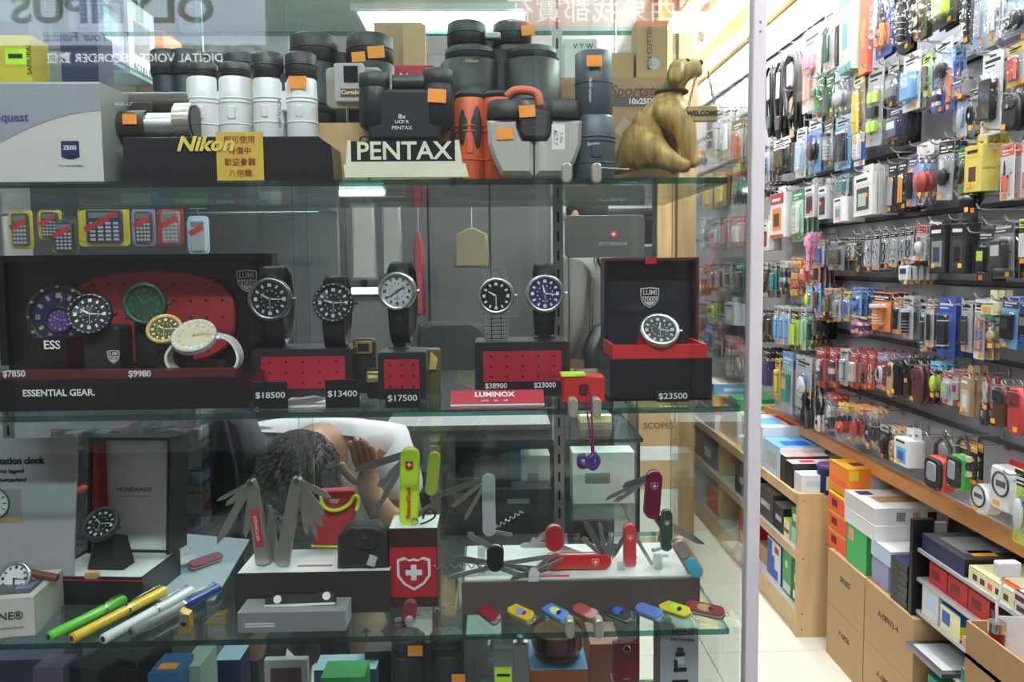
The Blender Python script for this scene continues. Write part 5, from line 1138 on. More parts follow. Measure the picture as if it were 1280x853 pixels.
for s_, x0, x1 in ((-1,609,667), (1,669,728)):
    pts = [(x0 if s_ < 0 else x1, 150), (x0+1 if s_ < 0 else x1-1, 180), (x0+8 if s_ < 0 else x1-8, 200), ((x0+18 if s_ < 0 else x1-18), 219), ((x1 if s_ < 0 else x0), 219), ((x1 if s_ < 0 else x0), 176), ((x1-12 if s_ < 0 else x0+12), 176), (x1-20 if s_ < 0 else x0+20, 160), (x1-21 if s_ < 0 else x0+21, 148)]
    pp = [(g(a, b_).x, g(a, b_).z) for a, b_ in pts]
    if s_ > 0: pp = pp[::-1]
    MB().prism(pp, 0, .05, SG, .006).build('body_half', t)
    cx_ = (x0+x1)/2 - s_*0; MB().lathe([(sc(27,y),g(0,150).z),(sc(28,y),g(0,147).z),(sc(27,y),g(0,128).z),(sc(24,y),g(0,126).z)], RUB, 24, (g(cx_+(-3 if s_<0 else 3),0).x, .025, 0)).build('eyecup', t)
MB().rbox(g(648,0).x, g(688,0).x, -.006, .04, g(0,177).z, g(0,140).z, RUB, .010, .003).build('bridge', t)
m = MB(); m.tube(fine([(g(634,122).x,.0,g(0,124).z),(g(642,117).x,-.002,g(0,117).z),(g(656,116).x,-.003,g(0,116).z),(g(670,118).x,-.002,g(0,120).z),(g(675,130).x,0,g(0,134).z)]), .006, M((.62,.12,.05), .5), 8); m.build('orange_band', t)
sticker(t, 631, 167, y-.001, .023, ang=-3); sticker(t, 659, 139, y-.008, .022, ang=-4)
p = g(697,172); MB().box(p.x-.008, p.x+.010, -.0004, 0, p.z-.016, p.z+.018, M('white')).build('paper_label', t); text('ACT 7', 'lettering', t, .0075, (p.x-.003, -.0008, p.z), LET, rot=(90,90,0)); text('7-15x', 'lettering', t, .006, (p.x+.005, -.0008, p.z), LET, rot=(90,90,0))
t = bino('tall slate-blue binoculars standing on end beside the kraft box, orange sticker on top', (742,), 219, 66, 1.12, M((.05,.065,.08), .4), 78, 52, False, None, .84, cupc=M((.06,.075,.09), .4)); sticker(t, 743, 76, 1.09, .021)
p = P(738,112,1.092)-t.location; text('10x25 compact', 'lettering', t, .0055, (p.x, p.y-.0004, p.z), LETW, rot=(90,90,0)); p = P(742,180,1.09)-t.location; text('bright', 'lettering', t, .007, (p.x, p.y-.0004, p.z), LETW)
MB().tube([(sc(3,1.12),-.03,.02),(sc(40,1.12),-.03,.018)], .0012, CHROME, 5).build('strap_wire', t)
# kraft box, cream boxes, upper boards
def sbox(label, x0, x1, yt, yb_, y, dep, fc, tc=None, sc_=None, base=None, texts=(), name='box'):
    t = thing(name, label, 'box', (P((x0+x1)/2, yb_, y).x, y, base if base is not None else P((x0+x1)/2, yb_, y).z))
    w = sc(x1-x0, y); h = P((x0+x1)/2, yt, y).z - t.location.z
    MB().box(-w/2, w/2, 0, dep, 0, h, M(fc, .6), M(tc or fc, .6), M(sc_ or fc, .6)).build('carton', t)
    for s_, px, py, k, c, kw in texts:
        p = P(px, py, y)-t.location; text(s_, 'lettering', t, k, (p.x, -.0008, p.z), M(c), **kw)
    return t
t = sbox('kraft box lettered Sportstar in brown italics behind the binoculars', 596, 848, 97, 219, 1.30, .09, (.42,.24,.13), base=z1+.0005, texts=(('Sportstar', 797, 114, .0245, (.16,.08,.05), dict(shear=.25, bold=.0006)),('10x25DCF', 806, 127, .0125, 'white', dict(bold=.0004))))
p = P(808,127,1.30)-t.location; MB().box(P(762,0,1.3).x-t.location.x, P(826,0,1.3).x-t.location.x, -.0006, 0, p.z-.008, p.z+.008, M((.12,.10,.10))).build('dark_strip', t)
p = P(782,162,1.30)-t.location; MB().at((p.x,-.0004,p.z), ry=38).box(-.014,.014,-.0004,0,-.014,.014,M((.50,.36,.27))).build('diamond_mark', t)
zb = P(700,96,1.30).z+.0006
sbox('cream box with leaf marks standing on the kraft box', 706, 746, 49, 95, 1.31, .05, 'offwhite', base=zb, texts=(('V Y W', 729, 58, .012, 'dark', {}),))
sbox('low tan box between the two cream boxes on the kraft box', 765, 792, 66, 95, 1.32, .05, 'kraft', 'tan', base=zb)
t = sbox('kraft box with sideways PEN CUTTER lettering on the kraft box', 796, 834, 26, 95, 1.31, .05, 'kraft', base=zb, texts=(('PEN CUTTER', 812, 60, .012, (.2,.05,.05), dict(rot=(90,-90,0))),))
p = P(817,80,1.31)-t.location; MB().cyl((p.x,0,p.z),(p.x,-.001,p.z), .010, M('lgrey'), n=18).build('round_seal', t)
sbox('red box with a white outline mark behind the compact binoculars', 492, 542, 82, 118, 1.33, .05, (.55,.03,.06), base=z1+.0005, texts=(('N', 505, 97, .02, 'white', {}),))
sbox('tall kraft-brown carton behind the shelf, upper middle', 470, 528, 28, 110, 1.385, .02, (.40,.25,.13), base=z1+.0005)
sbox('tan board box leaning behind the red box', 505, 532, 30, 100, 1.36, .02, 'tan', base=z1+.0005)
# yellow box and dark box on the left, back row
y = 1.24; t = sbox('yellow box with a neon lime label and SAMURAI lettering', 7, 45, 44, 205, y, .05, (.70,.55,.05), base=z1+.0005, texts=(('SAMURAI', 37, 75, .011, 'brown', dict(rot=(90,-90,0))),))
p = P(20,70,y)-t.location; MB().box(p.x-.016, p.x+.016, -.0008, 0, p.z-.013, p.z+.011, M('neon')).box(p.x-.011, p.x+.010, -.0012, -.0008, p.z-.004, p.z+.003, M('black')).build('neon_label', t)
t = sbox('dark navy pouch box behind the white box', 84, 128, 40, 210, 1.27, .05, (.03,.035,.09), base=z1+.0005); p = P(106,34,1.27)-t.location
sbox('grey card box at the far left behind the yellow box', -30, 44, 27, 215, 1.33, .04, (.22,.22,.23), base=z1+.0005)
# seated brass dog with hanging sign
y = 1.18; t = thing('dog_figurine', 'seated brass-brown dog figurine holding a chain with a WELCOME board in its mouth', 'figurine', (P(820,218,y).x, y, z1+.0005)); g = lambda px, py, dy=0: Vector(((P(px, py, y)-t.location).x, dy, (P(px, py, y)-t.location).z))
DG = wood((.24,.14,.04), (.60,.40,.12), 16., 'Z', .55); m = MB()
bm = bmesh.new()
sk = [((806,184),.037),((812,168),.036),((820,152),.034),((834,136),.028),((842,118),.022),((848,100),.020),((853,84),.023),((862,76),.020),((876,75),.014),((886,73),.010)]
vs = [bm.verts.new(g(*p_)+Vector((0,.03,0))) for p_, r in sk]
for a, b in zip(vs, vs[1:]): bm.edges.new((a, b))
extra = []
def limb(start, pts):
    prev = vs[start]
    for (px, py, dy), r in pts:
        v = bm.verts.new(g(px, py, dy)); bm.edges.new((prev, v)); prev = v; extra.append(r)
limb(3, [((850,150,-.005),.024),((856,175,-.012),.017),((860,200,-.014),.012),((868,211,-.018),.011)])
limb(3, [((845,155,.055),.022),((850,180,.060),.016),((852,202,.060),.012),((860,211,.055),.011)])
limb(0, [((822,194,-.012),.026),((838,206,-.018),.016),((860,211,-.02),.011)])
limb(0, [((786,198,.03),.026),((778,208,.03),.012),((768,212,.03),.009)])
limb(6, [((846,86,-.002),.011),((843,98,-.010),.013),((841,108,-.012),.008)])
limb(8, [((878,86,.03),.008),((884,88,.03),.006)])
me = bpy.data.meshes.new('body'); bm.to_mesh(me); bm.free(); o = bpy.data.objects.new('body', me); COL.objects.link(o); o.parent = t
sm = o.modifiers.new('skin', 'SKIN'); sv = me.skin_vertices[0].data; rr = [r for _, r in sk] + extra
for i, v in enumerate(sv): v.radius = (rr[i], rr[i]*.9); v.use_root = (i == 0)
ss = o.modifiers.new('sub', 'SUBSURF'); ss.levels = 2; ss.render_levels = 2; me.materials.append(DG)
sm.use_smooth_shade = True
p = g(862,73,.013); MB().sph(tuple(p), .0035, M('black', .1)).build('eye', t); p = g(882,72,.03); MB().sph(tuple(p), (.005,.006,.005), M('black', .3)).build('nose', t)
m = MB(); m.ring(tuple(g(845,110,.03)), .023, .003, M('brown'), 'Z', 20); m.build('collar', t)
t2 = thing('welcome_board', 'small wooden board lettered WELCOME hanging on a chain from the dog figurine mouth', 'sign', P(882,152,1.165)); g2 = lambda px, py: P(px, py, 1.165)-t2.location
a, b = g2(859,152), g2(897,132); MB().rbox(a.x, b.x, 0, .008, a.z, b.z, wood((.42,.28,.10),(.55,.38,.15),8.,'Z'), .002).build('board', t2)
p = (a+b)/2; text('WELCOME', 'lettering', t2, .0095, (p.x, -.0008, p.z), M('dark'), bold=.0004)
def chain(p0, p1, n, name='chain'):
    m = MB(); 
    for i in range(n):
        c = p0.lerp(p1, (i+.5)/n); m.at(tuple(c), rz=90*(i % 2)); L = (p1-p0).length/n*.62
        m.tube([(L*.4*math.cos(k*.785), 0, L*math.sin(k*.785)) for k in range(8)], L*.2, DSTEEL, 5, True)
    m.at(); return m.build(name, t2, kind='stuff')
chain(g2(884,84), g2(893,130), 9); chain(g2(872,86), g2(861,131), 9)

# ================================================================== bottom glass shelf: knives, tools, pens
def swiss(label, px, py, y, L, W, c, ang, blades=(), rz=0, logo=True, name='pocket_knife', rx=0, z=None, group=None, c2=None, cat='knife'):
    """L, W in pixels at that depth; ang: tilt of the body in the picture plane (0 = lying level, 90 = upright)
    blades: (end -1/+1, angle from the body axis, length px, kind)"""
    p = P(px, py, y); 
    if z is not None: p.z = z
    t = thing(name, label, cat, p, rz, group, rx, -ang); L = sc(L, y); W = sc(W, y); mt = M(c, .25, coat=.5) if not isinstance(c, bpy.types.Material) else c
    d = W*.55
    MB().rbox(-L/2, L/2, -d*.55, -d*.28, -W/2, W/2, mt, W*.48, d*.15, 6).build('front_scale', t)
    MB().rbox(-L/2, L/2, d*.28, d*.55, -W/2, W/2, mt, W*.48, d*.15, 6).build('back_scale', t)
    MB().rbox(-L/2+.001, L/2-.001, -d*.28, d*.28, -W*.46, W*.46, STEEL, W*.44, .0004, 6).build('liner', t)
    MB().cyl((-L/2+W*.35, -d*.3, 0), (-L/2+W*.35, d*.3, 0), W*.3, CHROME, n=10).cyl((L/2-W*.35, -d*.3, 0), (L/2-W*.35, d*.3, 0), W*.3, CHROME, n=10).build('rivet', t, kind='stuff')
    if logo:
        k = W*.20; X = L*.26 if ang < 45 else L*.2; e = -d*.55-.0002
        m = MB().at((X, e, 0), ry=ang); OC = [(-1,.8),(-1,-.2),(0,-1.1),(1,-.2),(1,.8),(0,.95)]
        m.prism([(a*k*1.2, b*k*1.2) for a, b in OC], -.0003, 0, M('lgrey')); m.prism([(a*k*1.0, b*k*1.0) for a, b in OC], -.0005, -.0003, mt)
        m.prism(cross(0, 0, .6*k, .18*k), -.0008, -.0005, M('white'))
        m.build('cross_emblem', t)
    if c2: m = MB(); m.sph((0, -d*.55, 0), (L*.2, .0006, W*.34), M(c2), 12, 6); m.sph((L*.16, -d*.55, W*.02), (L*.08, .0009, W*.22), M('black' if c2 != 'lav' else 'purple'), 10, 6); m.build('painted_motif', t)
    for i, (e, a, bl, kind) in enumerate(blades):
        bl = sc(bl, y); w = W*.42; m = MB(); yy = (i % 3 - 1)*d*.18; m.at((e*(L/2-W*.3), yy, 0), ry=-a)
        if kind == 'blade': pts = [(0,-w*.5),(bl*.85,-w*.45),(bl*.97,-w*.05),(bl,w*.25),(bl*.8,w*.5),(0,w*.4)]
        elif kind == 'file': pts = [(0,-w*.35),(bl*.9,-w*.35),(bl,-w*.1),(bl,w*.2),(bl*.9,w*.35),(0,w*.35)]
        elif kind == 'hook': pts = [(0,-w*.3),(bl*.6,-w*.35),(bl*.75,-w*.1),(bl*.85,-w*.5),(bl,-w*.2),(bl*.95,w*.5),(bl*.6,w*.45),(0,w*.3)]
        else: pts = []
        if kind == 'screw':
            m.tube([(bl*.2+bl*.8*k/40, w*.28*math.cos(k*.9), w*.28*math.sin(k*.9)) for k in range(41)], .0009, CHROME, 5); m.tube([(0,0,0),(bl*.25,0,0)], .0013, CHROME, 5)
        elif kind == 'scissors':
            m.prism([(0,-w*.4),(bl*.5,-w*.5),(bl,-w*.1),(bl*.5,.0),(0,.1*w)], -.0008, .0008, STEEL); m.prism([(0,.1*w),(bl*.5,.0),(bl,w*.5),(bl*.4,w*.6),(0,w*.4)], -.0008, .0008, STEEL)
        else: m.prism(pts, -.0007, .0007, M('silver', .2, 1.) if kind == 'blade' else STEEL, .0002)
        m.build('blade' if kind == 'blade' else 'tool_arm', t)
    return t
zs = z3 + .0006
# --- white tray with knives
yt_ = zy(578, 740, z3) if False else 1.14
tr = thing('display_tray', 'low display plinth with a white top and brown front under the open knives', 'display stand', (P(725,740,1.085).x, 1.085, zs))
xA, xB = P(577,730,1.085).x-tr.location.x, P(875,730,1.085).x-tr.location.x; zt = P(725,726,1.085).z-z3
MB().box(xA, xB, 0, .145, 0, zt-.001, M((.10,.075,.07), .5), M((.10,.075,.07))).build('block', tr)
MB().box(xA+.004, xB-.004, .006, .14, zt-.001, zt+.0015, M((.72,.73,.71), .5)).build('white_top', tr)
zT = z3 + zt + .003
MB().box(xA+.10, xA+.155, .008, .016, zt+.0016, zt+.002, M((.5,.1,.12))).build('red_label', tr)
def yTop(px, py): return PZ(px, py, zT).y
Yb = yTop
swiss('large red pocket knife lying on the tray with scissors and blades fanned to the upper right', 722, 701, 1.12, 86, 19, 'red', 0, ((1,118,62,'blade'),(1,100,50,'file'),(1,75,38,'scissors'),(1,60,26,'hook'),(1,135,44,'hook')))
swiss('transparent grey pocket knife standing upright on the tray', 611, 631, 1.15, 80, 17, (.42,.42,.43), 90, ((1,108,80,'blade'),(1,128,60,'hook'),(-1,-60,50,'screw'),(1,150,62,'file'),(-1,-100,30,'file')), logo=False)
t = swiss('black keyring multi-tool bristling with small blades on the tray', 619, 697, 1.10, 35, 22, 'black', 88, ((-1,105,62,'file'),(-1,92,78,'screw'),(-1,80,55,'blade'),(1,60,42,'hook'),(-1,-95,70,'blade'),(-1,-80,84,'file'),(-1,-110,50,'hook')), logo=False)
text('TOOLS', 'lettering', t, .006, (.008, -.0072, 0), LETW, rot=(90,-88,0))
swiss('small silver pocket knife at the front edge of the tray', 667, 722, 1.09, 24, 14, 'silver', 84, ((1,-60,42,'file'),(1,112,32,'blade'),(1,-45,34,'scissors')), logo=False)
swiss('red-and-clear knife bundle with a long black-tipped blade behind the large red knife', 693, 672, 1.17, 34, 24, (.35,.02,.03), 90, ((-1,-112,82,'blade'),(-1,90,44,'file'),(1,120,34,'hook')), logo=False)
swiss('red upright pocket knife with a cross emblem at the right of the tray', 787, 682, 1.13, 58, 16, (.62,.05,.05), 90, ((1,150,48,'blade'),(-1,-40,14,'hook'),(1,-150,66,'file')))
swiss('large dark red pocket knife standing tall with its tools spread left', 816, 618, 1.17, 62, 20, (.22,.01,.05), 86, ((1,112,44,'blade'),(1,120,70,'file'),(1,128,62,'hook'),(-1,-118,80,'blade'),(-1,-140,76,'file')))
swiss('dark green pocket knife upright at the tray corner', 833, 663, 1.15, 54, 14, (.02,.06,.05), 90, ((1,-155,62,'scissors'),(-1,100,20,'hook'),(1,165,40,'file')))
for px, py, lab in ((786,710,'under the red upright knife'),(832,692,'under the dark green knife'),(611,683,'under the transparent knife')):
    p = P(px-9, py+3, 1.11); t = thing('knife_holder', 'small clear plastic holder %s' % lab, 'holder', (p.x, 1.11, zT)); MB().rbox(-.006, .006, 0, .01, 0, max(.01, p.z-zT), glass((.75,.78,.78), 1.5, .1, name='acrylic', base=.08), .002).rbox(.006, .016, .002, .006, max(.008, p.z-zT)-.004, max(.01, p.z-zT), glass((.75,.78,.78), 1.5, .1, name='acrylic', base=.08), .001).build('block', t)
t = swiss('silver and blue double knife leaning on the right end of the tray', 859, 697, 1.10, 60, 20, 'tan', -60, (), logo=False)
MB().rbox(-.002, .030, -.0105, -.0072, -.009, .009, M((.08,.45,.65), .2), .008, .001).build('blue_inlay', t); MB().rbox(-.032, -.004, -.0100, -.0072, -.008, .008, M((.6,.5,.48), .3, .6), .007, .001).build('rose_inlay', t)
# row of small knives on the front of the shelf
row = ((611,768,(.25,.01,.02),None,48,44,'small dark red knife seen through the clear bowl, first of the front row'),(652,768,(.75,.52,.02),'lav',44,36,'yellow small knife with a blue motif in the front row'),(695,767,(.12,.25,.7),'paleyellow',48,40,'blue small knife with a butterfly motif in the front row'),(733,767,(.45,.08,.08),None,42,38,'translucent red small knife in the front row'),(773,767,(.04,.04,.05),'blue',44,34,'black and blue small knife in the front row'),(812,766,(.12,.22,.6),None,40,34,'pale blue small knife in the front row'),(844,763,(.75,.62,.03),'lime',44,32,'yellow small knife with lime and black motif near the right end of the front row'),(881,763,(.32,.04,.05),'tan',52,24,'maroon small knife with a gold motif, last of the front row'))
for px, py, c, c2, L, a, lab in row:
    y = zy(px, py+6, z3); q = swiss(lab, px, py, y, L, 16, c, 0, (), rz=-a*1.0, logo=False, z=z3+.0085, c2=c2)
    q.rotation_euler = (R(-58), 0, R(-a*1.35)); q.location.z = z3 + .0075
    m = MB(); m.ring((sc(L,y)/2+.003, 0, 0), .003, .0007, CHROME, 'Y', 10, 4); m.build('key_ring', q)
# --- plier multitools on white-topped box
y = 1.10
t = thing('box', 'dark box with a white top carrying the two steel plier tools', 'box', (P(392,757,y).x, y, zs)); xA, xB = P(297,720,y).x-t.location.x, P(487,720,y).x-t.location.x; zt2 = P(380,716,y).z-z3
MB().box(xA, xB, 0, .09, 0, zt2, M((.04,.03,.028), .5), M('white'), M((.05,.04,.035))).build('carton', t); MB().box(xA+.08, xA+.13, .02, .026, zt2, zt2+.0004, M((.5,.1,.1))).build('red_label', t)
zB = z3 + zt2 + .001
def pliers(label, px0, px1, pyt, pyb, y, lean, red=None):
    a, b = P(px0, pyt, y), P(px1, pyb, y); t = thing('plier_tool', label, 'multi-tool', (b.x, y, zB)); top = a-b; top.z = a.z - zB; top.y = 0
    w = .0105; d = top.normalized(); n = Vector((d.z, 0, -d.x)); S2 = M((.55,.52,.47), .38, .9)
    m = MB(); q = lambda s, k: ((d*s+n*k).x, (d*s+n*k).z); Lh = top.length
    m.prism([q(.004,-w),q(0,0),q(.004,w),q(Lh*.9,w*.8),q(Lh,w*.5),q(Lh,-w*.5),q(Lh*.9,-w*.8)][::-1], -.006, -.002, S2, .001); m.prism([q(.004,-w),q(0,0),q(.004,w),q(Lh*.9,w*.8),q(Lh,w*.5),q(Lh,-w*.5),q(Lh*.9,-w*.8)][::-1], .002, .006, S2, .001); m.build('handle', t)
    MB().cyl((top.x, -.0075, top.z-.004), (top.x, .0075, top.z-.004), .0045, CHROME, n=14).build('pivot', t)
    for i, (ang, L, wd) in enumerate(lean):
        m = MB().at((top.x, (i-2)*.0016, top.z-.004), ry=90-ang)   # ang measured from straight down
        m.at((top.x, (i-2)*.0016, top.z-.004), ry=ang)
        m.prism([(-wd,-L*.02),(-wd*.9,-L*.9),(0,-L),(wd,-L*.8),(wd*.9,0)], -.0007, .0007, S2, .0002); m.build('tool_arm', t)
    if red:
        p = q(Lh*.45, 0); MB().at((d*Lh*.45).to_tuple(), ry=math.degrees(math.atan2(d.x, d.z))).rbox(-.0055, .0055, -.0075, -.0062, -.028, .028, M((.45,.04,.05)), .001, .0003).build('red_plate', t)
        c = d*Lh*.45; text('VICTORINOX', 'lettering', t, .0062, (c.x, -.0078, c.z), LETW, rot=(90, -90+math.degrees(math.atan2(d.x, d.z)), 0))
    return t
pliers('steel plier tool with a red name plate leaning left, left one of the two', 314, 330, 600, 702, 1.13, ((48,.05,.004),(30,.105,.006),(62,.058,.003),(-14,.07,.004),(8,.085,.005)), True)
pliers('plain steel plier tool leaning right, right one of the two', 372, 352, 597, 704, 1.125, ((-62,.055,.005),(-36,.066,.005),(-26,.078,.006),(-16,.095,.004),(-8,.085,.005)))
MB
m = thing('tool_jaw', 'slim plier jaws standing between the two steel plier tools', 'multi-tool', (P(340,690,1.15).x, 1.15, zB)); MB().prism([(-.010,0),(.010,0),(.007,.045),(.0015,.082),(-.0015,.082),(-.007,.045)], -.003, .003, STEEL, .001).build('jaws', m)
# grey box, knife, pouches
t = thing('box', 'flat grey box with small white print and a folding knife on top', 'box', (P(365,795,1.045).x, 1.045, zs)); xA, xB = P(297,780,1.045).x-t.location.x, P(432,780,1.045).x-t.location.x; h = P(365,766,1.045).z-z3
MB().box(xA, xB, 0, .045, 0, h, M((.24,.24,.25), .5), M((.3,.3,.31)), M('white')).build('carton', t); MB().box(xA+.01, xA+.05, -.0004, 0, h*.4, h*.47, M('white')).box(xA+.01, xA+.05, -.0004, 0, h*.28, h*.34, M('white')).build('printing', t)
p = P(372,752,1.065); t = thing('folding_knife', 'black and steel folding knife with pale round inlays lying on the grey box', 'knife', (p.x, 1.068, z3+h+.001)); t.rotation_euler = (R(-30), R(-3), 0)
MB().prism([(-.045,0),(.035,-.004),(.052,.0),(.053,.012),(.04,.016),(.02,.011),(-.03,.016),(-.046,.010)], -.004, .004, M('black', .3), .001).build('scale', t); MB().prism([(-.046,-.002),(.052,-.004),(.052,-.001),(-.046,.002)], -.0045, .0045, STEEL).build('liner', t)
for x in (-.028, .040): MB().cyl((x,-.0055,.008),(x,-.0042,.008), .0055, M('white'), n=16).build('inlay', t)
y = 1.19; p = P(418,690,y); t = thing('pouch', 'bright red tool pouch with a neon yellow trimmed flap', 'pouch', (p.x, y, P(418,691,y).z)); g = lambda px, py: (P(px, py, y)-t.location)
RD = M((.55,.04,.05), .6, bump=.3, scale=200.); m = MB(); m.prism([(g(a,b_).x, g(a,b_).z) for a, b_ in ((389,690),(432,690),(446,640),(440,620),(398,622),(392,650))], 0, .035, RD, .006); m.build('body', t)
MB().prism([(g(a,b_).x, g(a,b_).z) for a, b_ in ((396,636),(404,642),(420,642),(434,638),(446,628),(444,618),(408,619),(402,624))], -.004, .002, RD, .002).build('flap', t)
NE = M('neon', .5); MB().tube(fine([tuple(g(a,b_)+Vector((0,-.005,0))) for a, b_ in ((402,624),(404,634),(412,641),(425,641),(437,634),(444,624),(449,628),(446,642))]), .0028, NE, 8).build('neon_trim', t); MB().tube([tuple(g(390,687)+Vector((0,-.002,0))), tuple(g(430,688)+Vector((0,-.002,0)))], .002, NE, 6).build('neon_trim', t)
p = g(419,630); MB().prism([(p.x-.008,p.z+.003),(p.x-.006,p.z-.003),(p.x+.004,p.z-.004),(p.x+.009,p.z+.003)], -.0062, -.004, M('lgrey')).build('badge', t); t.location.z = zB
y = 1.10; t = thing('pouch', 'black leather belt pouch with a snap beside the red cross box', 'pouch', (P(452,716,y).x, 1.105, zB)); w = sc(68,y); h = sc(57,y); LB = M((.03,.028,.026), .5, bump=.4, scale=150.)
MB().prism([(-w*.48,0),(w*.5,0),(w*.47,h*.85),(w*.3,h),(-w*.25,h),(-w*.46,h*.7)], 0, .035, LB, .006, True).build('body', t); MB().rbox(-w*.15, w*.32, -.003, .004, h*.45, h*.98, LB, .010, .002).build('flap', t); MB().cyl((w*.08,-.003,h*.78),(w*.08,-.006,h*.78), .005, DSTEEL, n=14).build('snap', t)
MB().at((w*.2,-.004,h*.22), ry=20).rbox(-.006,.006,-.001,0,-.008,.008,M('lgrey'),.001,.0003).build('tag_plate', t)
# red box with cross shield + rescue tool
y = 1.115; t = thing('box', 'box with a red front bearing a large white cross shield and a white top', 'box', (P(518,748,y).x, y, zs)); w = sc(61,y); h = P(518,661,y).z-z3
MB().box(-w/2, w/2, 0, .06, 0, h, M((.05,.02,.02)), M('white'), M((.06,.04,.04))).build('carton', t)
zb_ = P(518,747,y).z-z3; MB().box(-w/2, w/2-.001, -.0008, 0, max(.002, zb_), P(518,685,y).z-z3, M((.45,.02,.03), .45)).build('red_front', t)
shield(t, 0, -.001, P(518,716,y).z-z3, .0245, M((.45,.02,.03), .45), 'shield_emblem')
zR = z3 + h
t = swiss('neon yellow rescue knife standing on the red cross box with its tools spread left', 512, 608, 1.135, 100, 24, (.62,.85,.04), 88, ((1,108,74,'blade'),(1,138,60,'hook'),(1,150,96,'hook'),(-1,-60,34,'hook')), logo=False)
OR = M('red'); k = .0052
MB().at((sc(30,1.13), -.0105, 0), ry=88).prism([(-k,k),(-k,-k),(0,-k*1.4),(k,-k),(k,k)], -.0006, 0, OR).prism(cross(0, 0, k*.6, k*.2), -.001, -.0006, M('white')).build('cross_emblem', t)
text('RescueTool', 'lettering', t, .0095, (-.022, -.0108, 0), OR, rot=(90,0,0), bold=.0002)
p = P(525,664,1.12); t = thing('keyring', 'black cord and steel clip at the foot of the neon rescue knife', 'keyring', (p.x, 1.125, zR+.001)); MB().tube(fine([(0,0,.002),(.012,0,.006),(.022,0,.014),(.018,0,.024),(.008,0,.020),(.004,.0,.010)]), .0016, M('black')).build('cord', t); MB().ring((-.008,0,.006), .005, .001, CHROME, 'Y', 12, 5).build('ring', t)
p = P(541,592,1.30); t = swiss('second neon yellow knife farther back', 541, 592, 1.32, 56, 15, (.55,.72,.05), 84, (), logo=False)
MB().cyl((-.037,0,0), (-.075,0,-.004), .002, DSTEEL, n=8).build('stand_rod', t)
# hanging red knife upside with corkscrew and round tag
swiss('dark red knife lying on the shelf below the red cross box with a corkscrew and round tag', 512, 764, 1.085, 30, 18, (.25,.03,.04), 78, ((-1,-60,60,'screw'),(-1,110,18,'file')), logo=False)
p = P(512,786,1.05); t = thing('round_tag', 'small pale oval tag at the shelf edge under the dark red knife', 'tag', (p.x, 1.05, z3+.0095)); MB().at(rx=90).lathe([(.0001,-.0008),(.0062,-.0008),(.0066,0),(.0062,.0008),(.0001,.0008)], M('lgrey', .4, .6), 18, sy=1.3).build('disc', t)
# open black watch box (white lined)
y = 1.14; t = thing('watch_gift_box', 'open black watch box with a white lining and MONDAINE lettering inside the lid', 'box', (P(112,730,y).x, 1.145, zs)); t.rotation_euler = (0,0,R(-5))
w = sc(134,1.145); hb_ = .042; BX = M((.018,.018,.022), .3); D = .115
MB().box(-w/2, w/2, 0, .004, 0, hb_, BX).box(-w/2, w/2, D-.004, D, 0, hb_, BX).box(-w/2, -w/2+.004, .004, D-.004, 0, hb_, BX).box(w/2-.004, w/2, .004, D-.004, 0, hb_, BX).box(-w/2+.004, w/2-.004, .004, D-.004, 0, .003, BX).build('base', t)
MB().box(-w/2+.004, w/2-.004, .004, D-.004, hb_-.010, hb_-.004, M('white', .7)).build('white_lining', t)
MB().box(-w/2-.0004, w/2+.0004, -.0004, 0, hb_-.005, hb_-.0035, M('red')).build('red_piping', t)
lw = w*.86; HL = P(160,549,1.25).z-z3; m = MB(); m.at((.008, D, hb_), rx=-6); lh = HL-hb_
m.box(-lw/2, lw/2, 0, .03, 0, lh, BX).box(-lw/2, -lw/2+.005, -.03, 0, 0, lh, BX).box(lw/2-.005, lw/2, -.03, 0, 0, lh, BX).box(-lw/2, lw/2, -.03, 0, lh-.005, lh, BX); m.build('lid', t)
m = MB(); m.at((.008, D, hb_), rx=-6).box(-lw/2+.006, lw/2-.006, -.002, 0, .0, lh-.006, M((.78,.76,.76), .7)); m.build('lid_lining', t)
m = MB(); m.at((.008, D, hb_), rx=-6).prism([(-lw/2+.006,.0),(-lw/2+.022,.0),(-lw/2+.012,lh-.008),(-lw/2+.006,lh-.006)], -.028, -.003, M((.45,.02,.03), .6)); m.build('red_ribbon', t)
c = text('MONDAINE®', 'lettering', t, .0095, (.012, D-.0035-.006, hb_+lh*.55), LET, rot=(84,0,0)); text('Official Swiss ✚ Railways Watch', 'lettering', t, .0038, (.012, D-.0035-.004, hb_+lh*.55-.011), M('grey'), rot=(84,0,0))
MB().at((.004,.045,hb_-.0035), rx=0).prism([(-.034,0),(.024,0),(.014,.044),(-.022,.046)], -.012, .03, M((.02,.02,.024), .6), .006).build('cushion', t)
watch('dark watch on a black strap on the cushion of the open MONDAINE box', 127, 656, 1.17, 46, 'black', 'dark', None, 'black', 'lgrey', rx=-42, ry=5, rz=-10, style='none', hands=(300,80))
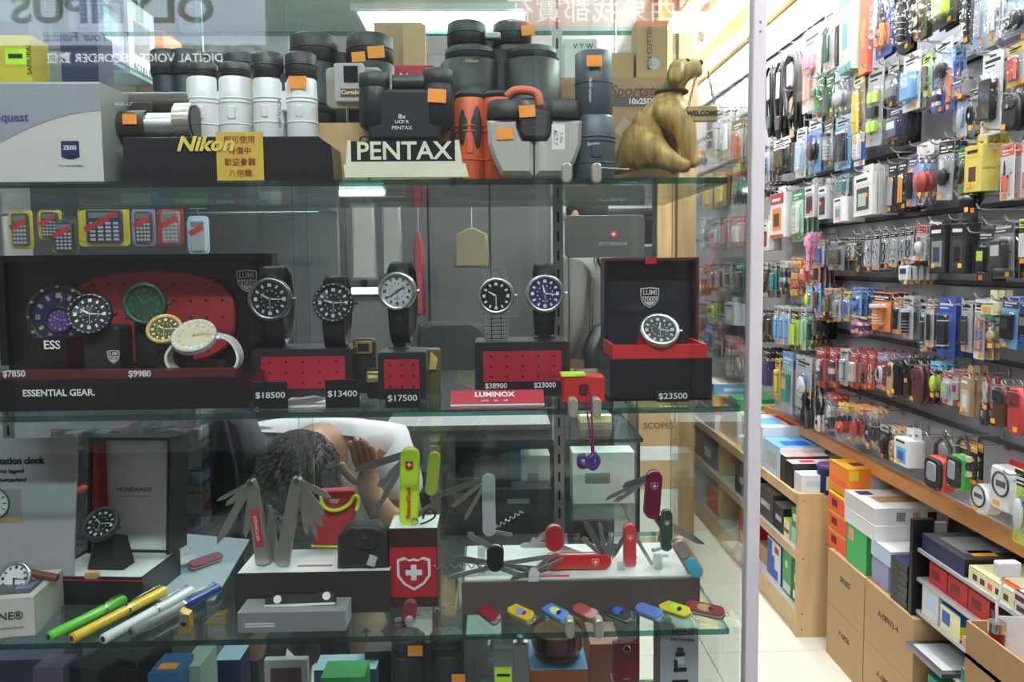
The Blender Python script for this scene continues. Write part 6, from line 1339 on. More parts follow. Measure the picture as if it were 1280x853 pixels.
# leaflet, white box with watch
y = 1.16; t = thing('standing_card', 'pale grey standing card about a station clock with a clock picture', 'card', (P(-2,693,y).x, y, zs)); g = lambda px, py: P(px, py, y)-t.location; h = P(10,549,y).z-z3
MB().prism([(g(-70,0).x,0),(g(52,0).x,0),(g(69,0).x,h),(g(-70,0).x,h)], 0, .003, M((.42,.41,.43), .5)).build('card', t)
for s_, px, py, k, b_ in (('Swiss station clock',55,576,.0135,.0006),('From the Swiss legend',30,589,.0085,.0002),('made in Switzerland',33,600,.0085,.0002)): p = g(px,py); text(s_, 'lettering', t, k, (p.x, -.0006, p.z), LET, align='RIGHT', bold=b_)
p0, p1 = g(-70,654), g(26,612); MB().box(p0.x, p1.x, -.0008, 0, p0.z, p1.z, M((.30,.30,.30))).build('picture', t); MB().box(p0.x, p1.x, -.0010, -.0008, p0.z, p0.z+.008, M('tan')).build('picture_strip', t)
p = g(-8,629); m = MB().at((p.x,-.001,p.z), rx=90); m.lathe([(.0001,0),(.021,0),(.022,.001),(.0235,.001)], M('white'), 28, caps=0); m.lathe([(.022,.0008),(.0235,.002),(.025,.0008)], M('char'), 28, caps=0); m.build('clock_picture', t)
m = MB()
for k in range(12): a = k*math.pi/6; m.at((p.x+.0175*math.cos(a), -.0024, p.z+.0175*math.sin(a)), ry=-math.degrees(a)).box(-.0025,.0025,0,.0003,-.0006,.0006,LET)
m.at(); m.box(p.x-.001,p.x+.001,-.0026,-.0022,p.z,p.z+.012,LET); m.build('clock_mark', t, kind='stuff')
y = 1.045; t = thing('box', 'white watch box lettered NE with a picture on its lid and a watch on top', 'box', (P(0,808,y).x, y, zs)); t.rotation_euler = (0,0,R(8)); w = sc(150,y); h = P(20,750,y).z-z3
MB().box(-w*.62, w*.50-.035, 0, .10, 0, h, M((.66,.64,.58), .55), M((.62,.6,.55)), M((.58,.57,.50))).build('carton', t); MB().box(-w*.6, w*.50-.045, .015, .085, h, h+.0006, M((.10,.09,.09), .4)).build('lid_picture', t); MB().box(w*.05, w*.50-.05, .03, .06, h+.0006, h+.001, M((.22,.24,.4), .4)).build('lid_picture_patch', t)
text('MONDAINE®', 'lettering', t, .0155, (.031, -.001, h*.55), LET, align='RIGHT'); text('Official Swiss Watch', 'lettering', t, .0048, (.031, -.001, h*.25), M('grey'), align='RIGHT')
watch('white station-style watch with a brown leather strap on the white box', 19, 724, 1.10, 44, 'white', 'silver', None, 'brown', 'black', rx=-28, style='none', digits=False, hands=(165,95))
t = thing('watch_strap', 'brown leather strap lying right of the white station-style watch', 'strap', P(42,722,1.105)); g = lambda px, py: P(px, py, 1.105)-t.location
MB().tube([tuple(g(36,716)), tuple(g(52,719)), tuple(g(72,723))], .0055, M((.16,.05,.03), .4), 8).build('strap', t); MB().rbox(g(70,0).x, g(88,0).x, -.004, .004, g(0,726).z, g(0,716).z, M('tan'), .003).build('strap_end', t)
# pens
def pen(label, x0, y0_, x1, y1_, c, cap, clip=True, r=.0078):
    a, b = PZ(x0, y0_, z3+r+.001), PZ(x1, y1_, z3+r+.001); t = thing('pen', label, 'pen', a); d = b-a; d.z = 0; L = d.length; u_ = d/L
    MB().cyl((0,0,0), tuple(d*.55), r*.92, M(c, .25, coat=.6), n=16).cyl(tuple(-u_*.002), (0,0,0), r*.7, M(c, .25, coat=.6), n=16).build('barrel', t); MB().cyl(tuple(d*.55), tuple(d*.985), r, M(cap, .25, coat=.6), n=16).cyl(tuple(d*.985), tuple(d), r*.7, M('lgrey'), n=12).build('cap', t)
    MB().cyl(tuple(-u_*.0024), tuple(-u_*.0020), r*.5, M('dark'), n=12).build('end_dot', t)
    if clip: q = Vector((0,0,r+.002)); MB().tube([tuple(d*.96+q*.7), tuple(d*.94+q*1.2), tuple(d*.72+q*1.1), tuple(d*.62+q*1.0), tuple(d*.6+q*.8)], .0011, CHROME, 6).build('clip', t)
    MB().cyl(tuple(d*.54), tuple(d*.56), r*1.04, CHROME if c != 'lime' else M('lime'), n=16).build('ring', t)
    return t
pen('bright green pen, leftmost of the pens lying at the shelf front', 62, 796, 178, 738, (.15,.62,.06), (.18,.65,.08))
pen('yellow pen beside the green one', 91, 798, 206, 738, (.82,.55,.03), (.82,.55,.03))
pen('white pen beside the yellow one', 130, 799, 240, 738, 'white', 'white')
pen('blue-capped steel pen, rightmost of the four pens', 165, 790, 274, 735, 'grey', (.02,.05,.25))
# pale card with two small knives
a = PZ(258, 712, z3); t = thing('display_card', 'pale blue glossy card under two small knives', 'card', (a.x, a.y, zs)); pts = [PZ(px, py, z3)-a for px, py in ((190,752),(268,752),(312,676),(222,668))]
MB().add([(p.x, p.y, 0) for p in pts]+[(p.x, p.y, .0015) for p in pts], [(0,3,2,1),(4,5,6,7),(0,1,5,4),(1,2,6,5),(2,3,7,6),(3,0,4,7)], M((.42,.50,.55), .2)).build('sheet', t)
for px, py, c, L, lab in ((229,704,(.5,.55,.58),44,'clear silver small knife on the pale blue card'),(257,703,(.22,.04,.08),46,'dark red small knife on the pale blue card')):
    y = zy(px, py+6, z3); q = swiss(lab, px, py, y, L, 13, c, 0, (), logo=False, z=z3+.009); q.rotation_euler = (R(-60), 0, R(52)); q.location.z = z3+.0095
t = thing('pencil_sharpener', 'small brass sharpener, left one by the pens', 'sharpener', (P(229,780,1.045).x, 1.047, zs)); GD = M((.6,.40,.10), .3, .8)
MB().prism([(-.009,0),(.009,0),(.007,.026),(-.005,.032)], 0, .014, GD, .001).build('body', t); MB().cyl((0,-.0004,.014),(0,-.001,.014), .004, M('black'), n=12).build('hole', t); MB().rbox(-.004,.004,-.0016,0,.016,.028,STEEL,.001,.0002).build('blade', t)
t = thing('pencil_sharpener', 'brass wedge sharpener, right one by the pens', 'sharpener', (P(269,778,1.07).x, 1.072, zs)); MB().prism([(-.017,0),(.014,0),(.014,.016),(-.002,.013)], 0, .014, GD, .001).build('body', t); MB().box(-.004,.010,-.0008,0,.004,.010,STEEL).build('blade', t)
# ================================================================== below the bottom shelf
zf = z4 + .0006
def low(label, px0, px1, pyt, y, dep, c, name='box', cat='box', sc_=None, tc=None, r=.003):
    a, b = P(px0, 830, y), P(px1, 830, y); h = P((px0+px1)/2, pyt, y).z - z4; t = thing(name, label, cat, ((a.x+b.x)/2, y, zf)); w = b.x-a.x
    MB().box(-w/2, w/2, 0, dep, 0, h, M(c, .5), M(tc or c, .5), M(sc_ or c, .5)).build('body', t); return t, w, h
t, w, h = low('dark grey carton with a black lens cap behind the clear bowl', 583, 627, 796, 1.22, .08, 'lgrey')
t, w, h = low('grey steel flask box with a neon lime sticker, below the clear bowl', 617, 642, 812, 1.12, .03, 'grey'); MB().box(-w*.45, w*.4, -.0006, 0, h-.055, h-.028, M('neon')).box(-w*.35, w*.3, -.001, -.0006, h-.042, h-.038, M('black')).build('neon_label', t)
t = thing('steel_flask', 'brushed steel flask right of the neon sticker', 'flask', (P(651,850,1.15).x, 1.16, zf)); h = P(651,806,1.15).z-z4; MB().rbox(-.013,.013,-.008,.008,0,h,STEEL,.004,.003).build('body', t); MB().cyl((0,0,h),(0,0,h+.008),.006,CHROME,n=14).build('cap', t)
b = thing('glass_bowl', 'clear glass dome seen through the bottom shelf under the small dark red knife', 'bowl', (P(620,806,1.20).x, 1.20, P(620,808,1.20).z)); r = sc(31,1.2)
MB().lathe([(r*.5,0),(r*.9,.006),(r,.022),(r*.97,.040),(r*.75,.058),(r*.3,.068),(r*.01,.069)], glass((.95,.96,.96), 1.5, .02, .2, 20., 'bowl_glass', .03), 28).build('dome', b); MB().ring((0,0,.006), r*.92, .0015, CLEAR, 'Z').build('rim', b)
b.location.z = z4 + .26 - .069 if b.location.z + .07 > z3 - .009 else b.location.z
t, w, h = low('tall grey block carrying the glass dome', 600, 640, 860, 1.185, .05, 'grey'); 
b.location.z = z4+h+.001; b.location.y = 1.21
t, w, h = low('orange box under the amber jar', 663, 735, 838, 1.17, .10, (.55,.15,.05), tc='sky'); hb0 = h
j = thing('amber_jar', 'round amber translucent jar with a clear lid', 'jar', (P(698,830,1.2).x, 1.222, z4+hb0+.001)); r = sc(34,1.2)
MB().lathe([(r*.6,0),(r*.95,.008),(r,.018),(r,.042)], glass((.62,.24,.06), 1.5, .05, name='amber_glass', base=.05), 28, caps=1).build('jar', j); MB().lathe([(r*.9,.003),(r*.93,.018),(r*.93,.036),(r*.9,.038)], M((.30,.10,.02), .4), 28).build('contents', j)
MB().lathe([(r*1.0,.043),(r*.9,.052),(r*.6,.062),(r*.3,.068),(r*.01,.07)], glass((.93,.88,.80), 1.5, .02, name='lid_glass', base=.03), 28, caps=0).build('lid', j); MB().sph((0,0,.072), .006, CLEAR).build('lid_knob', j)
t, w, h = low('stack of coral boards right of the amber jar', 738, 775, 806, 1.24, .08, (.55,.22,.16))
t = thing('flip_phone_case', 'dark red flip phone standing in a clear holder', 'phone', (P(783,850,1.12).x, 1.125, P(783,847,1.12).z)); w = sc(35,1.12); h = sc(56,1.12)
MB().rbox(-w/2, w/2, -.006, .006, 0, h, M((.25,.015,.025), .25, .3, coat=.5), .006, .002).build('shell', t); MB().cyl((0,-.0062,h*.86),(0,-.009,h*.86), .0062, CHROME, n=20).cyl((0,-.009,h*.86),(0,-.0094,h*.86), .004, M('black', .1), n=16).build('camera_lens', t); text('phone', 'lettering', t, .004, (0,-.0064,h*.12), M('lgrey'))
t3, w3, h3 = low('clear acrylic block under the dark red phone', 768, 800, 860, 1.11, .04, 'lgrey'); t.location.z = z4+h3+.001
y = 1.13; t = thing('box', 'pale grey box with MINI Microscope lettering and a microscope picture', 'box', (P(849,850,y).x, y, zf)); w = sc(50,y); h = P(849,786,y).z-z4
MB().box(-w/2, w/2, 0, .05, 0, h, M((.52,.54,.60), .4), M('white'), M((.3,.3,.32))).build('carton', t); p = P(853,791,y)-t.location; text('MINI', 'lettering', t, .0155, (p.x, -.0008, p.z), LET, bold=.0002, sx=1.1); p = P(853,800,y)-t.location; text('Microscope', 'lettering', t, .0075, (p.x, -.0008, p.z), LET)
p = P(850,825,y)-t.location; m = MB().at((p.x,-.001,p.z)); K = LET
m.box(-.007,.007,-.0006,0,.006,.012,K).box(-.0045,.0045,-.0006,0,.013,.019,K).box(-.006,.006,-.0006,0,-.006,.005,M('white')).box(-.009,-.004,-.0008,0,-.014,.0,K).box(-.010,.010,-.0006,0,-.018,-.012,K).box(-.006,.006,-.0006,0,-.03,-.02,M('lgrey')).box(-.012,.012,-.0006,0,-.040,-.031,K); m.build('microscope_picture', t)
# left half below the shelf
t, w, h = low('black leather binocular case, left of two under the pens', 78, 128, 838, 1.13, .07, 'black', 'case', 'case'); t.rotation_euler = (0,0,R(-20)); MB().rbox(-w/2-.001, w/2+.001, -.002, .072, h*.85, h+.003, M((.02,.02,.025), .4), .006, .002).build('flap', t)
t, w, h = low('black leather case with a round steel emblem, right of two under the pens', 128, 178, 826, 1.16, .07, 'black', 'case', 'case'); t.rotation_euler = (0,0,R(-20)); MB().cyl((0,-.0006,h-.025),(0,-.002,h-.025), .009, CHROME, n=20).build('emblem', t); MB().rbox(-w/2-.001, w/2+.001, -.002, .072, h-.012, h+.003, M((.02,.02,.025), .4), .006, .002).build('flap', t)
t, w, h = low('blue box with an orange sticker, lower left of the centre', 184, 222, 843, 1.11, .06, (.03,.12,.3)); MB().box(-w*.3,w*.3,.012,.03,h,h+.0006,STICKO).build('price_sticker', t)
low('pale green flat box standing on edge, left of the small calculators', 226, 250, 834, 1.15, .07, (.36,.42,.37))
t, w, h = low('navy and white small box under the steel knives card', 268, 300, 826, 1.25, .05, 'navy', tc='pale')
t, w, h = low('pocket calculator with a white frame leaning at the lower middle', 330, 384, 826, 1.15, .012, (.6,.62,.64), 'pocket_calculator', 'calculator'); MB().rbox(-w*.36, w*.36, -.001, 0, h-.05, h-.012, M((.16,.10,.09), .2), .002, .0003).build('display', t)
t, w, h = low('row of small blue packs behind the pocket calculator', 392, 470, 838, 1.22, .05, (.05,.12,.35), tc='pale')
t, w, h = low('green flat box at the bottom beside the blue packs', 400, 455, 848, 1.12, .05, 'green')
b = bino('black binoculars with an orange sticker under the bottom shelf, centre', (510, 558), 860, 792, 1.16, RUB, 22, 46, True, zf, .9); sticker(b, 519, 814, 1.13, .022); sticker(b, 573, 849, 1.13, .020)
t, w, h = low('black lens pouch at the bottom beside the black binoculars', 456, 492, 815, 1.25, .05, 'dark')
t, w, h = low('lavender box at the lower left corner', -30, 70, 826, 1.22, .08, (.10,.09,.16)); t, w, h = low('clear pack with violet beads at the lower left', 40, 78, 836, 1.12, .04, (.22,.18,.26))

# ================================================================== the shop behind the showcase
def cab(label, x0, x1, y0, y1, z0, z1, c, name='cabinet', cat='cabinet', doors=0):
    t = thing(name, label, cat, ((x0+x1)/2, y0, z0)); w = x1-x0; MB().box(-w/2, w/2, .004 if doors else 0, y1-y0, 0, z1-z0, M(c, .5)).build('body', t)
    for i in range(doors):
        dx = w/doors; d = MB().rbox(-w/2+dx*i+.004, -w/2+dx*(i+1)-.004, -.014, .004, .004, z1-z0-.004, M(c, .45), .004, .002).build('door', t)
        MB().rbox(-w/2+dx*(i+.85), -w/2+dx*(i+.85)+.012, -.03, -.014, (z1-z0)*.5, (z1-z0)*.5+.1, DSTEEL, .003).build('handle', d)
    return t
GD1 = (.085,.085,.09)
cab('tall dark grey cabinet at the back, left of the grey jacket', -.62, .30, 3.95, 4.45, 0, 2.0, GD1, doors=3)
cab('grey cabinet at the back behind the calculators', -1.6, -.66, 3.6, 4.2, 0, 1.75, (.10,.10,.10), doors=2)
cab('low dark cabinet below the hanging calculators', -2.1, -1.35, 2.68, 3.1, 0, 1.02, (.05,.05,.055), doors=3)
# cartons and boxes on top of the tall cabinets
def bb(label, x0, x1, yt, yb_, d, dep, c, tc=None, decos=(), base=None, name='box', cat='box', txt=None, txc='dark', ts=.02, kw={}):
    t = thing(name, label, cat, (P((x0+x1)/2, yb_, d).x, d, base if base is not None else P((x0+x1)/2, yb_, d).z)); w = sc(x1-x0, d); h = P((x0+x1)/2, yt, d).z-t.location.z
    MB().box(-w/2, w/2, 0, dep, 0, h, M(c, .5), M(tc or c, .5)).build('carton', t)
    if decos:
        m = MB()
        for a0, a1, b0, b1, cc in decos: m.box(-w/2+w*a0, -w/2+w*a1, -.001, 0, h*b0, h*b1, M(cc, .5))
        m.build('printing', t)
    if txt: text(txt, 'lettering', t, ts, (0, -.0015, h*.55), M(txc), **kw)
    return t
for x0, x1, yt, c, lab in ((395,440,175,'kraft','kraft carton on the tall cabinet, left'),(444,500,160,'tan','tan carton on the tall cabinet, middle'),(505,560,150,'kraft','kraft carton on the tall cabinet behind the black binoculars'),(566,640,168,'offwhite','cream carton on the tall cabinet')):
    bb(lab, x0, x1, yt-30, 180, 3.75 if x0 < 400 else 4.0, .3, c, base=1.7505 if x0 < 400 else 2.0005)
# red board imitating the reflected street sign, upper right
t = bb('red fascia board high on the back wall with pale characters', 640, 905, -22, 38, 5.0, .03, (.32,.03,.03), txt='買賣西東', txc='lgrey', ts=.17, kw=dict(mirror=False)); t['category'] = 'sign'; t.name = 'sign_reflection_board'
t.location.y = 5.26
# pigeonhole shelf near the pillar
t = thing('wall_shelf', 'white open shelf with small blue boxes left of the wooden pillar', 'shelf', (P(790,330,4.2).x, 4.2, 1.28)); w = sc(118, 4.2)
WP = M((.60,.63,.66), .5)
MB().box(-w/2, w/2, .25, .27, 0, .62, WP).build('back_board', t)
for z in (0, .205, .41, .60): MB().box(-w/2, w/2, .0, .25, z, z+.015, WP).build('shelf', t)
for x in (-w/2, w/2-.015): MB().box(x, x+.015, 0, .25, .016, .6, WP).build('side', t)
cab('white base cabinet below the white open shelf', P(790,330,4.2).x-w/2, P(790,330,4.2).x+w/2, 4.2, 4.5, 0, 1.279, (.45,.46,.48), doors=2)
for i, (px, c) in enumerate(((745,'blue'),(767,'navy'),(790,'dgreen'),(812,'black'))):
    d = 4.22; x = P(px, 266, d).x; q = thing('box', '%s box on the white open shelf, %s from the left' % (c.replace('dgreen','dark green'), ['first','second','third','fourth'][i]), 'box', (x, d, 1.28+.4255)); MB().box(-.034,.034,0,.08,0,.075,M(c)).build('carton', q); MB().box(-.02,.02,-.001,0,.02,.045,M('lgrey')).build('printing', q)
    q.location.x = max(q.location.x, P(790,330,4.2).x-w/2+.055)
q = thing('led_strip_lamp', 'thin white strip lamp above the white open shelf', 'lamp', (P(808,233,4.1).x, 4.16, P(808,233,4.1).z)); MB().rbox(-.13,.13,-.008,.0,-.008,.008,emis((.95,.97,1),9.),.006).build('tube', q); MB().box(-.135,.135,0,.04,-.012,.012,M('white')).build('housing', q)
t = thing('display_board', 'dark grey display board with a small cross emblem and faint VICTORINOX lettering', 'sign', (P(756,320,1.95).x, 1.95, P(756,322,1.95).z)); w = sc(100,1.95); h = P(756,269,1.95).z-t.location.z
MB().rbox(-w/2, w/2, 0, .01, 0, h, M((.10,.10,.095), .3), .012).build('panel', t); text('VICTORINOX', 'lettering', t, .012, (.02, -.001, h*.32), M('lgrey')); k = .009
MB().at((.022,-.0006,h*.55)).rbox(-k,k,-.0006,0,-k,k,M('red'),.004,.0002).prism(cross(0, 0, k*.6, k*.18), -.0012, -.0006, M('white')).build('cross_emblem', t)
MB().box(-w*.46, -w*.44, .002, .008, -(t.location.z-.955), 0, DSTEEL).box(w*.40, w*.42, .002, .008, -(t.location.z-.955), 0, DSTEEL).build('leg', t)
t = thing('black_bag', 'small black zip bag on the white open shelf beside the pillar', 'bag', (P(822,290,4.19).x-.035, 4.21, 1.28+.2205)); MB().rbox(-.055,.055,0,.08,0,.13,M('black',.6),.03,.01).build('body', t); MB().tube([(-.03,.04,.128),(-.02,.04,.155),(.02,.04,.155),(.03,.04,.128)],.004,M('black')).build('handle', t)
# cartons stacked left of the pillar
for i, (yt, yb_, c, lab, s_) in enumerate(((672,745,'kraft','lowest kraft carton stacked left of the wooden pillar',None),(612,671,'offwhite','white carton stacked left of the wooden pillar',None),(576,611,'tan','tan carton stacked left of the wooden pillar',None),(558,575,'white','thin white box stacked left of the wooden pillar',None),(512,557,'kraft','kraft carton with faint lettering, topmost left of the wooden pillar','SCOPES'))):
    d = 3.5; zb0 = 0 if i == 0 else zprev+.001; q = bb(lab, 798, 848, yt, yb_, d, .3, c, base=zb0, txt=s_, txc='brown', ts=.04); zprev = P(823, yt, d).z
# inner glass counter
t = thing('glass_counter', 'inner glass-topped counter with dark goods inside, seen between the lower shelves', 'counter', (0, 1.99, 0)); zc = P(640,551,1.99).z; X0, X1 = -.165, P(804,553,1.99).x; D = .37
v = [(X0,0,zc-.01),(X1,0,zc-.01),(X1,D,zc-.01),(X0,D,zc-.01),(X0,0,zc),(X1,0,zc),(X1,D,zc),(X0,D,zc)]
MB().add(v, [(0,3,2,1),(4,5,6,7)], SHELFG).add(v, [(0,1,5,4),(1,2,6,5),(2,3,7,6),(3,0,4,7)], GEDGE).build('glass_top', t)
MB().box(X0+.02, X1-.01, .006, .010, .5, zc-.012, GLASS).build('front_glass', t); MB().box(X1-.016, X1-.008, .0, .02, .0, zc-.012, M('black', .3)).build('corner_post', t)
MB().box(X0+.02, X1-.02, .0, D, .02, .5, M((.09,.085,.08), .5)).build('base', t); MB().box(X0+.02, X1-.02, D-.02, D, .5, zc-.012, M((.03,.03,.035), .5)).build('back_board', t)
MB().box(X0+.02, X1-.03, .03, D-.03, .72, .726, SHELFG, side=GEDGE).build('inner_shelf', t); MB().box(X0, X0+.02, 0, D, 0, zc-.012, M((.25,.15,.08), .5)).build('side_panel', t)
for i, (px0, px1, yt, yb_, d, c, lab) in enumerate(((575,640,586,640,2.1,'black','black box with gold print inside the inner counter'),(652,688,570,600,2.2,'lgrey','pale grey device box inside the inner counter'),(715,794,566,600,2.15,'white','large white box inside the inner counter on the right'),(510,560,590,640,2.15,'char','charcoal case inside the inner counter at its left end'),(560,600,600,640,2.08,'brown','brown leather case inside the inner counter'),(620,690,612,650,2.08,'dark','dark flat box inside the inner counter'))):
    q = bb(lab, px0, px1, yt, yb_, d, .08, c, base=.7265, decos=((.1,.35,.6,.8,'gold'),) if i == 0 else ((.2,.6,.4,.6,'grey'),))
for i, (px, yt, yb_, d, c, lab) in enumerate(((560,526,551,2.2,(.12,.12,.13),'dark grey laptop-like box on the inner counter'),)):
    q = bb(lab, 480, 690, 532, 551, 2.12, .2, c, base=zc+.0005, tc=(.3,.31,.33))
bb('small cream box on the right end of the inner counter', 725, 765, 520, 546, 2.2, .08, 'paleyellow', base=zc+.0005, txt='MAGNET', txc='olive', ts=.012)
bb('box with lime and amber spots on the inner counter', 580, 618, 518, 530, 2.32, .03, 'char', base=zc+.0005, decos=((.1,.3,.3,.7,'lime'),(.5,.7,.3,.7,'amber')))
# office chair
t = thing('office_chair', 'black office chair turned towards the back cabinet', 'chair', (P(566,500,2.9).x, 2.9, 0)); BKF = M((.015,.015,.018), .7); k = P(566,402,2.9).z
MB().rbox(-.13, .13, 0, .05, k-.42, k, BKF, .06, .015, 5).build('backrest', t); MB().rbox(-.22, .22, .05, .45, .42, .49, BKF, .03, .01).build('seat', t); MB().cyl((0,.25,.08),(0,.25,.42), .025, DSTEEL).build('gas_column', t); MB().box(-.02,.02,.03,.06,.45,k-.40,DSTEEL).build('back_bar', t)
for i in range(5): a = i*1.2566; MB().tube([(0,.25,.10),(.26*math.cos(a),.25+.26*math.sin(a),.07)], [.022,.014], M('black')).sph((.27*math.cos(a),.25+.27*math.sin(a),.03), .029, M('black')).build('leg', t)
# led light on the back shelf (bright line behind the watches)
q = thing('led_strip_lamp', 'bright white strip lamp on the back cabinet behind the dive watch', 'lamp', (P(435,364,3.5).x, 3.5, P(435,364,3.5).z)); MB().rbox(-.17,.17,-.010,.0,-.010,.010,emis((.95,.97,1),5.),.008).build('tube', q); MB().box(-.175,.175,0,.03,-.016,.016,M('lgrey')).build('housing', q)
cab('grey ledge unit under the strip lamp behind the watches', P(435,364,3.5).x-.25, P(435,364,3.5).x+.25, 3.53, 3.6, 0, P(435,372,3.5).z+.04, (.14,.14,.14))
# hanging garments / bags at back right: dark red and grey vertical pieces
for px, c, w_, yt, yb_, lab in ((524,(.22,.02,.03),.05,290,395,'dark red umbrella sleeve hanging at the back'),(455,(.33,.33,.32),.11,238,350,'grey paper bag hanging at the back, left'),(490,(.25,.25,.25),.09,240,345,'darker grey paper bag hanging at the back, right'),(590,(.16,.14,.08),.16,285,335,'olive cloth bundle hanging at the back')):
    d = 3.42; q = thing('hanging_bag', lab, 'bag', P(px, yb_, d)); h = P(px,yt,d).z-q.location.z; MB().prism([(-w_*.5,0),(w_*.5,0),(w_*.42,h*.85),(w_*.1,h),(-w_*.1,h),(-w_*.42,h*.85)], 0, .05, M(c,.7), .012, True).build('body', q); zr_ = P(500,238,3.45).z+.05-q.location.z; MB().tube([(0,.02,h-.003),(0,.045,zr_-.02),(0,.06,zr_+.0095),(0,.075,zr_-.01)],.003,DSTEEL).build('hanger', q)
rl = thing('hanging_rail', 'long steel rail across the shop carrying the hanging bags', 'rail', (-.35, 3.48, P(500,238,3.45).z+.05)); MB().cyl((-.9,0,0),(.95,0,0),.008,DSTEEL,n=10).build('bar', rl)
for x in (-.88, .9): MB().cyl((x,0,0),(x,0,ZC-rl.location.z),.006,DSTEEL,n=8).build('ceiling_rod', rl)
# calculators hanging under a glass shelf
yc = 2.30; sh = thing('glass_wall_shelf', 'glass shelf with boxes on it and calculators hanging below, behind the watch box', 'shelf', (P(180,258,yc).x, yc, P(180,258,yc).z-.006)); w = sc(420, yc)
MB().box(-w/2, w/2, 0, .3, 0, .006, SHELFG, side=GEDGE).build('glass', sh); MB().box(-w/2, w/2, .30, .33, -.40, .35, M((.10,.10,.11))).build('back_panel', sh); MB().box(-w/2, -w/2+.02, .33, .35, -sh.location.z, -.0, DSTEEL).box(w/2-.02, w/2, .33, .35, -sh.location.z, 0, DSTEEL).build('post', sh)
MB().cyl((-w/2,.02,-.014),(w/2,.02,-.014),.004,DSTEEL,n=8).build('hanging_bar', sh)
for x0, x1, yt, c, tc, s_, lab in ((0,40,236,'char','char',None,'charcoal box at the left end of the glass wall shelf'),(52,82,232,'navy','blue',None,'navy box on the glass wall shelf'),(100,140,230,'offwhite','orange',None,'orange-topped white box on the glass wall shelf'),(152,188,232,'lgrey','white','CASIO','white box lettered CASIO on the glass wall shelf'),(192,212,232,'cyan','sky',None,'small cyan box on the glass wall shelf'),(214,262,228,'green','mint',None,'green and white box on the glass wall shelf'),(300,338,234,'lgrey','grey',None,'grey box on the glass wall shelf, right'),(268,296,236,'char','pale',None,'dark pale-topped box on the glass wall shelf')):
    q = bb(lab, x0, x1, yt-8, 256, yc+.02, .12, c, tc=tc, base=sh.location.z+.0065, decos=((.1,.9,.1,.25,tc),), txt=s_, ts=.022)
def calc(x0, x1, yt, yb_, card, body, lab, strip='red'):
    q = thing('calculator_pack', lab, 'calculator', P((x0+x1)/2, yb_, yc-.01)); w = sc(x1-x0, yc); h = P(0,yt,yc).z-P(0,yb_,yc).z
    MB().rbox(-w/2, w/2, 0, .002, 0, h, M(card, .4), .012).build('card', q); MB().rbox(-w*.3, w*.38, -.014, 0, h*.08, h*.9, M(body, .4), .006, .002).build('calculator', q)
    m = MB()
    for i in range(4):
        for j in range(5): m.box(-w*.22+w*.15*i, -w*.12+w*.15*i, -.016, -.014, h*(.14+.10*j), h*(.20+.10*j), M('lgrey'))
    m.build('key', q, kind='stuff'); MB().box(-w*.24, w*.32, -.0146, -.014, h*.70, h*.84, M((.2,.24,.2), .2)).build('display', q); MB().at((0,-.017,h*.62), ry=-28).box(-w*.36, w*.36, -.0004, 0, -h*.07, h*.07, M(strip)).build('paper_band', q)
    shell_mb(w*.95, h*.95, .022, h*.5, .012).build('blister', q); MB().tube([(0,.001,h-.006),(0,.001,h+.02)],.0015,CHROME).build('hook', q)
calc(14,42,262,312,'yellow','char','yellow calculator pack at the far left of the hanging row'); calc(50,78,262,300,'yellow','dark','yellow calculator pack, second of the hanging row'); calc(66,98,274,318,'olive','navy','olive card pack below the second calculator'); 
calc(100,162,258,308,'yellow','navy','large yellow pack with a navy graphing calculator'); calc(167,195,260,308,'lav','char','lilac-headed calculator pack left of the red one'); calc(199,230,260,308,'red','grey','calculator hanging in a red pack, behind the watch display box'); calc(236,262,270,318,'pale','lgrey','pale blue pack right of the red calculator pack')
# acrylic drawers and counter at the left
AC = glass((.80,.84,.86), 1.5, .08, .3, 15., 'acrylic_drawer', .16)
for k, (x0, x1, d) in enumerate(((62,150,1.75),(176,248,1.62))):
    for j in range(5):
        zt_ = P(100,535+28*j,d).z; q = thing('acrylic_drawer_box', 'clear acrylic drawer, %s tier of the %s stack behind the watch box' % (['top','second','middle','fourth','lowest'][j], ['left','right'][k]), 'drawer', (P((x0+x1)/2,500,d).x, d, P(100,535+28*(j+1),d).z+.001)); w = sc(x1-x0,d); h = zt_-q.location.z-.002
        MB().box(-w/2, w/2, 0, .2, 0, .003, AC).box(-w/2, w/2, 0, .003, .003, h, AC).box(-w/2, w/2, .0035, .2, h-.003, h, AC).box(-w/2, -w/2+.003, .0035, .2, .003, h-.003, AC).box(w/2-.003, w/2, .0035, .2, .003, h-.003, AC).build('drawer', q)
        m = MB()
        for i in range(4): m.rbox(-w*.4+w*.2*i, -w*.25+w*.2*i, .02+.02*(i % 2), .1, .004, h*.7, M([(.7,.7,.7),(.12,.12,.13),(.4,.5,.6),(.6,.2,.12)][(i+j+k) % 4]), .004)
        m.build('contents', q, kind='stuff')
    zb_ = P(100,535+28*5,d).z; cab('grey stand under the %s stack of acrylic drawers' % ['left','right'][k], P(x0,500,d).x, P(x1,500,d).x, d, d+.22, 0, zb_, (.16,.16,.17))
q = tag(MB().cyl((0,0,0),(.07,.0,.03),.008,M('coral'),n=12).cyl((.07,0,.03),(.078,0,.0335),.008,M('coral'),r1=.002,n=12).build('marker_pen'), 'fluorescent coral marker pen on the left acrylic drawers', 'pen', loc=(P(66,622,1.72).x, 1.72, P(66,628,1.72).z))
q.parent = None
cab('pale grey storage cabinet at the left behind the open watch box', -1.9, P(250,600,2.0).x, 2.02, 2.3, 0, 1.12, (.42,.43,.46), doors=2)
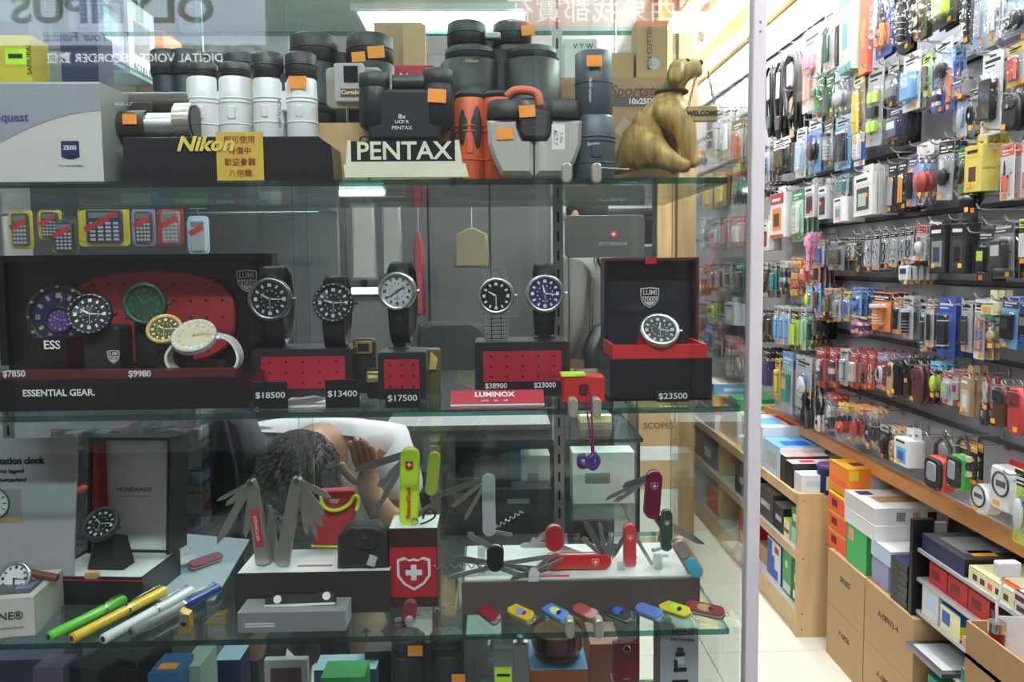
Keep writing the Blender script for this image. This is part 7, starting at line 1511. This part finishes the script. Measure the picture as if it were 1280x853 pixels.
# upper left shelf running along the left side with leaning product boxes
t = thing('side_shelf', 'long glass shelf at the upper left with upright product boxes facing the aisle', 'shelf', (-.90, 1.75, 1.895)); MB().box(-.42, 0, 0, 1.3, 0, .008, SHELFG, side=GEDGE).build('glass', t)
for yy in (.01, 1.27): MB().box(-.42, -.40, yy, yy+.02, -1.895, ZC-1.896, DSTEEL).build('upright', t); MB().box(-.40, -.02, yy, yy+.02, -.02, -.001, DSTEEL).build('bracket', t)
for i, (px, dy, hh, c, cc, lab) in enumerate(((140,.16,.17,'lav','pale','lilac box on the upper left shelf, nearest'),(178,.20,.19,'white','grey','white box with torch pictures on the upper left shelf'),(216,.17,.17,'orange','brown','orange-brown box on the upper left shelf'),(252,.2,.17,(.15,.18,.42),'white','slate blue box with a white disc on the upper left shelf'),(282,.16,.13,'char','yellow','dark box with a yellow patch on the upper left shelf, farthest'))):
    yv = PX(px, 60, -.93).y; dy *= .8; B(lab, -1.0, -.93, yv-dy/2, yv+dy/2, 1.9035, 1.9035+hh, c, c, c, rz=0) if 0 else None
    q = thing('box', lab, 'box', (-.93, yv, 1.9035)); MB().box(-.07, 0, -dy/2, dy/2, 0, hh, M(c)).build('carton', q); MB().box(0, .0006, -dy*.3, dy*.3, hh*.3, hh*.75, M(cc)).build('printing', q)
    if i == 1: text('ACULUX', 'lettering', q, .03, (.001, 0, hh*.12), LET, rot=(90,0,90))
# ---------------------------------------------------------------- people
def skinned(name, nodes, edges, mat, parent, root=0, sub=1):
    me = bpy.data.meshes.new(name); me.from_pydata([n[0] for n in nodes], edges, []); o = bpy.data.objects.new(name, me); COL.objects.link(o); o.parent = parent
    bm = bmesh.new(); bm.from_mesh(me); sl = bm.verts.layers.skin.verify()
    for i, v in enumerate(bm.verts):
        r = nodes[i][1]; v[sl].radius = r if hasattr(r, '__len__') else (r, r); v[sl].use_root = (i == root)
    bm.to_mesh(me); bm.free(); me.materials.append(mat)
    s_ = o.modifiers.new('skin', 'SKIN'); s_.use_smooth_shade = True; u_ = o.modifiers.new('sub', 'SUBSURF'); u_.levels = sub; u_.render_levels = sub; return o
def hand(nodes, edges, wi, d, side):
    """palm and five fingers from wrist node wi, pointing along d, side = thumb direction"""
    w = Vector(nodes[wi][0]); d = Vector(d).normalized(); s_ = Vector(side).normalized(); nodes.append((tuple(w+d*.045), (.024,.014))); pi = len(nodes)-1; edges.append((wi, pi))
    up = d.cross(s_)
    for k, (o_, L) in enumerate(((.028,.065),(.010,.075),(-.009,.070),(-.027,.055))):
        b = w+d*.075+s_*o_*.8; pts = [b, b+d*L*.45+up*.006, b+d*L*.8+up*.02, b+d*L*.95+up*.034]; prev = pi
        for p in pts: nodes.append((tuple(p), .0085)); edges.append((prev, len(nodes)-1)); prev = len(nodes)-1
    b = w+d*.03+s_*.03; prev = pi
    for p in (b, b+d*.025+s_*.02, b+d*.05+s_*.028): nodes.append((tuple(p), .0098)); edges.append((prev, len(nodes)-1)); prev = len(nodes)-1
SKN = M((.36,.20,.13), .5); HAIR = M((.015,.012,.012), .6, bump=.8, scale=120.)
# seated shop assistant, head bowed towards the showcase
hc = P(374, 588, 1.80)
pr = thing('person', 'seated person in a white shirt with dark hair, head bowed, behind the bottom shelf', 'person', (hc.x, 2.25, 0))
hz_ = hc.z; N = [((0,0,.50),.14),((0,-.04,.66),.13),((0,-.13,.82),(.16,.12)),((0,-.24,.95),(.13,.10)),((0,-.33,hz_+.03),.055),((0,-.385,hz_+.01),.075),((0,-.46,hz_-.005),.085),((0,-.49,hz_-.07),.058)]
E = [(i, i+1) for i in range(7)]
def arm(pts):
    prev = 3
    for p, r in pts: N.append((p, r)); E.append((prev, len(N)-1)); prev = len(N)-1
    return prev
w1 = arm([((.18,-.24,.92),.058),((.235,-.30,.74),.044),((.20,-.44,.80),.036),((.165,-.46,.87),.028)])
hand(N, E, w1, (-.1,-.1,1), (-1,0,0)); w2 = arm([((-.18,-.22,.92),.056),((-.20,-.16,.72),.044),((-.12,-.32,.60),.034),((-.06,-.36,.59),.027)]); hand(N, E, w2, (1,-.2,0), (0,-.3,1))
def leg(sx):
    prev = 0
    for p, r in (((sx*.10,-.06,.48),.09),((sx*.14,-.40,.50),.066),((sx*.14,-.34,.26),.05),((sx*.14,-.30,.07),.038),((sx*.14,-.40,.045),.035)): N.append((p, r)); E.append((prev, len(N)-1)); prev = len(N)-1
leg(1); leg(-1)
skinned('body', N, E, SKN, pr, 0, 2)
SH = M((.72,.72,.76), .7, bump=.5, scale=25.)
Ns = [((0,0,.50),.155),((0,-.04,.66),.148),((0,-.13,.82),(.18,.14)),((0,-.24,.95),(.15,.12)),((0,-.30,hz_+.03),.07),((.18,-.24,.93),.075),((.225,-.28,.79),.062),((-.18,-.24,.93),.075),((-.20,-.19,.78),.062)]
skinned('shirt', Ns, [(0,1),(1,2),(2,3),(3,4),(3,5),(5,6),(3,7),(7,8)], SH, pr, 0, 2)
m = MB(); m.sph((0,-.45,hz_-.004), (.091,.118,.096), HAIR, 28, 18); 
rnd = random.Random(3)
for k in range(1500):
    a = rnd.uniform(0, 6.28); b_ = rnd.uniform(-.6, 1.5); n_ = Vector((math.cos(a)*math.cos(b_), math.sin(a)*math.cos(b_), math.sin(b_))); c = Vector((.091*n_.x, -.45+.118*n_.y, hz_-.004+.096*n_.z)); e = c + n_*.005 + Vector((rnd.uniform(-.006,.006), -.014, -.006))
    m.tube([tuple(c), tuple((c+e)/2+n_*.003), tuple(e)], [.0013,.0012,.0004], HAIR, 3)
m.build('hair', pr)
m = MB(); m.sph((0,-.515,hz_-.105), (.009,.013,.014), SKN); m.build('nose', pr); 
for sx in (-1, 1): MB().sph((sx*.03,-.525,hz_-.085),(.012,.006,.007),M('white',.2)).sph((sx*.03,-.528,hz_-.086),(.005,.003,.005),M('black',.1)).build('eye', pr); MB().sph((sx*.093,-.43,hz_-.03),(.012,.02,.028),SKN).build('ear', pr)
MB().rbox(-.02,.02,-.492,-.482,hz_-.118,hz_-.113,M((.4,.12,.1)),.003).build('mouth', pr)
Nt = [((0,0,.47),.15),((.10,-.06,.47),.11),((.14,-.40,.50),.085),((.14,-.34,.26),.07),((.14,-.30,.10),.06),((-.10,-.06,.47),.11),((-.14,-.40,.50),.085),((-.14,-.34,.26),.07),((-.14,-.30,.10),.06)]
skinned('trousers', Nt, [(0,1),(1,2),(2,3),(3,4),(0,5),(5,6),(6,7),(7,8)], M((.03,.03,.04), .8), pr)
t = thing('stool', 'low black stool under the seated person', 'stool', (hc.x, 2.28, 0)); MB().cyl((0,0,.30),(0,0,.345),.17,M('black'),n=24).build('seat', t)
for a in range(4): MB().tube([(.12*math.cos(a*1.57+.8),.12*math.sin(a*1.57+.8),.30),(.16*math.cos(a*1.57+.8),.16*math.sin(a*1.57+.8),0)],.012,DSTEEL).build('leg', t)
t = thing('dark_jacket', 'dark grey jacket hung over a chair back left of the seated person', 'jacket', (P(277,600,1.75).x, 1.76, P(288,652,1.75).z)); w = sc(84,1.75)
ff = [(-w*.5,0),(w*.5,0),(w*.52,.16),(w*.36,.23),(w*.1,.255),(-w*.15,.25),(-w*.42,.21),(-w*.5,.12)]; MB().prism(ff, 0, .10, M((.035,.035,.045), .8, bump=.8, scale=18.), .03, True).build('body', t); MB().tube([(-w*.3,-.003,0),(-w*.22,-.004,.12),(-w*.1,-.002,.22)],.006,M((.05,.05,.06))).tube([(w*.25,-.003,0),(w*.2,-.004,.12),(w*.05,-.002,.23)],.006,M((.05,.05,.06))).build('lapel', t)
MB().box(-.02,.02,.04,.06,-t.location.z,.02,DSTEEL).box(-.18,.18,.0,.12,-t.location.z,-t.location.z+.03,DSTEEL).build('stand', t)
# standing customer in grey, seen from behind and the side
sp = P(734, 300, 3.45)
ps = thing('person', 'standing person in a grey jacket with a black shoulder bag, back turned, by the white shelf', 'person', (sp.x, 3.45, 0), 60)
N = [((0,0,.93),(.13,.10)),((0,0,1.10),(.12,.095)),((0,0,1.28),(.15,.105)),((0,0,1.40),(.10,.075)),((0,.01,1.48),.05),((0,.02,1.55),.072),((0,.02,1.62),.082),((0,.02,1.68),.06)]; E = [(i,i+1) for i in range(7)]
def limb2(start, pts):
    prev = start
    for p, r in pts: N.append((p, r)); E.append((prev, len(N)-1)); prev = len(N)-1
    return prev
for sx in (1,-1):
    wv = limb2(3, [((sx*.17,0,1.38),.055),((sx*.22,-.02,1.12),.042),((sx*.20,.12,.92),.03)]); hand(N, E, wv, (-sx*.1,.5,-.6), (0,1,.5))
    limb2(0, [((sx*.09,0,.86),.088),((sx*.10,.01,.48),.06),((sx*.10,-.01,.09),.04),((sx*.10,.10,.04),.036)])
skinned('body', N, E, SKN, ps, 0, 1)
JK = M((.12,.115,.11), .8, bump=.6, scale=20.)
skinned('jacket', [((0,0,.88),(.165,.135)),((0,0,1.10),(.155,.13)),((0,0,1.28),(.175,.135)),((0,0,1.41),(.12,.10)),((0,.005,1.47),.075),((.17,0,1.38),.075),((.22,-.02,1.12),.062),((.20,.10,.94),.05),((-.17,0,1.38),.075),((-.22,-.02,1.12),.062),((-.20,.10,.94),.05)], [(0,1),(1,2),(2,3),(3,4),(3,5),(5,6),(6,7),(3,8),(8,9),(9,10)], JK, ps, 0, 2)
skinned('trousers', [((0,0,1.0),(.135,.11)),((0,0,.90),(.14,.115)),((.085,0,.78),.095),((.10,.01,.48),.075),((.10,-.01,.09),.06),((-.085,0,.78),.095),((-.10,.01,.48),.075),((-.10,-.01,.09),.06)], [(0,1),(1,2),(2,3),(3,4),(1,5),(5,6),(6,7)], M((.03,.035,.05), .8), ps)
MB().sph((0,.0,1.635), (.088,.095,.095), HAIR, 20, 14).build('hair', ps); MB().sph((0,.105,1.60),(.011,.016,.014),SKN).build('nose', ps)
for sx in (-1,1): MB().sph((sx*.084,.02,1.60),(.01,.02,.028),SKN).build('ear', ps); MB().sph((sx*.03,.095,1.62),(.011,.006,.007),M('white',.2)).sph((sx*.03,.1,1.62),(.005,.003,.005),M('black',.1)).build('eye', ps); MB().sph((sx*.10,.06,.035),(.045,.12,.036),M('dark',.5)).build('shoe', ps)
MB().rbox(-.02,.02,.092,.1,1.558,1.564,M((.4,.12,.1)),.003).build('mouth', ps)
t = thing('shoulder_bag', 'black shoulder bag worn by the person in the grey jacket', 'bag', (sp.x+.06, 3.27, .92), 40); MB().prism([(-.12,.02),(.10,.0),(.14,.14),(.08,.24),(-.08,.22),(-.14,.12)], -.04, .03, M('black', .45), .02, True).build('body', t); MB().tube([(-.10,0,.2),(-.06,.03,.38),(.0,.06,.52),(.06,.05,.38),(.08,0,.22)],.008,M('black')).build('strap', t)
# ---------------------------------------------------------------- backlit signs across the street (mirrored in the front pane)
def street_sign(label, x0, x1, yt, yb_, D, col, st, lines, thin=False):
    a, b = P(x0, yb_, D), P(x1, yt, D); yy = 2*YG - D; t = thing('street_sign', label, 'sign', ((a.x+b.x)/2, yy, a.z)); w = b.x-a.x; h = b.z-a.z
    MB().box(-w/2, w/2, -.03 if thin else -.12, 0, 0, h, M('lgrey')).build('light_box', t); MB().box(-w/2+.02, w/2-.02, 0, .004, .02, h-.02, emis(col, st)).build('face', t)
    if not thin: MB().box(-w/2+.1, -w/2+.16, -.10, -.04, -a.z, 0, M('grey')).build('post', t)
    if not thin: MB().box(w/2-.16, w/2-.1, -.10, -.04, -a.z, 0, M('grey')).build('post', t)
    for s_, px, py, k, m_, kw in lines: p = P(px, py, D); text(s_, 'lettering', t, k, (p.x-t.location.x, .008, p.z-a.z), m_, rot=(90,0,180), **kw)
    return t
NV = M((.01,.015,.10), .6)
t = street_sign('backlit white street sign reading OLYMPUS DIGITAL VOICE RECORDER across the pavement', -60, 335, -18, 62, 4.2, (.72,.78,1.), 2.2, (('OLYMPUS', 142, 14, .19, NV, dict(bold=.006, sx=1.25)),('For Your Future', 110, 47, .065, M('char'), {})))
t = street_sign('backlit dark strip sign below the white one with white lettering', -60, 335, 63, 84, 4.2, (.12,.13,.17), 1.2, (('DIGITAL VOICE RECORDER 數位', 170, 73.5, .062, emis((1,1,1), 5.), {}),), True)
t = street_sign('backlit red street sign with white Chinese characters across the pavement', 645, 910, -20, 38, 4.2, (.75,.06,.06), 3.0, (('買賣西東我都實在', 775, 14, .15, emis((1,.95,.95), 3.5), {}),))

# ------------------------------------------------------------------ lettering to plain meshes, label length
bpy.context.view_layer.update()
dg = bpy.context.evaluated_depsgraph_get(); cache = {}
for o in [x for x in S.objects if x.type == 'FONT']:
    if o.data.name not in cache: cache[o.data.name] = bpy.data.meshes.new_from_object(o.evaluated_get(dg), depsgraph=dg)
    n = bpy.data.objects.new('lettering', cache[o.data.name]); COL.objects.link(n); n.parent = o.parent
    n.location = o.location; n.rotation_euler = o.rotation_euler; n.scale = o.scale; bpy.data.objects.remove(o)
for o in S.objects:
    l = o.get('label')
    if l:
        ws = l.split()
        for art in ('a', 'the', 'one', 'and'):
            while len(ws) > 15 and art in ws: ws.remove(art)
        o['label'] = ' '.join(ws)
        if o.get('group'): o['group'] = ' '.join(str(o['group']).split()[:12])

GR = dict(pocket_knife='pocket knives on the bottom glass shelf', wristwatch='watches on the middle glass shelf', watch_stand='black holders inside the watch straps', watch_cushion='cushions in the watch display box', price_tag='price tags along the middle shelf', binoculars='binoculars on the top glass shelf', pen='pens lying on the bottom glass shelf', cardboard_carton='kraft cartons beside the shelf unit', calculator_pack='calculators hanging behind the watch box', acrylic_drawer_box='clear acrylic drawers at the left', fluorescent_lamp='fluorescent tube lamps', ceiling_light='ceiling light panels', street_sign='backlit street signs', case='black and red cases beside and on the rack', cabinet='cabinets at the back of the shop', knife_holder='clear knife holders on the tray', hanging_bag='things hanging from the rail', work_light='work lights on the peg wall', timer_switch='timer switches on the peg wall', plier_tool='steel plier tools', key_case='leather key cases')
for o in S.objects:
    if o.get('category') and not o.get('group'):
        b = o.name.split('.')[0]
        if b in GR: o['group'] = GR[b]
        elif b == 'box':
            x, y, z = o.matrix_world.translation
            o['group'] = ('boxes on the low shelf unit and cartons' if y > 2.15 else 'boxes on the metal rack') if x > 1.0 and y < 5 else ('cartons and boxes inside the showcase' if y < 1.45 else 'boxes farther back in the shop')
